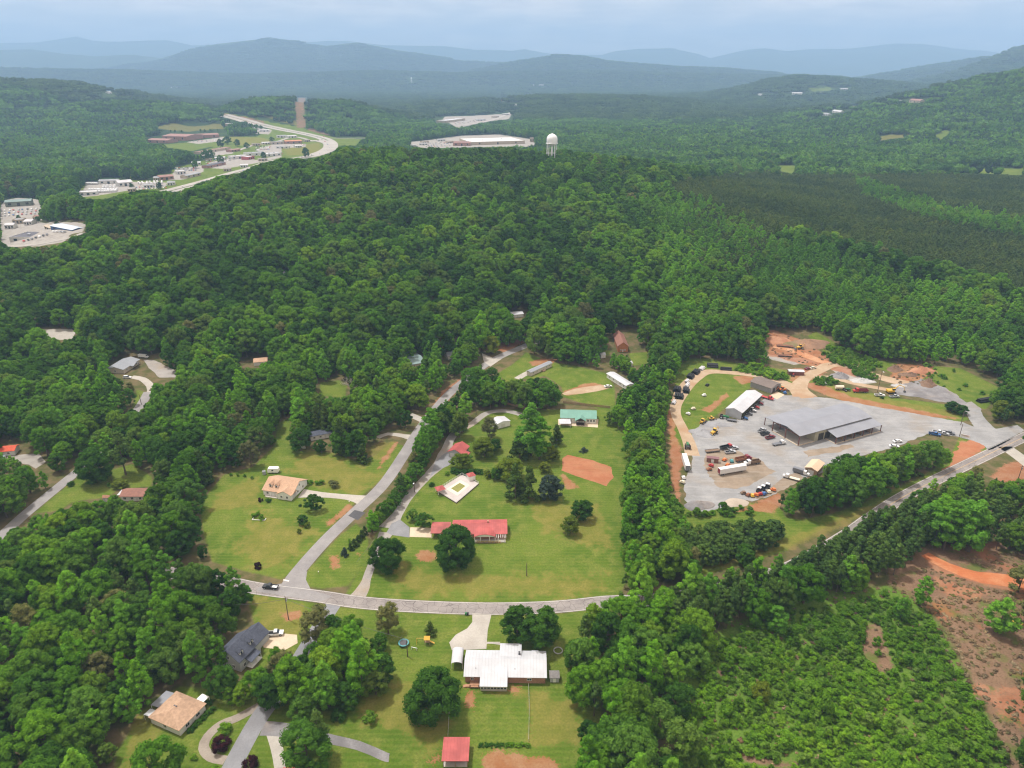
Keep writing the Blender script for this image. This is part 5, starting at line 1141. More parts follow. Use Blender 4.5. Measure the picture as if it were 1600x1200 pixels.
def car(label, px, py, hd, col='white', suv=False, group=None):
    t = vroot("parked_car", label, "car", px, py, hd, group, 1.1); h = 1.75 if suv else 1.45
    MB().prism_y([(-2.3,.3),(2.3,.3),(2.35,.75),(1.3,.98),(-2.2,1.02),(-2.35,.8)], -.9, .9).build("body", PC[col], t)
    MB().prism_y([(-2.1 if suv else -1.7,1.0),(1.25,.97),(.5,h-.06),(-1.9 if suv else -1.1,h-.06)], -.78, .78).build("window", GLASS, t)
    MB().box(-1.85 if suv else -1.05, .45, -.76, .76, h-.055, h).build("roof", PC[col], t)
    for x in (-1.4, 1.4):
        for y in (-.85, .85): wheel_at(t, x, y)
    return t
def pickup(label, px, py, hd, col='white', load=None, group=None, scale=1.1):
    t = vroot("pickup_truck", label, "pickup", px, py, hd, group, scale)
    MB().prism_y([(-.35,.45),(2.75,.45),(2.8,1.0),(1.5,1.15),(-.35,1.15)], -.95, .95).build("body", PC[col], t)
    b = MB().box(-2.8,-.4,-.95,.95,.55,.7).box(-2.8,-.4,-.95,-.85,.7,1.15).box(-2.8,-.4,.85,.95,.7,1.15).box(-2.85,-2.75,-.95,.95,.7,1.15).build("truck_bed", PC[col], t)
    MB().box(-2.74,-.42,-.84,.84,.703,.75).build("bed_liner", PC[load] if load else TYRE, b)
    MB().prism_y([(-.35,1.15),(1.5,1.15),(.85,1.75),(-.25,1.75)], -.84, .84).build("window", GLASS, t); MB().box(-.25,.82,-.82,.82,1.755,1.82).build("roof", PC[col], t)
    for x in (-1.75, 1.85):
        for y in (-.88, .88): wheel_at(t, x, y, .42, .28)
    return t
def truck(label, px, py, hd, cab='white', bed='grey', kind='dump', group=None, scale=1.0):
    t = vroot(kind + "_truck", label, "truck", px, py, hd, group, scale)
    MB().prism_y([(2.0,.8),(5.2,.8),(5.3,1.6),(4.0,1.9),(2.0,1.9)], -1.1, 1.1).build("hood", PC[cab], t)
    MB().prism_y([(1.9,1.9),(4.0,1.9),(3.5,2.9),(1.9,2.95)], -1.08, 1.08).build("cab", PC[cab], t); MB().prism_y([(3.75,2.0),(4.03,2.0),(3.58,2.8),(3.4,2.8)], -.95, .95).build("windscreen", GLASS, t)
    MB().box(-4.2,4.8,-.45,.45,.7,.95).build("chassis", STEEL, t)
    if kind == 'dump':
        MB().box(-4.2,1.6,-1.2,1.2,1.0,1.15).box(-4.2,1.6,-1.2,-1.08,1.15,2.3).box(-4.2,1.6,1.08,1.2,1.15,2.3).box(1.48,1.6,-1.08,1.08,1.15,2.6).box(-4.3,-4.2,-1.2,1.2,1.0,2.1).build("dump_body", PC[bed], t)
    elif kind == 'flatbed': MB().box(-4.4,1.7,-1.25,1.25,1.05,1.25).box(1.6,1.7,-1.25,1.25,1.25,2.2).build("flat_bed", PC[bed], t)
    else: MB().box(-4.4,1.7,-1.2,1.2,1.0,3.2).build("box_body", PC[bed], t)
    for x in (-3.2,-2.0,4.2):
        for y in (-1.0,1.0): wheel_at(t, x, y, .5, .35)
    return t
def box_trailer(label, px, py, hd, L=14.0, name="box_trailer"):
    t = vroot(name, label, "trailer", px, py, hd)
    MB().box(-L/2, L/2, -1.25, 1.25, 1.1, 3.9).build("body", ALUM, t); MB().box(-L/2 - .03, -L/2 + .01, -1.1, 1.1, 1.2, 3.8).build("door", PC['maroon'] if L > 13 else PC['grey'], t)
    MB().box(-L/2 + .5, L/2 - 1, -.5, .5, .8, 1.1).box(L/2 - 2.4, L/2 - 2.2, -.9, -.7, 0, 1.1).box(L/2 - 2.4, L/2 - 2.2, .7, .9, 0, 1.1).build("chassis", STEEL, t)
    for x in (-L/2 + 1.4, -L/2 + 2.7):
        for y in (-1.0, 1.0): wheel_at(t, x, y, .5, .4)
def flat_trailer(label, px, py, hd, L=7.0, col='brown', group=None):
    t = vroot("flat_trailer", label, "trailer", px, py, hd, group)
    MB().box(-L/2, L/2, -1.2, 1.2, .75, .92).build("deck", PC[col], t); MB().box(L/2, L/2 + 1.5, -.08, .08, .6, .75).build("tow_bar", STEEL, t)
    MB().box(-L/2, L/2, -1.28, -1.2, .6, 1.1).box(-L/2, L/2, 1.2, 1.28, .6, 1.1).build("side_rail", STEEL, t)
    for y in (-1.0, 1.0): wheel_at(t, -.4, y, .38, .26); wheel_at(t, .6, y, .38, .26)
def tractor(label, px, py, hd, col='blue', cab=True, group=None, scale=1.0):
    t = vroot("tractor", label, "tractor", px, py, hd, group, scale)
    MB().prism_y([(-.3,.8),(2.2,.8),(2.25,1.35),(.6,1.6),(-.3,1.6)], -.42, .42).build("hood", PC[col], t); MB().box(-1.2,-.2,-.5,.5,.6,1.2).build("seat_platform", STEEL, t)
    if cab:
        MB().prism_y([(-1.2,1.2),(-.1,1.2),(-.25,2.35),(-1.15,2.35)], -.6, .6).build("cab_glass", GLASS, t); MB().box(-1.35,0,-.75,.75,2.36,2.5).build("roof", PC['white' if col == 'blue' else col], t)
    MB().tube((1.2,.3,1.5),(1.2,.3,2.3),.05).build("exhaust", STEEL, t)
    for y in (-.85,.85): wheel_at(t, -.8, y, .8, .42); wheel_at(t, 1.6, y * .85, .48, .3)
def loader(label, px, py, hd, col='yellow', arm='loader', group=None, scale=1.0):
    t = vroot("backhoe" if arm == 'loader' else "excavator", label, "digger", px, py, hd, group, scale)
    if arm == 'loader':
        MB().prism_y([(-2.2,.8),(1.9,.8),(1.9,1.6),(.4,1.9),(-2.2,1.7)], -.75, .75).build("body", PC[col], t)
        for y in (-1.0,1.0): wheel_at(t, -1.4, y, .8, .45); wheel_at(t, 1.5, y, .62, .4)
        MB().prism_y([(-1.2,1.8),(.2,1.8),(.0,3.0),(-1.1,3.0)], -.65, .65).build("cab_glass", GLASS, t); MB().box(-1.3,.15,-.75,.75,3.0,3.12).build("roof", PC[col], t)
        MB().tube((.5,-.7,1.5),(3.2,-.7,.6),.13).tube((.5,.7,1.5),(3.2,.7,.6),.13).build("arm", PC[col], t)
        MB().prism_y([(3.1,.1),(4.1,.05),(4.0,.2),(3.3,.9),(3.1,.9)], -1.15, 1.15).build("bucket", STEEL, t)
        MB().tube((-2.2,0,1.3),(-3.6,0,3.2),.14).tube((-3.6,0,3.2),(-4.6,0,1.2),.12).build("digging_arm", PC[col], t)
    else:
        MB().prism_y([(-2,.0),(2,.0),(2.4,.45),(2,.9),(-2,.9),(-2.4,.45)], -1.5, -.9).prism_y([(-2,.0),(2,.0),(2.4,.45),(2,.9),(-2,.9),(-2.4,.45)], .9, 1.5).build("track", TYRE, t)
        MB().box(-2.6,1.2,-1.4,1.4,1.0,2.1).build("body", PC[col], t); MB().box(.0,1.5,-1.35,-.4,2.1,3.1).build("cab_glass", GLASS, t); MB().box(-.05,1.55,-1.4,-.35,3.1,3.2).build("roof", PC[col], t)
        MB().tube((1.2,.2,1.8),(4.2,.2,4.6),.28,.24).tube((4.2,.2,4.6),(7.6,.2,3.2),.24,.18).build("boom", PC[col], t); MB().tube((7.6,.2,3.2),(8.0,.2,1.0),.18,.12).build("arm", PC[col], t)
        MB().prism_y([(7.6,.2),(8.4,.1),(8.5,1.0),(7.9,1.2)], -.4, .8).build("bucket", STEEL, t)
pickup("dark pickup carrying a white load, driving on the main road by the junction", 423, 919, 172, 'black', 'white')
pickup("white pickup parked on the cream drive of the charcoal-roofed house", 430, 992, 8, 'white')
car("white car parked on the bare dirt by the sloping field", 950, 605, 15, 'white')
car("white estate car on the drive below the grey-roofed beige house", 199, 591, 5, 'white', True)
truck("white delivery truck parked at the end of the grey-roofed beige house", 224, 559, -12, 'white', 'white', 'box', scale=.8)
pickup("silver pickup nearest the warehouse's open left end", 1190, 674, 35, 'silver'); pickup("black pickup tight beside the silver pickup at the warehouse's open end", 1195, 679, 30, 'black')
pickup("maroon pickup parked alone left of the warehouse", 1203, 685, 25, 'maroon'); truck("small flatbed truck with white cab and dark empty bed left of the warehouse", 1216, 695, 18, 'white', 'grey', 'flatbed', scale=.85)
truck("red-cabbed dump truck with black bed at the top of the machine island", 1134, 701, 22, 'red', 'black', 'dump', scale=.85)
pickup("upper silver pickup at the top of the machine island", 1145, 702, 15, 'silver'); pickup("lower silver pickup at the top of the machine island", 1141, 708, 12, 'silver')
flat_trailer("empty brown flat trailer left of the two silver pickups", 1113, 706, 12, 8)
truck("dump truck with empty rust-red bed in the machine island", 1160, 720, 20, 'maroon', 'rust', 'dump', scale=1.0); truck("white-cabbed dump truck with weathered brown bed, in front of the rust-red one", 1176, 725, 195, 'white', 'brown', 'dump', scale=.95)
box_trailer("long white box trailer lying across the front of the machine island", 1143, 739, 17, 15.5); box_trailer("long white trailer standing end-on at the yard's left edge", 1071, 728, 86, 13.0, "white_trailer")
tractor("green tractor above the end-on white trailer", 1074, 700, 80, 'green', False, scale=1.5)
truck("grey box truck with white cab beside the tan-roofed shed", 1250, 740, -38, 'white', 'grey', 'box', scale=.85); truck("flatbed truck with white cab below the grey box truck", 1237, 749, 148, 'white', 'cream', 'flatbed', scale=.85)
for k, (x, y) in enumerate(((1186, 768), (1192, 765), (1199, 762))): tractor(("leftmost", "middle", "rightmost")[k] + " of the three blue tractors at the bottom of the gravel yard", x, y, 60, 'blue', True, "blue tractors", 1.15)
loader("yellow backhoe beside the grey gravel heap", 1115, 678, 225, scale=1.1); loader("yellow digger on the grass above the gravel heaps", 1098, 661, 50, scale=1.0); loader("yellow digger between the gravel heaps and the white shed", 1112, 656, 20, scale=.8)
tractor("green tractor at the lower left corner of the white shed", 1130, 654, -20, 'green', False, scale=1.4); flat_trailer("dark flat trailer in front of the white shed's gable end", 1143, 658, -22, 5.5, 'grey')
truck("red crane truck behind the white shed", 1197, 623, -42, 'red', 'red', 'flatbed', scale=.9); loader("orange loader beside the brown pole barn", 1223, 611, 10, 'orange', scale=1.0)
for k, (x, y, c) in enumerate(((1163,655,'blue'),(1170,648,'grey'),(1176,643,'white'),(1181,638,'red'),(1187,632,'maroon'))):
    tractor("%s tractor in the open front of the white shed" % {'grey':'dark grey'}.get(c, c), x, y, -50, c, k == 2, "machines in the open shed")
car("white car half hidden by trees at the yard's lower edge", 1402, 691, 10, 'white'); car("white car nearest the trees below the warehouse, left of the row of pickups", 1397, 699, -10, 'white')
for x, y, c, lb in ((1460,680,'blue',"blue pickup at the left end of the row by the yard entrance"), (1466,677,'white',"white pickup second in the row by the yard entrance"), (1473,679,'silver',"silver pickup third in the row by the yard entrance"), (1482,678,'grey',"dark grey pickup at the right end of the row by the yard entrance")): pickup(lb, x, y, -28, c, None, "pickups by the yard entrance")
t = vroot("tank_trailer", "cream tank trailer at the left of the upper machine line", "trailer", 1311, 609, 0); MB().tube((-2.6,0,1.9),(2.6,0,1.9),1.15,n=16).build("tank", PC['cream'], t); MB().box(-2.6,3.4,-.5,.5,.6,.85).build("chassis", STEEL, t); [wheel_at(t, x, y, .45) for x in (-1.6,-.4) for y in (-.9,.9)]
tractor("dark green tractor right of the cream tank trailer", 1322, 611, 10, 'green', False, scale=1.2); truck("red dump truck in the upper machine line", 1345, 613, 180, 'red', 'maroon', 'dump', scale=1.0)
pickup("white pickup parked below the yard's floodlight pole", 1374, 619, -8, 'white'); pickup("silver pickup right of the floodlight pole", 1397, 621, 8, 'silver'); loader("yellow tracked excavator with its boom stretched right, above the grass bank", 1392, 614, 5, 'yellow', 'tracks', scale=1.15)
loader("yellow digger on the red dirt mound", 1249, 545, 200, scale=1.1); flat_trailer("upper rusty flat trailer on the red dirt", 1226, 542, -14, 12, 'rust'); flat_trailer("lower rusty flat trailer on the red dirt", 1226, 557, -8, 10, 'rust')
car("red scrap car at the end of the long white shelter", 1262, 577, 30, 'maroon'); car("cream scrap car right of the red scrap car", 1270, 576, 25, 'cream'); tractor("red tractor on the bare slope below the long white shelter", 1239, 588, 60, 'red', False)
loader("small yellow digger working in the cleared field at the right edge", 1577, 980, 150, scale=1.0)
# scrap, implements, barrels
for k, (x, y, c, lb) in enumerate(((1169,775,'rust',"rusty"),(1175,776,'yellow',"yellow"),(1181,775,'orange',"orange"),(1187,774,'red',"red"),(1194,773,'blue',"blue"),(1201,770,'cream',"cream"),(1208,767,'orange',"bright orange"),(1161,772,'brown',"brown"),
        (1132,720,'orange',"tall orange"),(1143,722,'teal',"teal"),(1111,729,'red',"faded red"),(1108,735,'rust',"small rusty"),(1137,728,'orange',"low orange"),(1068,748,'white',"white"),(1066,755,'cream',"pale"),(1100,619,'white',"white and grey"),(1105,603,'black',"black"),(1226,615,'blue',"bright blue"),(1075,648,'white',"long white"),(1083,640,'cream',"cream-coloured"))):
    place = "at the bottom of the gravel yard" if y > 762 else ("among the scrap of the machine island" if 1100 < x < 1150 and y > 700 else ("beside the left dirt track" if x < 1110 else "beside the orange loader"))
    t = vroot("farm_implement", "%s implement %s" % (lb, place), "implement", x, y, 40 + 50 * (k % 4), "implements and scrap")
    MB().box(-1.3,1.3,-.8,.8,.45,.9).prism_y([(-1.2,.9),(1.0,.9),(.4,1.6),(-1.0,1.5)], -.6, .6).build("frame", PC[c], t)
    MB().tube((1.2,0,.7),(2.6,0,.5),.08).build("hitch", STEEL, t); wheel_at(t, -.8, -.9, .35, .2); wheel_at(t, -.8, .9, .35, .2)
# drainage pipe stacks: every pipe is a thing
def pipes(px, py, hd, n, L, r, col, lab):
    p = at(px, py); a = radians(hd); m = M("black_pipe_plastic", (.03,.032,.037), rough=.4, var=.2, stripes=(0,.5,.5)) if col == 'black' else M("white_pipe_plastic", (.62,.63,.66), rough=.4, var=.08)
    rows = [(k, 0) for k in range((n + 1) // 2)] + [(k + .5, 1) for k in range(n // 2)]
    for k, lv in rows:
        off = (k - n / 4) * r * 2.08; x, y = p[0] - sin(a) * off, p[1] + cos(a) * off
        b = MB(); N = 12; vo = []
        for R_ in (r, r * .86):
            for e in (-L / 2, L / 2): vo += [(e, R_ * cos(2*pi*i/N), R_ + (r - R_) + R_ * sin(2*pi*i/N) + lv * r * 1.75) for i in range(N)]
        b.v = vo
        for i in range(N):
            j = (i + 1) % N; b.f += [(i, N + i, N + j, j), (2*N + j, 3*N + j, 3*N + i, 2*N + i), (i, j, 2*N + j, 2*N + i), (N + j, N + i, 3*N + i, 3*N + j)]
        o = b.build("drainage_pipe", m); o.location = (x, y, .06); o.rotation_euler = (0, 0, a); tag(o, lab, "pipe", lab.split(" pipe")[0] + " pipes " + lab.split("stack ")[-1])
for px, py, hd, n, L, col, lab in ((1057,610,70,7,6,'black',"black drainage pipe in the stack at the left end of the pipe line"),(1071,612,72,6,6,'black',"black drainage pipe in the stack right beside the leftmost one"),(1060,621,72,8,6,'black',"black drainage pipe in the stack just below the leftmost ones"),
    (1052,630,66,5,5,'white',"white drainage pipe in the stack at the lowest point of the pipe line"),(1073,603,62,5,6,'white',"white drainage pipe in the stack beside the dirt track bend"),(1073,597,60,4,5,'white',"white drainage pipe in the stack above the bend's white ones"),(1078,590,60,6,6,'black',"black drainage pipe in the stack halfway up the pipe line"),
    (1086,583,58,7,6,'black',"black drainage pipe in the stack below the topmost white pipes"),(1096,577,55,6,6,'white',"white drainage pipe in the stack nearest the top of the pipe line"),(1113,573,-12,6,7.5,'black',"black drainage pipe in the stack along the top of the dirt loop"),(1134,578,-10,3,7.5,'black',"black drainage pipe in the stack furthest right along the dirt loop"),(1536,627,18,5,9,'black',"black culvert pipe in the stack by the gravel drive on the right")):
    pipes(px, py, hd, n, L, .62 if col == 'black' else .42, col, lab)
# heaps
def heap(name, label, px, py, rx, ry, h, mat, seed, rough=.12, cat="heap"):
    p = at(px, py); rg = np.random.default_rng(seed); n = 28; k = 9; V = [(0, 0, h)]
    ph = rg.uniform(0, 6.28, 3)
    for j in range(1, k + 1):
        t_ = j / k
        for i in range(n):
            a = 2 * pi * i / n; o = 1 + .14 * sin(2 * a + ph[0]) + .09 * sin(3 * a + ph[1]) + .05 * sin(5 * a + ph[2])
            x, y = rx * t_ * o * cos(a), ry * t_ * o * sin(a); z = h * (1 - t_) ** 1.0 * (1 + rg.normal() * rough) + rg.normal() * rough * .3
            if j == k: z = -.4
            V.append((x, y, z + float(H(p[0] + x, p[1] + y)) - p[2]))
    F = [(0, 1 + i, 1 + (i + 1) % n) for i in range(n)] + [(1 + (j - 1) * n + i, 1 + j * n + i, 1 + j * n + (i + 1) % n, 1 + (j - 1) * n + (i + 1) % n) for j in range(1, k) for i in range(n)]
    o = meshobj(name, V, F, mat, smooth=True); o.location = tuple(p); return tag(o, label, cat)
GRV = soilmat("crushed_stone", (.27,.275,.29), (.34,.345,.36), (.24,.24,.25)); GRVL = soilmat("pale_rubble", (.4,.4,.4), (.5,.5,.49), (.3,.29,.28)); BRN = soilmat("brush_debris", (.17,.11,.08), (.24,.16,.11), (.12,.08,.06)); REDS = soilmat("red_spoil", (.4,.2,.12), (.46,.26,.16), (.33,.15,.09))
heap("gravel_heap", "large pale blue-grey gravel heap beside the yellow backhoe", 1098, 677, 7.5, 6, 2.6, GRV, 1); heap("gravel_heap", "wider low pale gravel heap in front of the white shed", 1121, 664, 8.5, 4.5, 1.8, GRV, 2)
heap("gravel_heap", "dark grey gravel heap at the yard's lower left corner", 1092, 790, 7.5, 5, 2.2, MILL, 3); heap("sand_heap", "low tan sand heap at the bottom of the yard", 1148, 786, 8, 4, 1.2, soilmat("tan_sand", (.4,.34,.28), (.46,.4,.33)), 4)
heap("rubble_heap", "dark stone heap between the dirt tracks", 1312, 588, 8, 5, 2.6, MILL, 5, .3); heap("rubble_heap", "pale rubble heap right of the dark stone heap", 1347, 596, 9, 4, 2.0, GRVL, 6, .3); heap("rubble_heap", "low pale stone heap left of the dark stone heap", 1288, 599, 5, 3, 1.0, GRVL, 7, .3); heap("rubble_heap", "small white rubble heap above the yellow excavator", 1405, 603, 5, 3, 1.3, GRVL, 8, .3)
heap("brush_heap", "brown brush heap near the right end of the dirt clearing", 1450, 601, 6.5, 5, 3.4, BRN, 9, .35); heap("brush_heap", "brown brush heap behind the floodlight pole", 1398, 578, 6.5, 4.5, 3.2, BRN, 10, .35); heap("dirt_heap", "red-brown dirt mound at the right of the clearing", 1440, 580, 10, 6, 3.2, REDS, 11, .2); heap("dirt_heap", "low brown dirt heap between the brush heaps", 1420, 586, 7, 4, 1.8, BRN, 12, .3)
heap("dirt_heap", "big brown and red spoil mound at the top of the contractor's land", 1262, 538, 20, 9, 4.0, soilmat("brown_spoil", (.24,.15,.1), (.33,.2,.13), (.16,.16,.07)), 13, .12); heap("dirt_heap", "reddish spoil mound left of the yellow digger", 1215, 532, 12, 7, 2.6, REDS, 14, .12)
# ------------------------------------------------------------------ poles, fences, garden things
def pole(label, px, py, h, lamp=False, cross=True, name="utility_pole"):
    p = at(px, py); t = thing(name, label, "pole", tuple(p)); MB().tube((0,0,0),(0,0,h),.2,.13,8).build("post", M("creosoted_wood", (.13,.1,.08), var=.2), t)
    if cross: MB().box(-1.1,1.1,-.06,.06,h-.8,h-.65).build("crossarm", M("creosoted_wood"), t); MB().tube((.35,0,h-2.2),(.35,0,h-1.3),.24).build("transformer", PC['silver'], t)
    if lamp: MB().tube((0,0,h-.4),(0,-1.6,h),.06).build("arm", PC['silver'], t); MB().box(-.3,.3,-2.2,-1.4,h-.1,h+.12).build("lamp", PC['white'], t)
    return t
pole("utility pole with transformer on the lawn across the road from the junction", 451, 968, 11); pole("short dark pole standing alone in the mown lawn", 823, 900, 6.5, cross=False); pole("pole with white lamp beside the gravel drive hedge", 648, 769, 6, True, False, "lamp_pole")
pole("pole by the trampoline on the lower lawn", 637, 1026, 7.5, cross=False); pole("pole on the left lawn by the big dark tree", 175, 751, 8, cross=False); pole("tall floodlight pole above the parked white pickup", 1371, 613, 15, True, False, "floodlight_pole"); pole("utility pole on the bare ground at the right edge", 1588, 757, 11)
pole("pole at the corner of the grass bank by the yard entrance", 1501, 664, 9, cross=False); pole("pole beside the row of pickups at the yard entrance", 1499, 682, 8, cross=False); pole("pale bare pole by the drive in the left-hand clearing", 221, 632, 7, cross=False)
pole("pole at the edge of the cul-de-sac clearing", 744, 648, 8, cross=False)
def wire(label, A, hA, B, hB, sag=1.0):
    a, b_ = at(*A), at(*B); m = MB(); n = 10; P = [(a[0] + (b_[0] - a[0]) * i / n, a[1] + (b_[1] - a[1]) * i / n, a[2] + hA + (b_[2] + hB - a[2] - hA) * i / n - sag * 4 * (i / n) * (1 - i / n)) for i in range(n + 1)]
    for p_, q_ in zip(P[:-1], P[1:]): m.tube(p_, q_, .05, n=5)
    tag(m.build("overhead_wire", STEEL), label, "wire")
wire("thin overhead wire running from the white lamp pole down along the gravel drive", (648,769), 5.8, (560,905), 8.5); wire("overhead wire between the utility pole by the junction and the trees on its left", (451,968), 9.8, (330,975), 9.5, 1.4); wire("overhead wire from the utility pole by the junction to the right across the lawns", (451,968), 9.9, (640,1024), 7.2, 1.2)
t = vroot("yard_sign", "white sign board on two posts at the yard entrance", "sign", 1507, 685, -30); MB().box(-2.2,2.2,-.06,.06,.7,2.3).build("board", PC['white'], t); posts(t, [(-2,0),(2,0)], 2.4, .07)
MB().box(-1.7,1.7,-.075,-.063,1.75,1.95).box(-1.3,1.3,-.075,-.063,1.3,1.45).build("lettering", PC['maroon'], t)
def fence(name, label, P, h=1.2, every=3.0, mat=None, rails=2, board=False, group=None):
    W_ = [at(*p) for p in P]; c = W_[0]; t = thing(name, label, "fence", tuple(c), 0, group); r_ = MB(); k = 0
    for a, b_ in zip(W_[:-1], W_[1:]):
        n = max(1, int(np.hypot(*(b_ - a)[:2]) / every))
        for i in range(n + 1):
            q = a + (b_ - a) * i / n - c; k += 1
            if k < 60: MB().box(q[0]-.06, q[0]+.06, q[1]-.06, q[1]+.06, q[2], q[2]+h).build("post", mat or STEEL, t)
        for j in range(rails): z = h * (j + 1) / rails - .08; r_.tube(a - c + (0,0,z), b_ - c + (0,0,z), .035, n=4)
        if board:
            n = int(np.hypot(*(b_ - a)[:2]) / .3)
            for i in range(n): q = a + (b_ - a) * (i + .5) / n - c; r_.box(q[0]-.12, q[0]+.12, q[1]-.02, q[1]+.02, q[2]+.05, q[2]+h)
    r_.build("rail", mat or STEEL, t); return t
fence("wire_fence", "thin wire fence down the right side of the brick ranch's back lawn", [(826,1072),(827,1110),(826,1158)], mat=M("galvanised_wire", (.45,.44,.42))); fence("wire_fence", "thin wire fence between the big round tree and the open shelter", [(702,1112),(700,1152)], mat=M("galvanised_wire"))
fence("board_fence", "weathered board fence along the bottom of the mobile home field", [(880,630),(915,634),(953,638)], 1.6, 2.5, M("weathered_wood"), 2, True); fence("board_fence", "dark fence behind the green-roofed farmhouse drive", [(780,628),(800,634),(822,640),(836,646)], 1.4, 2.5, M("weathered_wood"), 2, True)
t = vroot("trampoline", "round blue-rimmed trampoline with safety net poles on the lawn", "trampoline", 631, 1007, 0); MB().lathe([(0,.9),(1.5,.9)], 20).build("mat", STEEL, t); MB().lathe([(1.5,.92),(1.95,.9),(1.95,.84),(1.5,.86)], 20).build("rim_pad", PC['teal'], t)
for i in range(6): a = i * pi / 3; MB().tube((1.95*cos(a),1.95*sin(a),0),(1.95*cos(a),1.95*sin(a),2.4),.04,n=5).build("pole", STEEL, t)
t = vroot("swing_set", "yellow-roofed wooden play tower and swings above the big round tree", "play set", 664, 1008, 0); posts(t, [(0,0),(1.6,0),(1.6,1.6),(0,1.6)], 2.6, .07, WOOD); MB().box(-.1,1.7,-.1,1.7,1.2,1.3).build("platform", WOOD, t); MB().slab([(-.3,-.3,2.5),(1.9,-.3,2.5),(1.9,.8,3.3),(-.3,.8,3.3)], .06).slab([(-.3,1.9,2.5),(-.3,.8,3.3),(1.9,.8,3.3),(1.9,1.9,2.5)], .06).build("roof", PC['yellow'], t); MB().tube((0,.8,2.4),(-3,.8,2.4),.07).tube((-3,0,0),(-3,.8,2.4),.06).tube((-3,1.6,0),(-3,.8,2.4),.06).build("swing_frame", PC['yellow'], t); MB().prism_y([(1.7,1.25),(3.4,.2),(3.4,.1),(1.7,1.15)], .4, 1.1).build("slide", PC['yellow'], t)
t = vroot("goal_frame", "small white goal frame on the lawn below the trampoline", "goal", 643, 1015, -15); MB().tube((0,0,0),(0,0,1.2),.08).tube((2,0,0),(2,0,1.2),.08).tube((0,0,1.2),(2,0,1.2),.08).tube((0,1,0),(2,1,0),.07).tube((0,1,0),(0,0,1.2),.06).tube((2,1,0),(2,0,1.2),.06).build("frame", PC['white'], t)
def bins(label, px, py, hd=0, col='green'):
    t = vroot("wheelie_bin", label, "bin", px, py, hd); MB().prism_y([(-.3,.05),(.3,.05),(.36,1.0),(-.36,1.0)], -.3, .3).build("body", PC[col], t); MB().box(-.4,.4,-.34,.34,1.0,1.08).build("lid", PC[col], t); wheel_at(t, -.3, -.25, .12, .06); wheel_at(t, -.3, .25, .12, .06)
bins("dark green rubbish bin left of the concrete drive's mouth", 728, 961); bins("black rubbish bin next to the green one by the concrete drive", 731, 961, 0, 'black')
def mailbox(label, px, py):
    t = vroot("mailbox", label, "mailbox", px, py, 90); MB().box(-.05,.05,-.05,.05,0,1.1).build("post", WOOD, t); MB().prism_y([(-.3,1.1),(.3,1.1),(.3,1.3),(.15,1.42),(-.15,1.42),(-.3,1.3)], -.12, .12).build("box", PC['white'], t)
mailbox("white mailbox beside the tan-roofed cottage's drive", 546, 787); mailbox("white mailbox at the corner of the junction lawn", 498, 897)
t = vroot("flower_bed", "strip of yellow flowers in front of the red-roofed ranch's porch", "flower bed", 763, 847, 0)
meshobj("flowers", *(lambda rg_: ((lambda V: (V.tolist(), [tuple(range(4*i, 4*i+4)) for i in range(len(V)//4)]))(quads(rg_, np.stack([rg_.uniform(-5.5,5.5,700), rg_.uniform(-.7,.7,700), rg_.uniform(.1,.6,700)], -1), rdir(rg_, 700), .3))))(np.random.default_rng(3)), LM['flower'], t); MB().box(-5.7,5.7,-.9,.9,-.05,.03).build("soil", BRN, t)
t = vroot("garden_border", "low white curb round a small shrub bed on the left lawn", "garden bed", 404, 813, -4); MB().box(-3,3,-.1,.1,0,.3).box(-3.1,-2.9,-.1,1.5,0,.3).box(2.9,3.1,-.1,1.5,0,.3).build("curb", TRIM, t)
t = vroot("fire_ring", "stone ring in the grass right of the brick ranch", "fire ring", 872, 1017, 0); MB().lathe([(1.7,0),(1.7,.3),(1.4,.3),(1.4,0)], 18).build("stones", GRVL, t)
t = vroot("garden_shed", "small grey shed against the trees right of the brick ranch", "shed", 866, 1061, 0); MB().box(-1.5,1.5,-1.5,1.5,0,2).build("wall", GREYW, t); gable(t, 3, 3, 2, .7, GREYW, GREYSH, 'x', .25, x0=-1.5, y0=-1.5, walls=False); MB().box(-.5,.5,-1.56,-1.48,.05,1.8).build("door", TRIM, t)
car("white car parked under the trees by the cabin", 935, 556, 0, 'white')
# ------------------------------------------------------------------ the town in the valley, far buildings
TW = M("town_white_roof", (.52,.52,.54), var=.08, scale=.1); TG = M("town_grey_roof", (.3,.31,.33), var=.12, scale=.1); TD = M("town_dark_roof", (.11,.11,.13), var=.2, scale=.1); TR = M("town_red_brown_roof", (.3,.17,.15), var=.12, scale=.1); TO = M("town_orange_roof", (.5,.22,.13), var=.1, scale=.1); TB = M("town_pale_blue_roof", (.5,.58,.68), var=.05, scale=.1); TGN = M("town_green_grey_roof", (.2,.27,.26), var=.1, scale=.1)
WW = M("town_white_wall", (.6,.6,.58), var=.06, scale=.3); WB = M("town_brick_wall", (.33,.19,.15), var=.15, scale=.3); WBL = M("town_blue_wall", (.07,.13,.28), var=.1); WT2 = M("town_tan_wall", (.42,.36,.28), var=.1); WGR = M("town_olive_wall", (.2,.23,.19), var=.1)
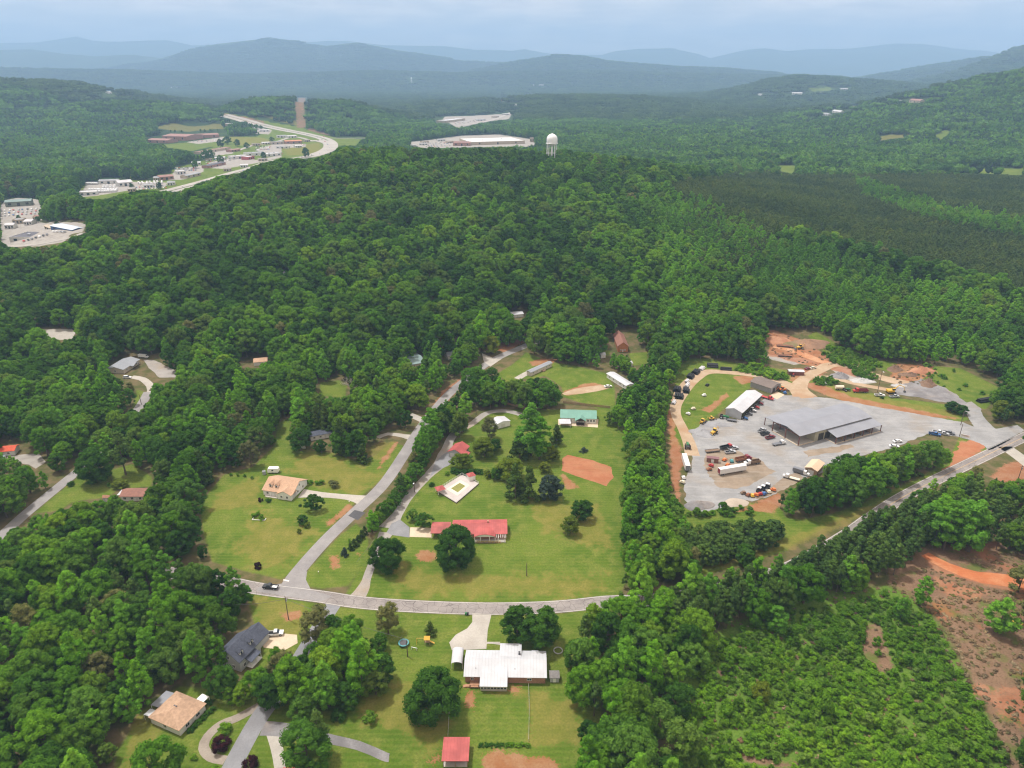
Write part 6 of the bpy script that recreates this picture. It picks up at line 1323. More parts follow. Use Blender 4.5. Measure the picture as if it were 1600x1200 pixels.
def far_house(label, A, B, D, h, roof, wall, rise=0.0, name="commercial_building", cat="building", nw=3, vis=True):
    loc, ang, L, Dd = frame(A, B, D); t = thing(name, label, cat, loc, ang)
    if rise > 0: gable(t, L, Dd, h, rise, wall, roof, 'x', .6)
    else:
        MB().box(0, L, 0, Dd, -1.5, h).build("wall", wall, t); MB().box(.5, L - .5, .5, Dd - .5, h + .02, h + .12).build("roof", roof, t)
        MB().box(0, L, 0, .4, h, h + .7).box(0, L, Dd - .4, Dd, h, h + .7).box(0, .4, .4, Dd - .4, h, h + .7).box(L - .4, L, .4, Dd - .4, h, h + .7).build("parapet", wall, t)
        if L > 30: MB().box(L*.3, L*.3 + 3, Dd*.4, Dd*.4 + 3, h + .12, h + 1.8).box(L*.7, L*.7 + 3, Dd*.6, Dd*.6 + 3, h + .12, h + 1.8).build("rooftop_unit", PC['silver'], t)
    for i in range(nw): u = L * (i + .5) / nw; w = min(L / nw * .5, 4); MB().box(u - w / 2, u + w / 2, -.12, .03, .3 if i == nw // 2 else h * .3, h * .75).build("door" if i == nw // 2 else "window", GLASS, t)
    if vis:
        c = [(0, 0), (L, 0), (L, Dd), (0, Dd)]; pp = []
        for zz in (0, h + rise):
            for u, v in c: q = proj(loc[0] + u * cos(ang) - v * sin(ang), loc[1] + u * sin(ang) + v * cos(ang), loc[2] + zz); pp.append((float(q[0]), float(q[1])))
        xs = [p[0] for p in pp]; ys = [p[1] for p in pp]; VIS['fb%d' % len(VIS)] = [(min(xs), min(ys)), (max(xs), min(ys)), (max(xs), max(ys) + .5), (min(xs), max(ys) + .5)]
    return t
for a in (
 ("green-grey metal building with tan gable at the left edge of the valley", (9,323.5), (50,321), 20, 7, TGN, WGR, 2.0), ("blue-walled building with pale blue roof beside the left wood", (80,359.5), (113,361), 14, 5, TB, WBL, 1.2),
 ("long white store with flat dark roof at the left edge", (16,379), (69,366), 30, 6, TD, WW), ("small tan hut left of the pale blue roof", (70,358), (79,358), 8, 4, WT2, WT2, 1.0),
 ("pale flat building in front of the camper lot", (124,306), (152,304.5), 22, 5, TW, WW), ("white gabled sales building in the middle of the camper lot", (186,292), (208,290), 22, 7, TW, WW, 3), ("long grey-roofed building behind the camper lot", (155,288), (185,287), 16, 6, TG, WW, 1.5),
 ("red-roofed building right of the camper lot", (250,282), (272,280), 18, 6, TR, WB, 2.5), ("grey house with pitched roof left of the red roof", (240,282), (250,282), 10, 5, TG, WT2, 2), ("white box building above the highway bend", (277,273), (291,272), 18, 6, TW, WW),
 ("long grey building beside the highway", (292,279), (314,274), 14, 5, TG, WT2, 1.5), ("long dark-roofed building below the strip mall", (326,263), (353,257), 16, 5, TD, WB, 1.0), ("long strip mall with red-brown roof", (312,241), (361,233), 16, 5, TR, WT2),
 ("small brown-roofed building right of the strip mall", (361,238), (376,236), 16, 5, TR, WB, 1.5), ("white building with a row of dark doors", (362,249), (388,247), 22, 6, TW, WW), ("red-fronted shop at the town centre", (388,250), (398,248), 18, 6, TW, M("red_shop_wall", (.42,.1,.1))),
 ("pale grey flat building behind the red-fronted shop", (386,244), (416,242), 26, 6, TG, WW), ("white flat building near the highway curve", (417,245), (440,243), 26, 6, TW, WW), ("narrow white building inside the curve", (431,232), (451,232), 14, 5, TW, WW),
 ("orange-roofed building inside the highway curve", (446,225), (472,224), 28, 7, TO, WB, 2), ("grey pair of roofs above the orange roof", (433,215.5), (448,215), 18, 6, TG, WW, 1.5), ("white roof right of the grey pair", (450,216), (464,215), 18, 6, TW, WW, 1.5), ("grey building left of the orange roof", (424,226), (444,225), 22, 6, TG, WT2),
 ("long white warehouse beside the upper highway", (352,197), (385,196), 30, 7, TW, WT2), ("low left wing of the red-brown plant", (230,223), (262,224), 45, 8, TR, WB, 3), ("tall middle hall of the red-brown plant", (254,219), (292,220), 80, 12, TR, WB, 4), ("long right wing of the red-brown plant", (293,217), (343,214.5), 42, 9, TR, WB, 3),
 ("long pale shopping centre by the far road", (697,192), (727,188), 45, 8, TW, WT2), ("huge white flat roof of the big store left of the water tower", (735,227), (820,224.5), 130, 8, M("bright_white_membrane", (.6,.6,.6), var=.06, scale=.05), WT2), ("reddish annex at the left front of the big store", (708,228), (735,228), 50, 8, TR, WB), ("cream square building right of the big store", (828,222), (834,222), 14, 11, WT2, WT2),
 ("low white shop at the left of the big store's car park", (655,227), (668,227), 18, 5, TW, WW), ("white shop furthest left by the big store's car park", (641,230), (650,230), 16, 5, TW, WW),
 ("white church hall far off in the village", (822,152), (831,152), 14, 7, TW, WW, 4), ("brick school far off in the village", (778,158), (792,158), 26, 9, TR, WB), ("white store far off at the village edge", (780,150), (790,150), 22, 7, TW, WW), ("small pale house far off above the village", (764,146), (768,146), 12, 6, TW, WW, 3), ("small white house at the village centre", (798,152), (802,152), 14, 6, TW, WW, 3), ("pale house on the village road", (800,165), (806,165), 14, 6, TW, WW, 3), ("white house right of the village centre", (812,149), (816,149), 14, 6, TW, WW, 3),
 ("long pale factory roof on the far plain", (832,133.5), (850,133.5), 60, 10, TW, WW), ("pale factory roof far left on the plain", (267,137.5), (280,137.5), 40, 9, TW, WW), ("pale roof in the far forest above the highway", (418,144), (428,144), 30, 8, TW, WW), ("tiny pale house in the far left forest", (170,146.5), (175,146.5), 14, 7, TW, WW, 3),
 ("long white building on the far knoll's left foot", (1184,149.5), (1196,149.5), 25, 8, TW, WW, 3), ("pale house between the knoll buildings", (1217,150), (1224,150), 16, 7, TW, WW, 3), ("white hall with pitched roof under the knoll", (1237,148), (1253,148), 26, 9, TW, WW, 5), ("white barn by the pale hill field", (1277,147), (1288,147), 20, 8, TW, WW, 4), ("white roof right of the pale hill field", (1314,140.5), (1325,140.5), 20, 8, TW, WW, 3),
 ("large brown-roofed house on the right hillside", (1420,160.5), (1437,160.5), 18, 9, TR, WT2, 5), ("cream house left of the brown-roofed hillside house", (1395,161), (1406,161), 14, 7, TW, WT2, 4), ("pale house furthest left on the hill crest", (1371,163.5), (1379,163.5), 12, 6, TG, WW, 3), ("white house right of the brown-roofed hillside house", (1462,157), (1469,157), 12, 6, TW, WW, 3), ("small house below the brown-roofed hillside house", (1449,168), (1456,168), 12, 6, TG, WW, 3),
 ("red-roofed house on the lower hillside", (1331,170.5), (1337,170.5), 12, 7, TR, WB, 4), ("white house right of the grey one on the lower hillside", (1300,176), (1313,176), 14, 7, TW, WW, 4), ("grey-roofed white house low on the hillside", (1283,180.5), (1293,180.5), 14, 7, TG, WW, 4), ("small pale house in the forest below the hillside homes", (1224,191.5), (1231,191.5), 12, 6, TG, WW, 3), ("tiny house right of the forest's pale house", (1257,189), (1262,189), 12, 6, TG, WW, 3), ("pale roof in the forest right of the water tower", (1172,209), (1181,209), 14, 8, TG, WW, 3),
 ("white barn at the edge of the far right field", (1433,268), (1443,268), 14, 6, TW, WW, 2)):
    far_house(*a[:7], rise=a[7] if len(a) > 7 else 0.0, name="house" if "house" in a[0] and a[4] < 10 and len(a) > 7 else "commercial_building", cat="house" if "house" in a[0] and len(a) > 7 else "building")
# smaller shops and sheds crowding the highway
for k, (x, y, w, rc, lb) in enumerate(((300,258,14,'TW',"white-roofed shop on the slope above the car lot"),(322,252,10,'TG',"grey-roofed hut left of the long dark roof"),(336,250,16,'TW',"white flat shop between strip mall and dark roof"),(350,268,12,'TG',"grey shed below the long dark roof"),(376,262,12,'TW',"white shop beside the lower highway lanes"),(404,252,14,'TG',"grey shop in front of the pale grey flat building"),
    (410,226,12,'TW',"white shop above the crowded lot"),(395,228,12,'TG',"grey roof left of the crowded lot"),(462,231,10,'TW',"white kiosk right of the narrow white building"),(476,222,9,'TG',"grey kiosk right of the orange roof"),(405,206,16,'TW',"white roof below the upper highway"),(392,206,9,'TG',"grey roof below the long warehouse's car row"),
    (225,294,14,'TG',"grey roof across from the camper row"),(200,300,12,'TW',"white roof at the front of the camper lot"),(262,290,12,'TG',"grey hut below the red-roofed building"),(20,350,16,'TG',"grey-roofed shop on the street at the far left"),(38,352,12,'TW',"white shop on the street at the far left"),(52,345,9,'TR',"small red-brown roof on the street at the far left"),(8,358,14,'TW',"white shop furthest left on the street"),
    (660,224,10,'TW',"white roof among the trees left of the big store"),(684,221,12,'TG',"grey roof at the top of the big store's car park"),(700,224,9,'TW',"white kiosk beside the reddish annex"),(745,189,14,'TG',"grey roof right of the far shopping centre"),(770,184,10,'TW',"white kiosk on the far shopping road"),(786,180,9,'TW',"white roof where the far road meets the trees"))):
    far_house(lb, (x, y), (x + w, y - .6), 14, 5, {'TW': TW, 'TG': TG, 'TR': TR}[rc], (WW, WT2)[k % 2], (1.5, 0)[k % 2], name="small_shop", nw=3)
sp_t = at(826, 152); t = thing("church_steeple", "thin white church steeple in the far village", "steeple", tuple(sp_t)); MB().box(-2,2,-2,2,0,14).build("tower", WW, t); MB().add([(-2,-2,14),(2,-2,14),(2,2,14),(-2,2,14),(0,0,28)], [(0,1,4),(1,2,4),(2,3,4),(3,0,4)]).build("spire", WW, t); VIS['steeple'] = [(824,143),(828,143),(828,152),(824,152)]
# a second water tower far out on the plain
wt2 = [o for o in COL.objects if o.name == "water_tower"][0]; c2 = copy_tree(wt2); p = at(643, 129); c2.location = tuple(p); c2['label'] = "tiny white water tower far out on the plain"; VIS['wt2'] = [(639,120),(647,120),(647,128),(639,128)]
# small vehicles of the town's lots and roads : one mesh each, too small to show parts
def lot_mesh(name, L, W_, Hh, mat, cabin=True):
    b = MB()
    if cabin: b.prism_y([(-L/2,.3),(L/2,.3),(L/2,.85),(L*.25,1.0),(L*.1,Hh),(-L*.3,Hh),(-L*.42,1.0),(-L/2,.95)], -W_/2, W_/2)
    else: b.prism_y([(-L/2,.4),(L/2,.4),(L/2,Hh*.8),(L*.42,Hh),(-L*.45,Hh),(-L/2,Hh*.9)], -W_/2, W_/2)
    me = bpy.data.meshes.new(name); me.from_pydata(b.v, [], b.f); me.materials.append(mat); me.update(); return me
LOT = {c: lot_mesh("small_%s_car_mesh" % c, 4.9, 2.0, 1.6, PC[c]) for c in ('white', 'silver', 'black', 'red', 'blue', 'grey')}; RV = lot_mesh("camper_mesh", 8.5, 2.6, 3.3, PC['white'], False)
def lot(P, n, cols, where, seed, rv=False, rows=3, hd=None):
    rg = random.Random(seed); a, b_, c, d = [np.array(at(*p)) for p in P]
    for i in range(n):
        r_ = i % rows; u = (i // rows + .5 + rg.uniform(-.15, .15)) / math.ceil(n / rows); v = (r_ + .5) / rows
        q = (a * (1 - u) + b_ * u) * (1 - v) + (d * (1 - u) + c * u) * v
        col = rg.choice(cols); z = float(H(q[0], q[1])) + .5
        an = atan2(b_[1] - a[1], b_[0] - a[0]) + (pi / 2 if hd is None else hd) + rg.uniform(-.08, .08)
        o = bpy.data.objects.new("camper" if rv else "small_car", RV if rv else LOT[col]); COL.objects.link(o); o.location = (q[0], q[1], z); o.rotation_euler = (0, 0, an)
        tag(o, ("white camper " if rv else {'grey': 'dark grey'}.get(col, col) + " car ") + where, "camper" if rv else "car", ("campers " if rv else "cars ") + where)
mixc_ = ['white', 'white', 'silver', 'grey', 'black', 'red', 'blue']
lot([(135,297),(185,296),(182,301),(150,302)], 22, mixc_, "in the front rows of the camper lot", 1, True, 2); lot([(135,286),(153,286),(153,290),(135,290)], 7, mixc_, "at the back left of the camper lot", 2, True, 1); lot([(214,286),(255,284),(256,288),(216,290)], 14, mixc_, "in the row right of the camper lot's sales building", 3, True, 2)
lot([(160,291),(182,291),(182,295),(160,295)], 8, ['white','silver'], "in the middle of the camper lot", 13, True, 2)
lot([(5,328),(60,325),(58,336),(5,340)], 24, mixc_, "in the lot before the green-grey metal building", 4, rows=3); lot([(33,378),(76,366),(78,368),(36,380)], 7, ['black','grey','red','white'], "along the white store's side", 5, rows=1); lot([(82,362),(104,363),(104,365),(82,364)], 4, ['white','silver'], "before the pale blue roof", 6, rows=1)
lot([(272,262),(312,262),(310,268),(274,268)], 34, mixc_, "in the lot above the highway", 7, rows=3); lot([(400,228),(424,228),(422,235),(398,236)], 30, mixc_, "in the lot left of the orange roof", 8, rows=3); lot([(358,199),(405,199),(405,202),(358,202)], 16, mixc_, "in the row below the long white warehouse", 9, rows=1)
lot([(300,220),(345,218),(345,221),(300,223)], 14, mixc_, "in the red-brown plant's car park", 10, rows=2); lot([(660,224),(705,222),(705,229),(665,231)], 40, mixc_, "in the big store's car park", 11, rows=4); lot([(706,192),(745,187),(750,189),(712,196)], 20, mixc_, "in the far shopping centre's car park", 12, rows=3)
lot([(470,226),(478,226),(478,228),(470,228)], 4, mixc_, "right of the orange roof", 14, rows=1)
for k, (x, y) in enumerate(((450,205),(465,208),(480,211),(497,215),(503,218),(508,222),(512,226),(515,231),(509,236),(500,241),(487,243),(472,246),(420,256),(380,268),(345,277),(285,292),(262,300),(240,304),(497,220),(506,214))):
    q = at(x, y); o = bpy.data.objects.new("small_car", LOT[mixc_[k % 7]]); COL.objects.link(o); o.location = (q[0], q[1], float(H(q[0], q[1])) + .75); o.rotation_euler = (0, 0, .6 + k * .1)
    tag(o, {'grey': 'dark grey'}.get(mixc_[k % 7], mixc_[k % 7]) + " car driving on the valley highway", "car", "cars on the valley highway")
lot([(318,252),(372,243),(374,250),(322,258)], 26, mixc_, "between the strip mall and the highway", 15, rows=3); lot([(398,240),(440,238),(444,242),(400,246)], 20, mixc_, "before the pale grey flat building", 16, rows=2); lot([(210,292),(262,289),(262,296),(214,299)], 22, mixc_, "in the lot below the camper row", 17, rows=2)
# ------------------------------------------------------------------ single trees and shrubs of the lawns and gardens
def spec(key, px, pyb, wpx, label, hs=1.0, group=None, cat="tree", vi=None, name=None):
    """tree whose foot stands at photo pixel (px, pyb) and whose crown is wpx pixels wide"""
    nm, vs = KINDS[key]; p = at(px, pyb); ppm = FPX / row_depth(p[1], p[2]); k = (int(px * 7 + pyb * 3) % len(vs)) if vi is None else vi
    r, h = vs[k][2], vs[k][3]; s = wpx / ppm / 2 / r / 1.08
    cm, tm, _, _ = vs[k]; t = empty(name or nm, tuple(p), (px * 13.7) % 6.28); t.scale = (s, s, s * hs); tag(t, label, cat, group)
    for part, me in (("trunk" if cat == "tree" else "stem", tm), ("crown" if cat == "tree" else "foliage", cm)):
        o = bpy.data.objects.new(part, me); COL.objects.link(o); o.parent = t
    return t
spec('big', 679, 1112, 99, "huge round dark green tree left of the brick ranch", 1.0); spec('big', 714, 882, 75, "big round dark green tree in front of the red-roofed ranch", .95); spec('big', 603, 886, 62, "round green tree left of the parking pad of the red-roofed ranch", 1.05)
spec('oakd', 808, 1000, 62, "left one of the two joined trees above the brick ranch", .8); spec('oakd', 850, 1004, 64, "right one of the two joined trees above the brick ranch", .8); spec('grey', 607, 990, 42, "thin olive-green tree below the main road, left of the concrete drive", .95); spec('cedar', 673, 991, 22, "small dark tree alone on the lawn left of the concrete drive", .75); spec('sapling', 577, 1127, 26, "bright green bushy sapling on the lower lawn", .55)
for k, (key, x, y, w, lb) in enumerate((('grey', 497, 1008, 56, "grey-green tree at the top of the group right of the lane"), ('oak', 520, 1035, 56, "upper bright tree of the group right of the lane"), ('poplar', 548, 1040, 44, "tall tree at the upper right of the group right of the lane"), ('grey', 551, 1036, 40, "brownish thin tree inside the group right of the lane"),
    ('oak', 500, 1072, 58, "central tree of the group right of the lane"), ('poplar', 573, 1070, 46, "tall bright tree in the middle right of the group by the lane"), ('oakd', 600, 1066, 48, "rightmost dark tree of the group by the lane"), ('oak', 588, 1085, 46, "lower right tree of the group by the lane"), ('grey', 446, 1062, 46, "brown-tinged tree at the left of the group by the lane"),
    ('oak', 458, 1092, 62, "lower left tree of the group overhanging the lane"), ('oakd', 430, 1106, 56, "lowest left tree of the group overhanging the lane"), ('poplar', 515, 1105, 44, "tall tree at the bottom centre of the group by the lane"), ('oakd', 545, 1103, 44, "dark tree at the bottom right of the group by the lane"), ('oak', 476, 1124, 52, "lowest tree of the group by the lane's fork"),
    ('oak', 408, 1085, 48, "tree between the charcoal-roofed house and the lane"), ('dbush', 528, 1122, 26, "rounded bush at the foot of the group by the lane"), ('oak', 380, 1098, 34, "small tree at the top of the looping driveway"), ('sapling', 360, 1100, 26, "sapling beside the path to the bungalow"))):
    spec(key, x, y, w, lb, .9)
spec('oakd', 482, 1192, 88, "wide dark tree below the lane's fork", .72); spec('plum', 345, 1168, 31, "dark purple tree inside the looping driveway", .8); spec('plum', 393, 1197, 29, "dark purple tree between the lane and the bottom border", .85); spec('bush', 352, 1143, 24, "green shrub just above the purple tree in the loop", .9, cat="shrub"); spec('oak', 255, 1228, 86, "bright green tree below the bungalow at the bottom left", .95, vi=1); spec('bush', 305, 1185, 14, "small bright shrub below the bungalow", .8, cat="shrub"); spec('bush', 335, 1205, 18, "bright shrub at the bottom border by the loop", .8, cat="shrub")
for x, y in ((297,1143),(304,1136),(311,1129),(318,1122),(325,1115)): spec('dbush', x, y, 12, "clipped dark shrub along the bungalow's front", .8, "bungalow hedge shrubs", "shrub")
for x, y in ((329,1098),(333,1110),(322,1100)): spec('dbush', x, y, 12, "dark shrub at the bungalow's right corner", .9, "bungalow corner shrubs", "shrub")
for x in range(752, 826, 8): spec('dbush' if x < 790 else 'bush', x, 1165, 11, "low hedge shrub along the bottom of the brick ranch's back lawn", .5, "hedge below the back lawn", "shrub")
spec('oak', 645, 814, 20, "small bright tree left of the dark one by the gravel drive's bend", .8, vi=2); spec('oakd', 662, 824, 28, "small dark tree beside the gravel drive's bend", .85)
spec('dbush', 675, 759, 10, "round dark bush beside the gravel drive", .9, cat="shrub"); spec('lime', 722, 731, 34, "yellow-green tree between garage and pool", .7); spec('lime', 762, 745, 15, "round golden shrub right of the pool house", .8, cat="shrub")
for x, y, w in ((710,738,16),(718,740,17),(727,741,17),(738,740,17),(748,739,16)): spec('dbush', x, y, w, "dark clipped shrub in the hedge above the pool", .7, "hedge above the pool", "shrub")
spec('oakd', 778, 747, 24, "dark shrubby tree left of the big conifers", .6); spec('lime', 757, 713, 40, "yellow-green tree right of the red-roofed garage", .75, vi=0); spec('oakd', 773, 705, 24, "small brownish dark tree behind the yellow-green one", .8); spec('grey', 765, 686, 30, "grey-green tree in front of the white shed", .9)
spec('poplar', 830, 712, 54, "large bright green tree left of the green-roofed farmhouse", .75, vi=1); spec('poplar', 843, 718, 38, "bright tree joined to the right of the large bright one", .8); spec('cedar', 812, 717, 42, "broad dark grey-green tree at the middle of the garden group", .75, vi=1); spec('lime', 799, 748, 46, "wide yellow-green tree left in the garden group", .75, vi=1); spec('lime', 862, 719, 30, "yellow-green tree at the right of the garden group", .75, vi=0); spec('lime', 851, 738, 22, "small yellow-green tree above the blue-grey conifer", .8)
spec('cedar', 805, 778, 44, "large dark conifer at the bottom left of the garden group", .85, vi=0); spec('cedar', 826, 778, 42, "dark conifer between its two large neighbours in the garden group", .9, vi=2); spec('bluebig', 859, 778, 40, "blue-grey conifer at the bottom right of the garden group", .75); spec('cedar', 869, 694, 27, "dark brownish conifer beside the farmhouse patio", .85); spec('blue', 912, 706, 15, "small round blue-grey shrub on the upper lawn", .5, cat="shrub"); spec('oakd', 910, 811, 40, "round dark tree on the right of the big lawn", .65); spec('lime', 891, 833, 30, "round bright green tree beside the dark one on the big lawn", 1.0)
spec('lime', 716, 672, 26, "yellow-green tree above the red-roofed garage", .8); spec('oak', 718, 683, 34, "bright tree at the head of the gravel drive", 1.0, vi=0); spec('oakd', 690, 676, 36, "dark tree above the hedge row by the side road", 1.0); spec('oak', 702, 668, 34, "green tree behind the gravel drive's top", 1.0); spec('bush', 735, 720, 12, "little shrub above the pool hedge", 1, cat="shrub"); spec('bush', 698, 742, 10, "small bright shrub beside the tarmac apron", 1, cat="shrub")
for k, (x, y, w, key) in enumerate(((675,697,42,'poplar'),(667,712,34,'oak'),(661,724,32,'oakd'),(655,736,30,'oakd'),(648,746,28,'oak'),(641,757,27,'oakd'),(634,768,25,'oak'),(626,778,24,'oakd'),(617,790,25,'oakd'),(609,800,26,'oak'),(601,808,26,'oakd'),(592,818,24,'oak'),(584,826,18,'oakd'))):
    spec(key, x, y, w, "tree in the tall dense row between side road and gravel drive", .8, "row between side road and gravel drive")
for x, y, w in ((570,835,14),(565,841,14),(560,847,13),(554,854,14),(548,859,12)): spec('cedar', x, y, w, "dark conifer in the short row at the foot of the side road", .7, "short conifer row by the side road")
spec('blue', 539, 868, 15, "blue spruce at the lower end of the short conifer row", .9); spec('sapling', 546, 910 - 62, 9, "dark shrub on the verge beside the blue spruce", .6, cat="shrub")
spec('oakd', 491, 797, 30, "dark green tree beside the cottage's drive on the left lawn", .85); spec('oakd', 474, 818, 20, "round bush on the left lawn below the drive", .6); spec('lime', 480, 824, 10, "small lime-green shrub beside the round bush", .8, cat="shrub"); spec('lime', 468, 833, 8, "small lime-green shrub below the round bush", 1, cat="shrub"); spec('plum', 404, 887, 13, "small dark purple shrub near the foot of the left lawn", .9, cat="shrub")
for x, y in ((396,808),(403,805),(410,811)): spec('bush', x, y, 11, "bushy plant inside the white-curbed bed", .9, "plants of the white-curbed bed", "shrub")
spec('cedar', 568, 722, 27, "light conifer alone at the upper right of the left lawn", .75, vi=1); spec('oakd', 470, 704, 42, "round dark tree left of the grey-roofed mobile home", .8); spec('oakd', 502, 707, 22, "small dark tree in front of the grey-roofed mobile home", .8); spec('cedar', 535, 708, 38, "tall dark conifer right of the grey-roofed mobile home", 1.0, vi=1)
for x, y in ((484,672),(497,674),(510,675),(524,678),(538,680),(550,684),(505,668),(520,670)): spec('cedar', x, y, 30, "dark conifer in the dense row behind the grey-roofed mobile home", 1.0, "conifer row behind the mobile home")
spec('poplar', 471, 668, 34, "tall bright green tree left of the dark conifer row", .8, vi=2); spec('plum', 407, 783, 9, "tiny purple shrub at the cottage's corner", 1, cat="shrub"); spec('dbush', 419, 784, 11, "green shrub in front of the cottage's porch", .8, cat="shrub")
for x, y in ((361,743),(372,744),(383,745),(394,748)): spec('sapling', x, y, 6, "young tree in the row above the left lawn", .6, "row of young trees on the left lawn")
for x, y, w in ((478,754,10),(486,756,12),(495,757,12),(503,756,12)): spec('bush', x, y, w, "shrub in the bed right of the cottage", .8, "shrubs right of the cottage", "shrub")
spec('grey', 522, 760, 20, "grey twiggy shrub at the end of the bed right of the cottage", .35, cat="shrub"); spec('dbush', 469, 791, 6, "tiny round bush below the cottage's drive", .9, cat="shrub")
spec('big', 150, 753, 60, "huge dark round tree standing at the left lane", 1.0, vi=0); spec('pine', 197, 742, 44, "grey-green pine right of the huge round tree", .75); spec('cedar', 318, 757, 44, "dark conifer at the edge of the left lawn wood", .85); spec('dbush', 111, 759, 12, "round dark bush on the left lane's verge", .9, cat="shrub"); spec('bush', 170, 760, 10, "small shrub on the lane-side lawn", .9, cat="shrub"); spec('lime', 188, 762, 26, "yellow-green shrub above the brown-roofed house", .5)
spec('dbush', 1378, 623, 7, "lone small shrub on the grass bank below the pickups", .9, cat="shrub"); spec('oakd', 1486, 643, 26, "left one of two round trees at the end of the grass bank", .5); spec('oakd', 1503, 647, 20, "right one of two round trees at the end of the grass bank", .6); spec('oak', 1129, 798, 15, "small tree at the bottom of the gravel yard", .8); spec('oak', 1088, 806, 16, "small tree beside the dark gravel heap", .8); spec('oak', 1101, 807, 13, "small tree right of the dark gravel heap", .8); spec('lime', 1560, 655, 34, "bright tree above the road at the right edge", .9)
spec('poplar', 1212, 985, 40, "tall bright tree standing out of the regrown clearing's upper edge", .6, vi=0); spec('lime', 1188, 1094, 32, "slender yellow-green tree in the regrown clearing", 1.1, vi=0); spec('poplar', 1406, 967, 26, "thin sparse tree at the top of the brown clearing", .85, vi=2); spec('poplar', 1437, 948, 28, "thin leaning tree right of the sparse one", .85, vi=3)
spec('poplar', 1558, 988, 46, "multi-stemmed tree alone in the brown clearing", .65, vi=1); spec('grey', 1590, 925, 44, "pale tree at the right edge above the red track", .8); spec('grey', 1600, 975, 40, "pale tree at the right edge below the red track", .8); spec('bush', 1283, 1122, 34, "pale rounded sapling clump in the middle of the regrown clearing", 1.6)
for x, y, w, lb in ((1440,846,50,"left of the bright tall trees where the road passes right of the corridor"),(1462,838,52,"back one of the bright tall trees right of the corridor"),(1474,858,60,"front middle one of the bright tall trees right of the corridor"),(1500,846,54,"back right one of the bright tall trees right of the corridor"),(1513,862,56,"front right one of the bright tall trees right of the corridor")): spec('poplar', x, y, w, lb, .75)
spec('poplar', 1052, 548, 44, "tall pale green tree above the dirt loop's left end", .9, vi=1); spec('oak', 1030, 560, 36, "round green tree left of the tall pale one", .9)
for x, y, w in ((322,251,15),(331,249,13),(345,256,12),(305,263,12),(298,256,13),(207,297,9),(386,233,10),(371,229,11),(345,231,12),(356,226,13),(412,249,10),(478,246,13),(60,348,9),(30,345,8),(66,338,10),(250,296,10),(425,222,8),(90,356,9)): spec('oakd', x, y, w, "dark tree standing among the buildings of the valley strip", .9, "trees among the valley buildings")
# the bare dead tree in the wood
def limb(b, a, d, L, r, n, rg_):
    e = a + d * L; b.tube(a, e, r, r * .62, 6)
    if n == 0: return
    for k in range(3):
        v = Vector((rg_.gauss(0, 1), rg_.gauss(0, 1), rg_.uniform(-.1, .9))).normalized(); limb(b, a.lerp(e, rg_.uniform(.55, 1)), (d * .55 + v * .75).normalized(), L * rg_.uniform(.55, .8), r * .58, n - 1, rg_)
p = at(549, 615); t = thing("dead_tree", "bare grey dead tree with spreading branches at the wood's small clearing", "tree", tuple(p)); b = MB(); rg_ = random.Random(4)
b2 = MB().tube((0,0,0), (.6,0,6), .45, .3, 8); b2.build("trunk", DEADW, t)
for k in range(7): a_ = k * .9; limb(b, Vector((.1 * k * .9, 0, 2.2 + k * .6)), Vector((cos(a_), sin(a_), .75)).normalized(), 4.6, .2, 3, rg_)
b.build("crown", DEADW, t)

rgp = np.random.default_rng(12); C_ = offset_line(smooth_line(R1, 5.0), -7.2)
for q in C_:
    u_, v_ = proj(q[0], q[1], 0)
    if 1110 < u_ < 1376:
        cm, tm, r, h = KINDS['pine'][1][int(rgp.integers(0, 4))]; g = rgp.uniform(.92, 1.15)
        t = empty("pine_tree", (q[0] + rgp.uniform(-.8, .8), q[1] - rgp.uniform(0, 2.2), 0), rgp.uniform(0, 6)); t.scale = (.85 * g, .85 * g, .8 * g); tag(t, "pine in the front row that screens the road below the grass corridor", "tree", "pines screening the road")
        for part, me_ in (("trunk", tm), ("crown", cm)): o = bpy.data.objects.new(part, me_); COL.objects.link(o); o.parent = t
k_ = 0
while k_ < 90:
    px_, py_ = rgp.uniform(1080, 1570), rgp.uniform(960, 1215)
    if not inpoly(px_, py_, BRUSHP): continue
    k_ += 1; p = at(px_, py_); cm, tm, r, h = KINDS['sapling'][1][int(rgp.integers(0, 3))]; g = rgp.uniform(.5, .95)
    t = empty("sapling", tuple(p), rgp.uniform(0, 6)); t.scale = (g * 1.1, g * 1.1, g * rgp.uniform(.7, 1.0)); tag(t, "young broadleaf tree standing above the bright thicket of the regrown clearing", "tree", "saplings above the thicket")
    for part, me_ in (("trunk", tm), ("crown", cm)): o = bpy.data.objects.new(part, me_); COL.objects.link(o); o.parent = t
# open-area test in photo pixels: a tree may not stand where it would hide what the photo shows
PIXGRID = np.zeros((1300, 1700), bool)
gy, gx = np.mgrid[0:1300, 0:1700]
for P in VIS.values():
    a = np.array(P); x0, y0 = np.maximum(a.min(0).astype(int) - 1, 0); x1, y1 = a.max(0).astype(int) + 2
    x1 = min(x1, 1650)
    sl = (slice(y0, min(y1, 1300)), slice(x0 + 50, x1 + 50))
    PIXGRID[sl] |= inpoly(gx[sl] - 50, gy[sl], P)
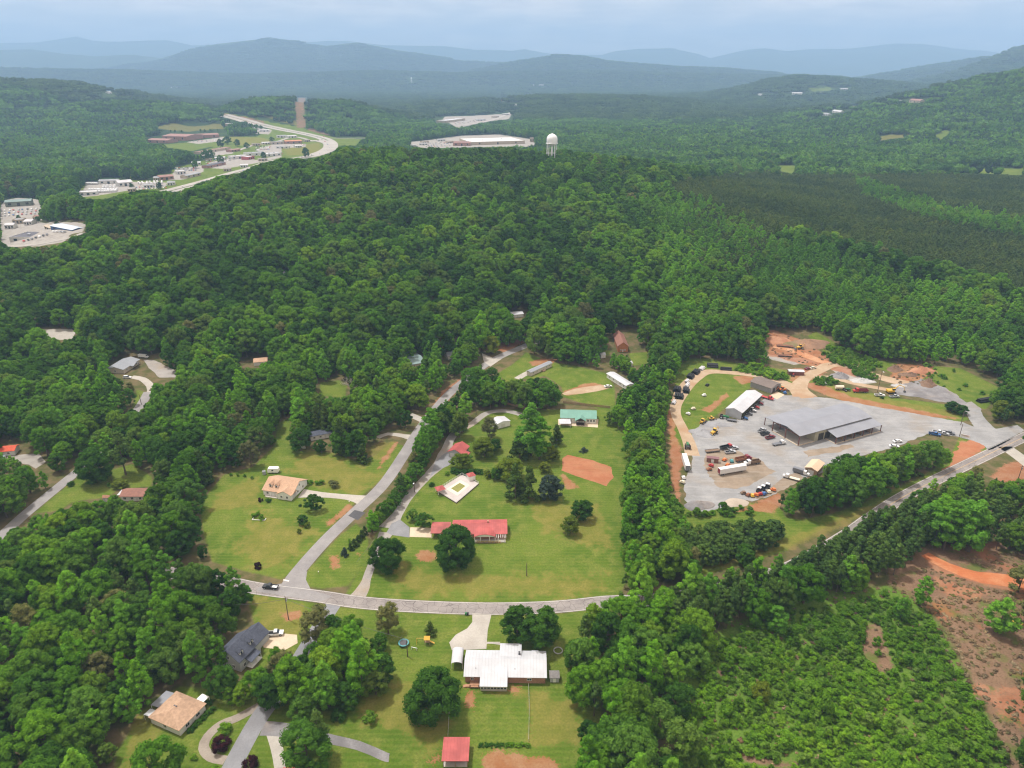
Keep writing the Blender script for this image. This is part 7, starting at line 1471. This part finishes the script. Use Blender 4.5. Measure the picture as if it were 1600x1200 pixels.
# ------------------------------------------------------------------ woods
ap = lambda P: (lambda px, py, x, y: inpoly(px, py, P) & offroad(x, y))
scatter(ap(PLANTATION), 6.2, ['pined'], [1], .85, 1.2, 500, 1500, 1400, 'plantation', 21)
scatter(ap(LIGHT2), 9.0, ['poplar', 'oak'], [2, 2], .8, 1.1, 500, 1400, 1400, 'light belt', 19)
scatter(ap(HILLSIDE), 8.0, ['poplar', 'oak', 'oakd'], [3, 3, .6], .7, 1.1, 450, 1300, 900, 'light belt', 18)
scatter(ap(LIGHTBELT), 8.5, ['poplar', 'oak', 'poplar'], [2, 2, 1], .6, 1.0, 450, 1200, 1200, 'light belt', 22)
scatter(ap(PINESTRIP), 4.3, ['pine', 'pine', 'poplar'], [6, 6, .8], .75, 1.08, 180, 420, 700, 'pine strip', 23)
scatter(ap(PINESTRIP2), 4.3, ['pinew'], [1], .72, .98, 200, 420, 700, 'pine row', 24)
scatter(ap(BELTN), 6.4, ['cedar', 'oak', 'poplar', 'oakd', 'pine'], [1, 3, 2, 2, 2], .75, 1.1, 200, 480, 700, 'yard belt', 25)
scatter(ap(EASTBELT), 6.5, ['oak', 'poplar', 'oakd', 'pine'], [3, 3, 2, 1], .62, .95, 200, 560, 700, 'middle belt', 26)
scatter(ap(PINEMIX), 6.0, ['pine', 'oak', 'pine'], [3, 1, 2], .7, 1.05, 200, 480, 800, 'pine strip', 27)
def general(px, py, x, y): return ~in_special(px, py) & offroad(x, y)
scatter(lambda px, py, x, y: general(px, py, x, y) & (y < 480), 8.2, ['oak', 'oakd', 'poplar', 'oak', 'pine', 'grey'], [5, 3, 4, 2, 1.2, .25], .68, 1.08, 100, 480, 700, 'near', 28)
scatter(lambda px, py, x, y: general(px, py, x, y), 10.0, ['oakd', 'oak', 'oak', 'poplar', 'oakd', 'grey', 'lime', 'cedar'], [4, 6, 3, .8, 3, .35, .25, .2], .75, 1.5, 480, 1420, 1500, 'hill', 29)
# shrubs of the regrown clearing (ground cover)
BR = []
def brush_scatter(P, spacing, seed, dens=0.6):
    rg = np.random.default_rng(seed); x, y = jgrid(-400, 500, 90, 500, spacing, rg); z = H(x, y); px, py = proj(x, y, z)
    nz = snoise(x, y, 11, 2) * .8 + snoise(x, y, 34, 6) + rg.normal(size=len(x)) * .35
    gap = np.zeros(len(x), bool)
    for Q in ([(1345,990),(1375,972),(1382,1010),(1398,1042),(1370,1052),(1350,1035)], [(1122,1046),(1162,1032),(1140,1054),(1112,1082)], [(1110,1166),(1190,1184),(1270,1199),(1200,1200)]):
        gap |= inpoly(px, py, Q)
    k = inpoly(px, py, P) & (nz > -dens) & ~gap & (rg.random(len(x)) < .93)
    for i in np.where(k)[0]:
        s = rg.uniform(.4, 1.1) * (1.35 if nz[i] > .5 else 1) * (1.5 if rg.random() < .06 else 1)
        BR.append((x[i], y[i], z[i], rg.uniform(0, 6.28), s, s * rg.uniform(.55, 1.05), rg.integers(0, 4)))
brush_scatter(BRUSHP, 2.6, 31, 1.2)
# weedy banks round the yard
for P, s_, d_ in (([(1278,522),(1330,549),(1385,568),(1362,580),(1330,577),(1300,566),(1268,540)], 2.6, .6), ([(1330,572),(1350,580),(1372,592),(1352,596),(1335,585)], 2.4, .8), ([(1150,572),(1200,576),(1232,585),(1228,594),(1185,588),(1150,582)], 2.4, .3), ([(1440,570),(1540,586),(1562,607),(1530,622),(1480,608),(1450,590)], 3.4, -.3), ([(1272,594),(1300,590),(1308,600),(1280,604)], 2.2, .7), ([(1075,795),(1120,798),(1200,790),(1212,780),(1222,796),(1180,806),(1075,812)], 3.2, .1)):
    brush_scatter(P, s_, 40 + len(P), d_)

SL = []
rgs = np.random.default_rng(77)
for P, sp_, dn in ((VIS['slash'], 2.1, .75), ([(1070,1010),(1200,950),(1300,925),(1385,915),(1430,930),(1470,980),(1540,1110),(1600,1240),(1050,1240)], 3.2, .6), ([(1190,518),(1260,530),(1320,560),(1290,575),(1210,560)], 3.0, .4), ([(1390,568),(1460,572),(1462,600),(1400,600)], 2.6, .5)):
    x, y = jgrid(-400, 520, 90, 560, sp_, rgs); z = H(x, y); px, py = proj(x, y, z)
    k = inpoly(px, py, P) & (rgs.random(len(x)) < dn) & (snoise(x, y, 9, 3) > -.5) & ~inpoly(px, py, [(1435,862),(1470,862),(1530,890),(1620,900),(1620,935),(1530,915),(1440,880)])
    for i in np.where(k)[0]: q = rgs.uniform(.3, 1.0); SL.append((x[i], y[i], z[i] - .05, rgs.uniform(0, 6.28), q, q * rgs.uniform(.5, 1.3), rgs.integers(0, 4)))
def protos(key):
    """a hidden collection of whole trees of one kind, drawn by the woodland's points"""
    c = bpy.data.collections.new(key + "_models"); nm, vs = KINDS[key]
    for i, (cm, tm, r, h) in enumerate(vs):
        bm = bmesh.new(); bm.from_mesh(tm); nm_ = bpy.data.meshes.new("tree_model_mesh")
        f0 = len(cm.vertices)
        me = cm.copy()
        b2 = bmesh.new(); b2.from_mesh(cm)
        for f in b2.faces: f.material_index = 0
        off_ = {}
        for v in bm.verts: off_[v.index] = b2.verts.new(v.co)
        for f in bm.faces:
            nf = b2.faces.new([off_[v.index] for v in f.verts]); nf.material_index = 1
        b2.to_mesh(me); b2.free(); bm.free()
        if len(me.materials) < 2: me.materials.append(tm.materials[0])
        o = bpy.data.objects.new("tree_model", me); c.objects.link(o)
    return c
def point_cloud(name, rows, coll, label, cat=None):
    """rows: (x, y, z, rot, sxy, sz, variant); one object that draws coll's models at its points"""
    A = np.array(rows, dtype=np.float64); n = len(A)
    me = bpy.data.meshes.new(name + "_points"); me.vertices.add(n); me.vertices.foreach_set('co', A[:, :3].astype(np.float32).ravel())
    for nm, dt, arr in (('rot', 'FLOAT_VECTOR', np.stack([np.zeros(n), np.zeros(n), A[:, 3]], -1)), ('scl', 'FLOAT_VECTOR', np.stack([A[:, 4], A[:, 4], A[:, 5]], -1))):
        a = me.attributes.new(nm, dt, 'POINT'); a.data.foreach_set('vector', arr.astype(np.float32).ravel())
    a = me.attributes.new('vid', 'INT', 'POINT'); a.data.foreach_set('value', A[:, 6].astype(np.int32))
    o = bpy.data.objects.new(name, me); COL.objects.link(o); tag(o, label, None, None, 'stuff')
    g = bpy.data.node_groups.new(name + "_nodes", 'GeometryNodeTree')
    g.interface.new_socket(name="Geometry", in_out='INPUT', socket_type='NodeSocketGeometry'); g.interface.new_socket(name="Geometry", in_out='OUTPUT', socket_type='NodeSocketGeometry')
    gi = g.nodes.new('NodeGroupInput'); go = g.nodes.new('NodeGroupOutput'); ip = g.nodes.new('GeometryNodeInstanceOnPoints'); ci = g.nodes.new('GeometryNodeCollectionInfo')
    ci.inputs['Collection'].default_value = coll; ci.inputs['Separate Children'].default_value = True; ci.inputs['Reset Children'].default_value = True
    ip.inputs['Pick Instance'].default_value = True
    def na(nm, dt):
        q = g.nodes.new('GeometryNodeInputNamedAttribute'); q.data_type = dt; q.inputs[0].default_value = nm; return q.outputs[0]
    g.links.new(gi.outputs[0], ip.inputs['Points']); g.links.new(ci.outputs[0], ip.inputs['Instance']); g.links.new(na('vid', 'INT'), ip.inputs['Instance Index'])
    g.links.new(na('rot', 'FLOAT_VECTOR'), ip.inputs['Rotation']); g.links.new(na('scl', 'FLOAT_VECTOR'), ip.inputs['Scale'])
    g.links.new(ip.outputs[0], go.inputs[0])
    md = o.modifiers.new("woods", 'NODES'); md.node_group = g
    return o
def add_tree(key, vi, x, y, z, rot, s, sz, label, group=None, cat="tree"):
    nm, vs = KINDS[key]; cm, tm, r, h = vs[vi % len(vs)]
    t = empty(nm, (x, y, z), rot); t.scale = (s, s, sz); tag(t, label, cat, group)
    for part, me in (("trunk", tm), ("crown", cm)):
        o = bpy.data.objects.new(part, me); COL.objects.link(o); o.parent = t
    return t
GROUPLAB = {
 ('oak', 'near'): ("mid-green round-crowned broadleaf tree in the near woods", "mid-green broadleaf trees of the near woods"),
 ('oakd', 'near'): ("dark green broad-crowned tree in the near woods", "dark broadleaf trees of the near woods"),
 ('poplar', 'near'): ("tall bright green broadleaf tree in the near woods", "tall bright trees of the near woods"),
 ('pine', 'near'): ("lone olive-green pine among the near broadleaf woods", "scattered pines in the near woods"),
 ('grey', 'near'): ("thin grey-green tree among the near broadleaf woods", "grey-leaved trees in the near woods"),
 ('pine', 'pine strip'): ("olive-green pine in the diagonal pine strip above the regrown clearing", "pines of the diagonal strip"),
 ('poplar', 'pine strip'): ("bright green broadleaf tree rising out of the diagonal pine strip", "broadleaf trees in the pine strip"),
 ('oak', 'pine strip'): ("round broadleaf tree among the pines right of the road", "broadleaf trees among the eastern pines"),
 ('pinew', 'pine row'): ("short pine in the row between the gravel yard and the grass corridor", "pines of the short row by the corridor"),
 ('cedar', 'yard belt'): ("dark conifer in the belt below the gravel yard", "conifers of the yard belt"),
 ('oak', 'yard belt'): ("mid-green broadleaf tree in the belt below the gravel yard", "broadleaf trees of the yard belt"),
 ('oakd', 'yard belt'): ("dark broadleaf tree in the belt below the gravel yard", "dark trees of the yard belt"),
 ('poplar', 'yard belt'): ("tall bright green tree in the belt below the gravel yard", "tall bright trees of the yard belt"),
 ('pine', 'yard belt'): ("pine in the belt below the gravel yard", "pines of the yard belt"),
 ('oak', 'middle belt'): ("mid-green broadleaf tree in the belt between lawn and gravel yard", "broadleaf trees of the middle belt"),
 ('oakd', 'middle belt'): ("dark broadleaf tree in the belt between lawn and gravel yard", "dark trees of the middle belt"),
 ('poplar', 'middle belt'): ("tall bright tree in the belt between lawn and gravel yard", "tall bright trees of the middle belt"),
 ('pine', 'middle belt'): ("pine in the belt between lawn and gravel yard", "pines of the middle belt"),
}
fam = {'oak': 'b', 'oakd': 'b', 'poplar': 'b', 'grey': 'b', 'lime': 'b', 'pine': 'p', 'pinew': 'p', 'cedar': 'c', 'pined': 'd'}
def wood_place(px, py):
    if py > 1000 and px < 330: return "low in the bottom-left wood"
    if py > 860 and px < 400: return "high in the bottom-left wood"
    if py > 860 and px < 700: return "near the lane at the bottom"
    if py > 1060 and px < 1120: return "in the wood right of the brick ranch's back lawn"
    if py > 900 and px < 1120: return "in the wood where the main road bends away"
    if px < 110 and py > 700: return "at the left edge beside the lane"
    if px < 330 and py > 720: return "left of the cottage lawn"
    if px < 330: return "between the left lane and the beige house"
    if px < 480: return "behind the cottage lawn"
    if px < 640: return "round the dead tree"
    if px < 760: return "along the upper side road"
    if px < 1060: return "round the mobile homes"
    if px < 1300: return "behind the red dirt mound"
    return "at the right edge of the woods" if py > 700 else "behind the upper machine line"
POINTS.sort(key=lambda r: r[0])
quota = {'b': 300 - 60, 'p': 300, 'c': 60, 'd': 0}; rest = {}; nind = 0
for r in POINTS:
    Y, key, vi, x, y, z, rot, s, sz, reg = r
    px, py = proj(x, y, z + 8); infr = -10 < px < 1610 and py < 1225
    if infr and (key, reg) in GROUPLAB and quota[fam[key]] > 0:
        quota[fam[key]] -= 1; lb, gp = GROUPLAB[(key, reg)]
        if reg == 'near': w_ = wood_place(*proj(x, y, z)); lb = lb.replace("in the near woods", w_).replace("among the near broadleaf woods", w_); gp = gp.split(" of the")[0].split(" in the")[0] + " " + w_
        elif reg == 'pine strip' and key == 'pine': w_ = "left end" if px < 1170 else "left middle" if px < 1250 else "right middle" if px < 1340 else "right end"; lb = lb.replace("in the diagonal pine strip", "in the %s of the diagonal pine strip" % w_).replace(" with bare lower trunk", ""); gp += ", " + w_
        elif reg == 'middle belt': w_ = "upper" if py < 720 else "lower"; lb = lb.replace("in the belt", "in the %s part of the belt" % w_); gp = w_ + " " + gp
        sw = "small " if s < .62 else ("large " if s > .98 else "")
        add_tree(key, int(vi), x, y, z, rot, s, sz, sw + lb, sw + gp); nind += 1
    else: rest.setdefault(key, []).append((x, y, z, rot, s, sz, vi))
SN = {'lime': "yellow_green_woodland", 'oak': "broadleaf_woodland", 'oakd': "dark_broadleaf_woodland", 'poplar': "tall_broadleaf_woodland", 'pine': "pine_woodland", 'pinew': "bushy_pine_woodland", 'pined': "pine_plantation", 'cedar': "conifer_woodland", 'grey': "thin_leaved_woodland"}
SLB = {'lime': "yellow-green trees scattered through the forest", 'oak': "mid-green broadleaf forest covering the hill", 'oakd': "darker broadleaf forest covering the hill", 'poplar': "bright narrow-crowned trees through the forest", 'pine': "olive pine wood", 'pinew': "bushy pines of the short row", 'pined': "dark even pine plantation on the right", 'cedar': "dark conifers scattered through the forest", 'grey': "greyish thin-leaved trees scattered through the forest"}
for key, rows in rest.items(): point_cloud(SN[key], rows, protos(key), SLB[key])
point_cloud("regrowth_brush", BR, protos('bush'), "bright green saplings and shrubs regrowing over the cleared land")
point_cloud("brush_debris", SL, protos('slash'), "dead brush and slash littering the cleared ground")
# far forest: patches
def far_scatter(name, mat, size, n, R, Hh, per, ylo, yhi, seed, label, cond=None):
    c = bpy.data.collections.new(name + "_models")
    for i in range(6): c.objects.link(bpy.data.objects.new("woodland_patch", clump(seed + i, mat, size, n, R, Hh, per)))
    rg = np.random.default_rng(seed); rows = []
    w = (yhi * .92 + 100) * .78; x, y = jgrid(-w, w, ylo, yhi, size * .84, rg); x = x + rg.uniform(-.2, .2, x.shape) * size; y = y + rg.uniform(-.25, .25, y.shape) * size; z = H(x, y); px, py = proj(x, y, z)
    k = (px > -300) & (px < 1900)
    if cond is not None: k &= cond(x, y)
    x, y, z = x[k], y[k], z[k]
    bad = np.zeros(len(x), bool)
    for f, sx, sy in ((0, 0, 0), (0, -.55, 0), (0, .55, 0), (0, 0, .5), (0, 0, -.5), (1, 0, 0), (1, .45, 0), (1, -.45, 0), (1, 0, -.5)):
        px, py = proj(x + sx * size, y + sy * size, z + f * Hh); bad |= blocked(px, py)
    x, y, z = x[~bad], y[~bad], z[~bad]
    for i in range(len(x)): s = rg.uniform(.85, 1.15); rows.append((x[i], y[i], z[i] - 1, rg.uniform(0, 6.28), s, rg.uniform(.75, 1.25), rg.integers(0, 6)))
    # single trees fill in along the edges of the openings
    point_cloud(name, rows, c, label); return len(rows)
FARA = leafmat("far_broadleaf", [(0.072,0.168,0.026),(0.089,0.200,0.029),(0.107,0.232,0.034),(0.079,0.176,0.039)], patch=.6, trans=.1)
FARB = leafmat("far_dark_foliage", [(0.029,0.070,0.029),(0.041,0.090,0.031)], patch=.5, trans=.1)
FARC = leafmat("remote_canopy", [(0.05,0.10,0.03),(0.065,0.12,0.032),(0.055,0.105,0.034)], patch=.6, trans=.1)
nf = [far_scatter("far_forest", FARA, 36, 7, 7.6, 17, 70, 1420, 3100, 51, "forest covering the valley beyond the hill"),
      far_scatter("far_dark_forest", FARB, 32, 9, 5.6, 16, 50, 1420, 3100, 61, "darker stands in the forest beyond the hill", lambda x, y: snoise(x, y, 130, 8) + .6 * snoise(x, y, 47, 3) + .55 * ((x > 450) & (y > 1900)) + .55 * ((x < -850) & (y > 2200)) > .3),
      far_scatter("distant_forest", FARC, 52, 9, 9.5, 19, 40, 3100, 6500, 71, "forest of the far valley floor"),
      far_scatter("remote_forest", FARC, 78, 9, 14.0, 22, 22, 6500, 12500, 81, "forest at the foot of the mountains")]
# single trees in the gaps the patches leave near the town
scatter(lambda px, py, x, y: (px < 1700), 15, ['oak', 'oakd', 'poplar'], [4, 3, 1], .9, 1.2, 1400, 2700, 1900, 'far', 91)
rest2 = {}
for r in POINTS:
    if r[9] == 'far': rest2.setdefault(r[1], []).append((r[3], r[4], r[5], r[6], r[7], r[8], r[2]))
for key, rows in rest2.items(): point_cloud("town_edge_woodland", rows, protos(key), "trees round the openings of the far valley: " + SLB[key].split(" forest")[0])
print('individual trees', nind, {k: len(v) for k, v in rest.items()}, 'brush', len(BR), 'far', nf, {k: len(v) for k, v in rest2.items()})
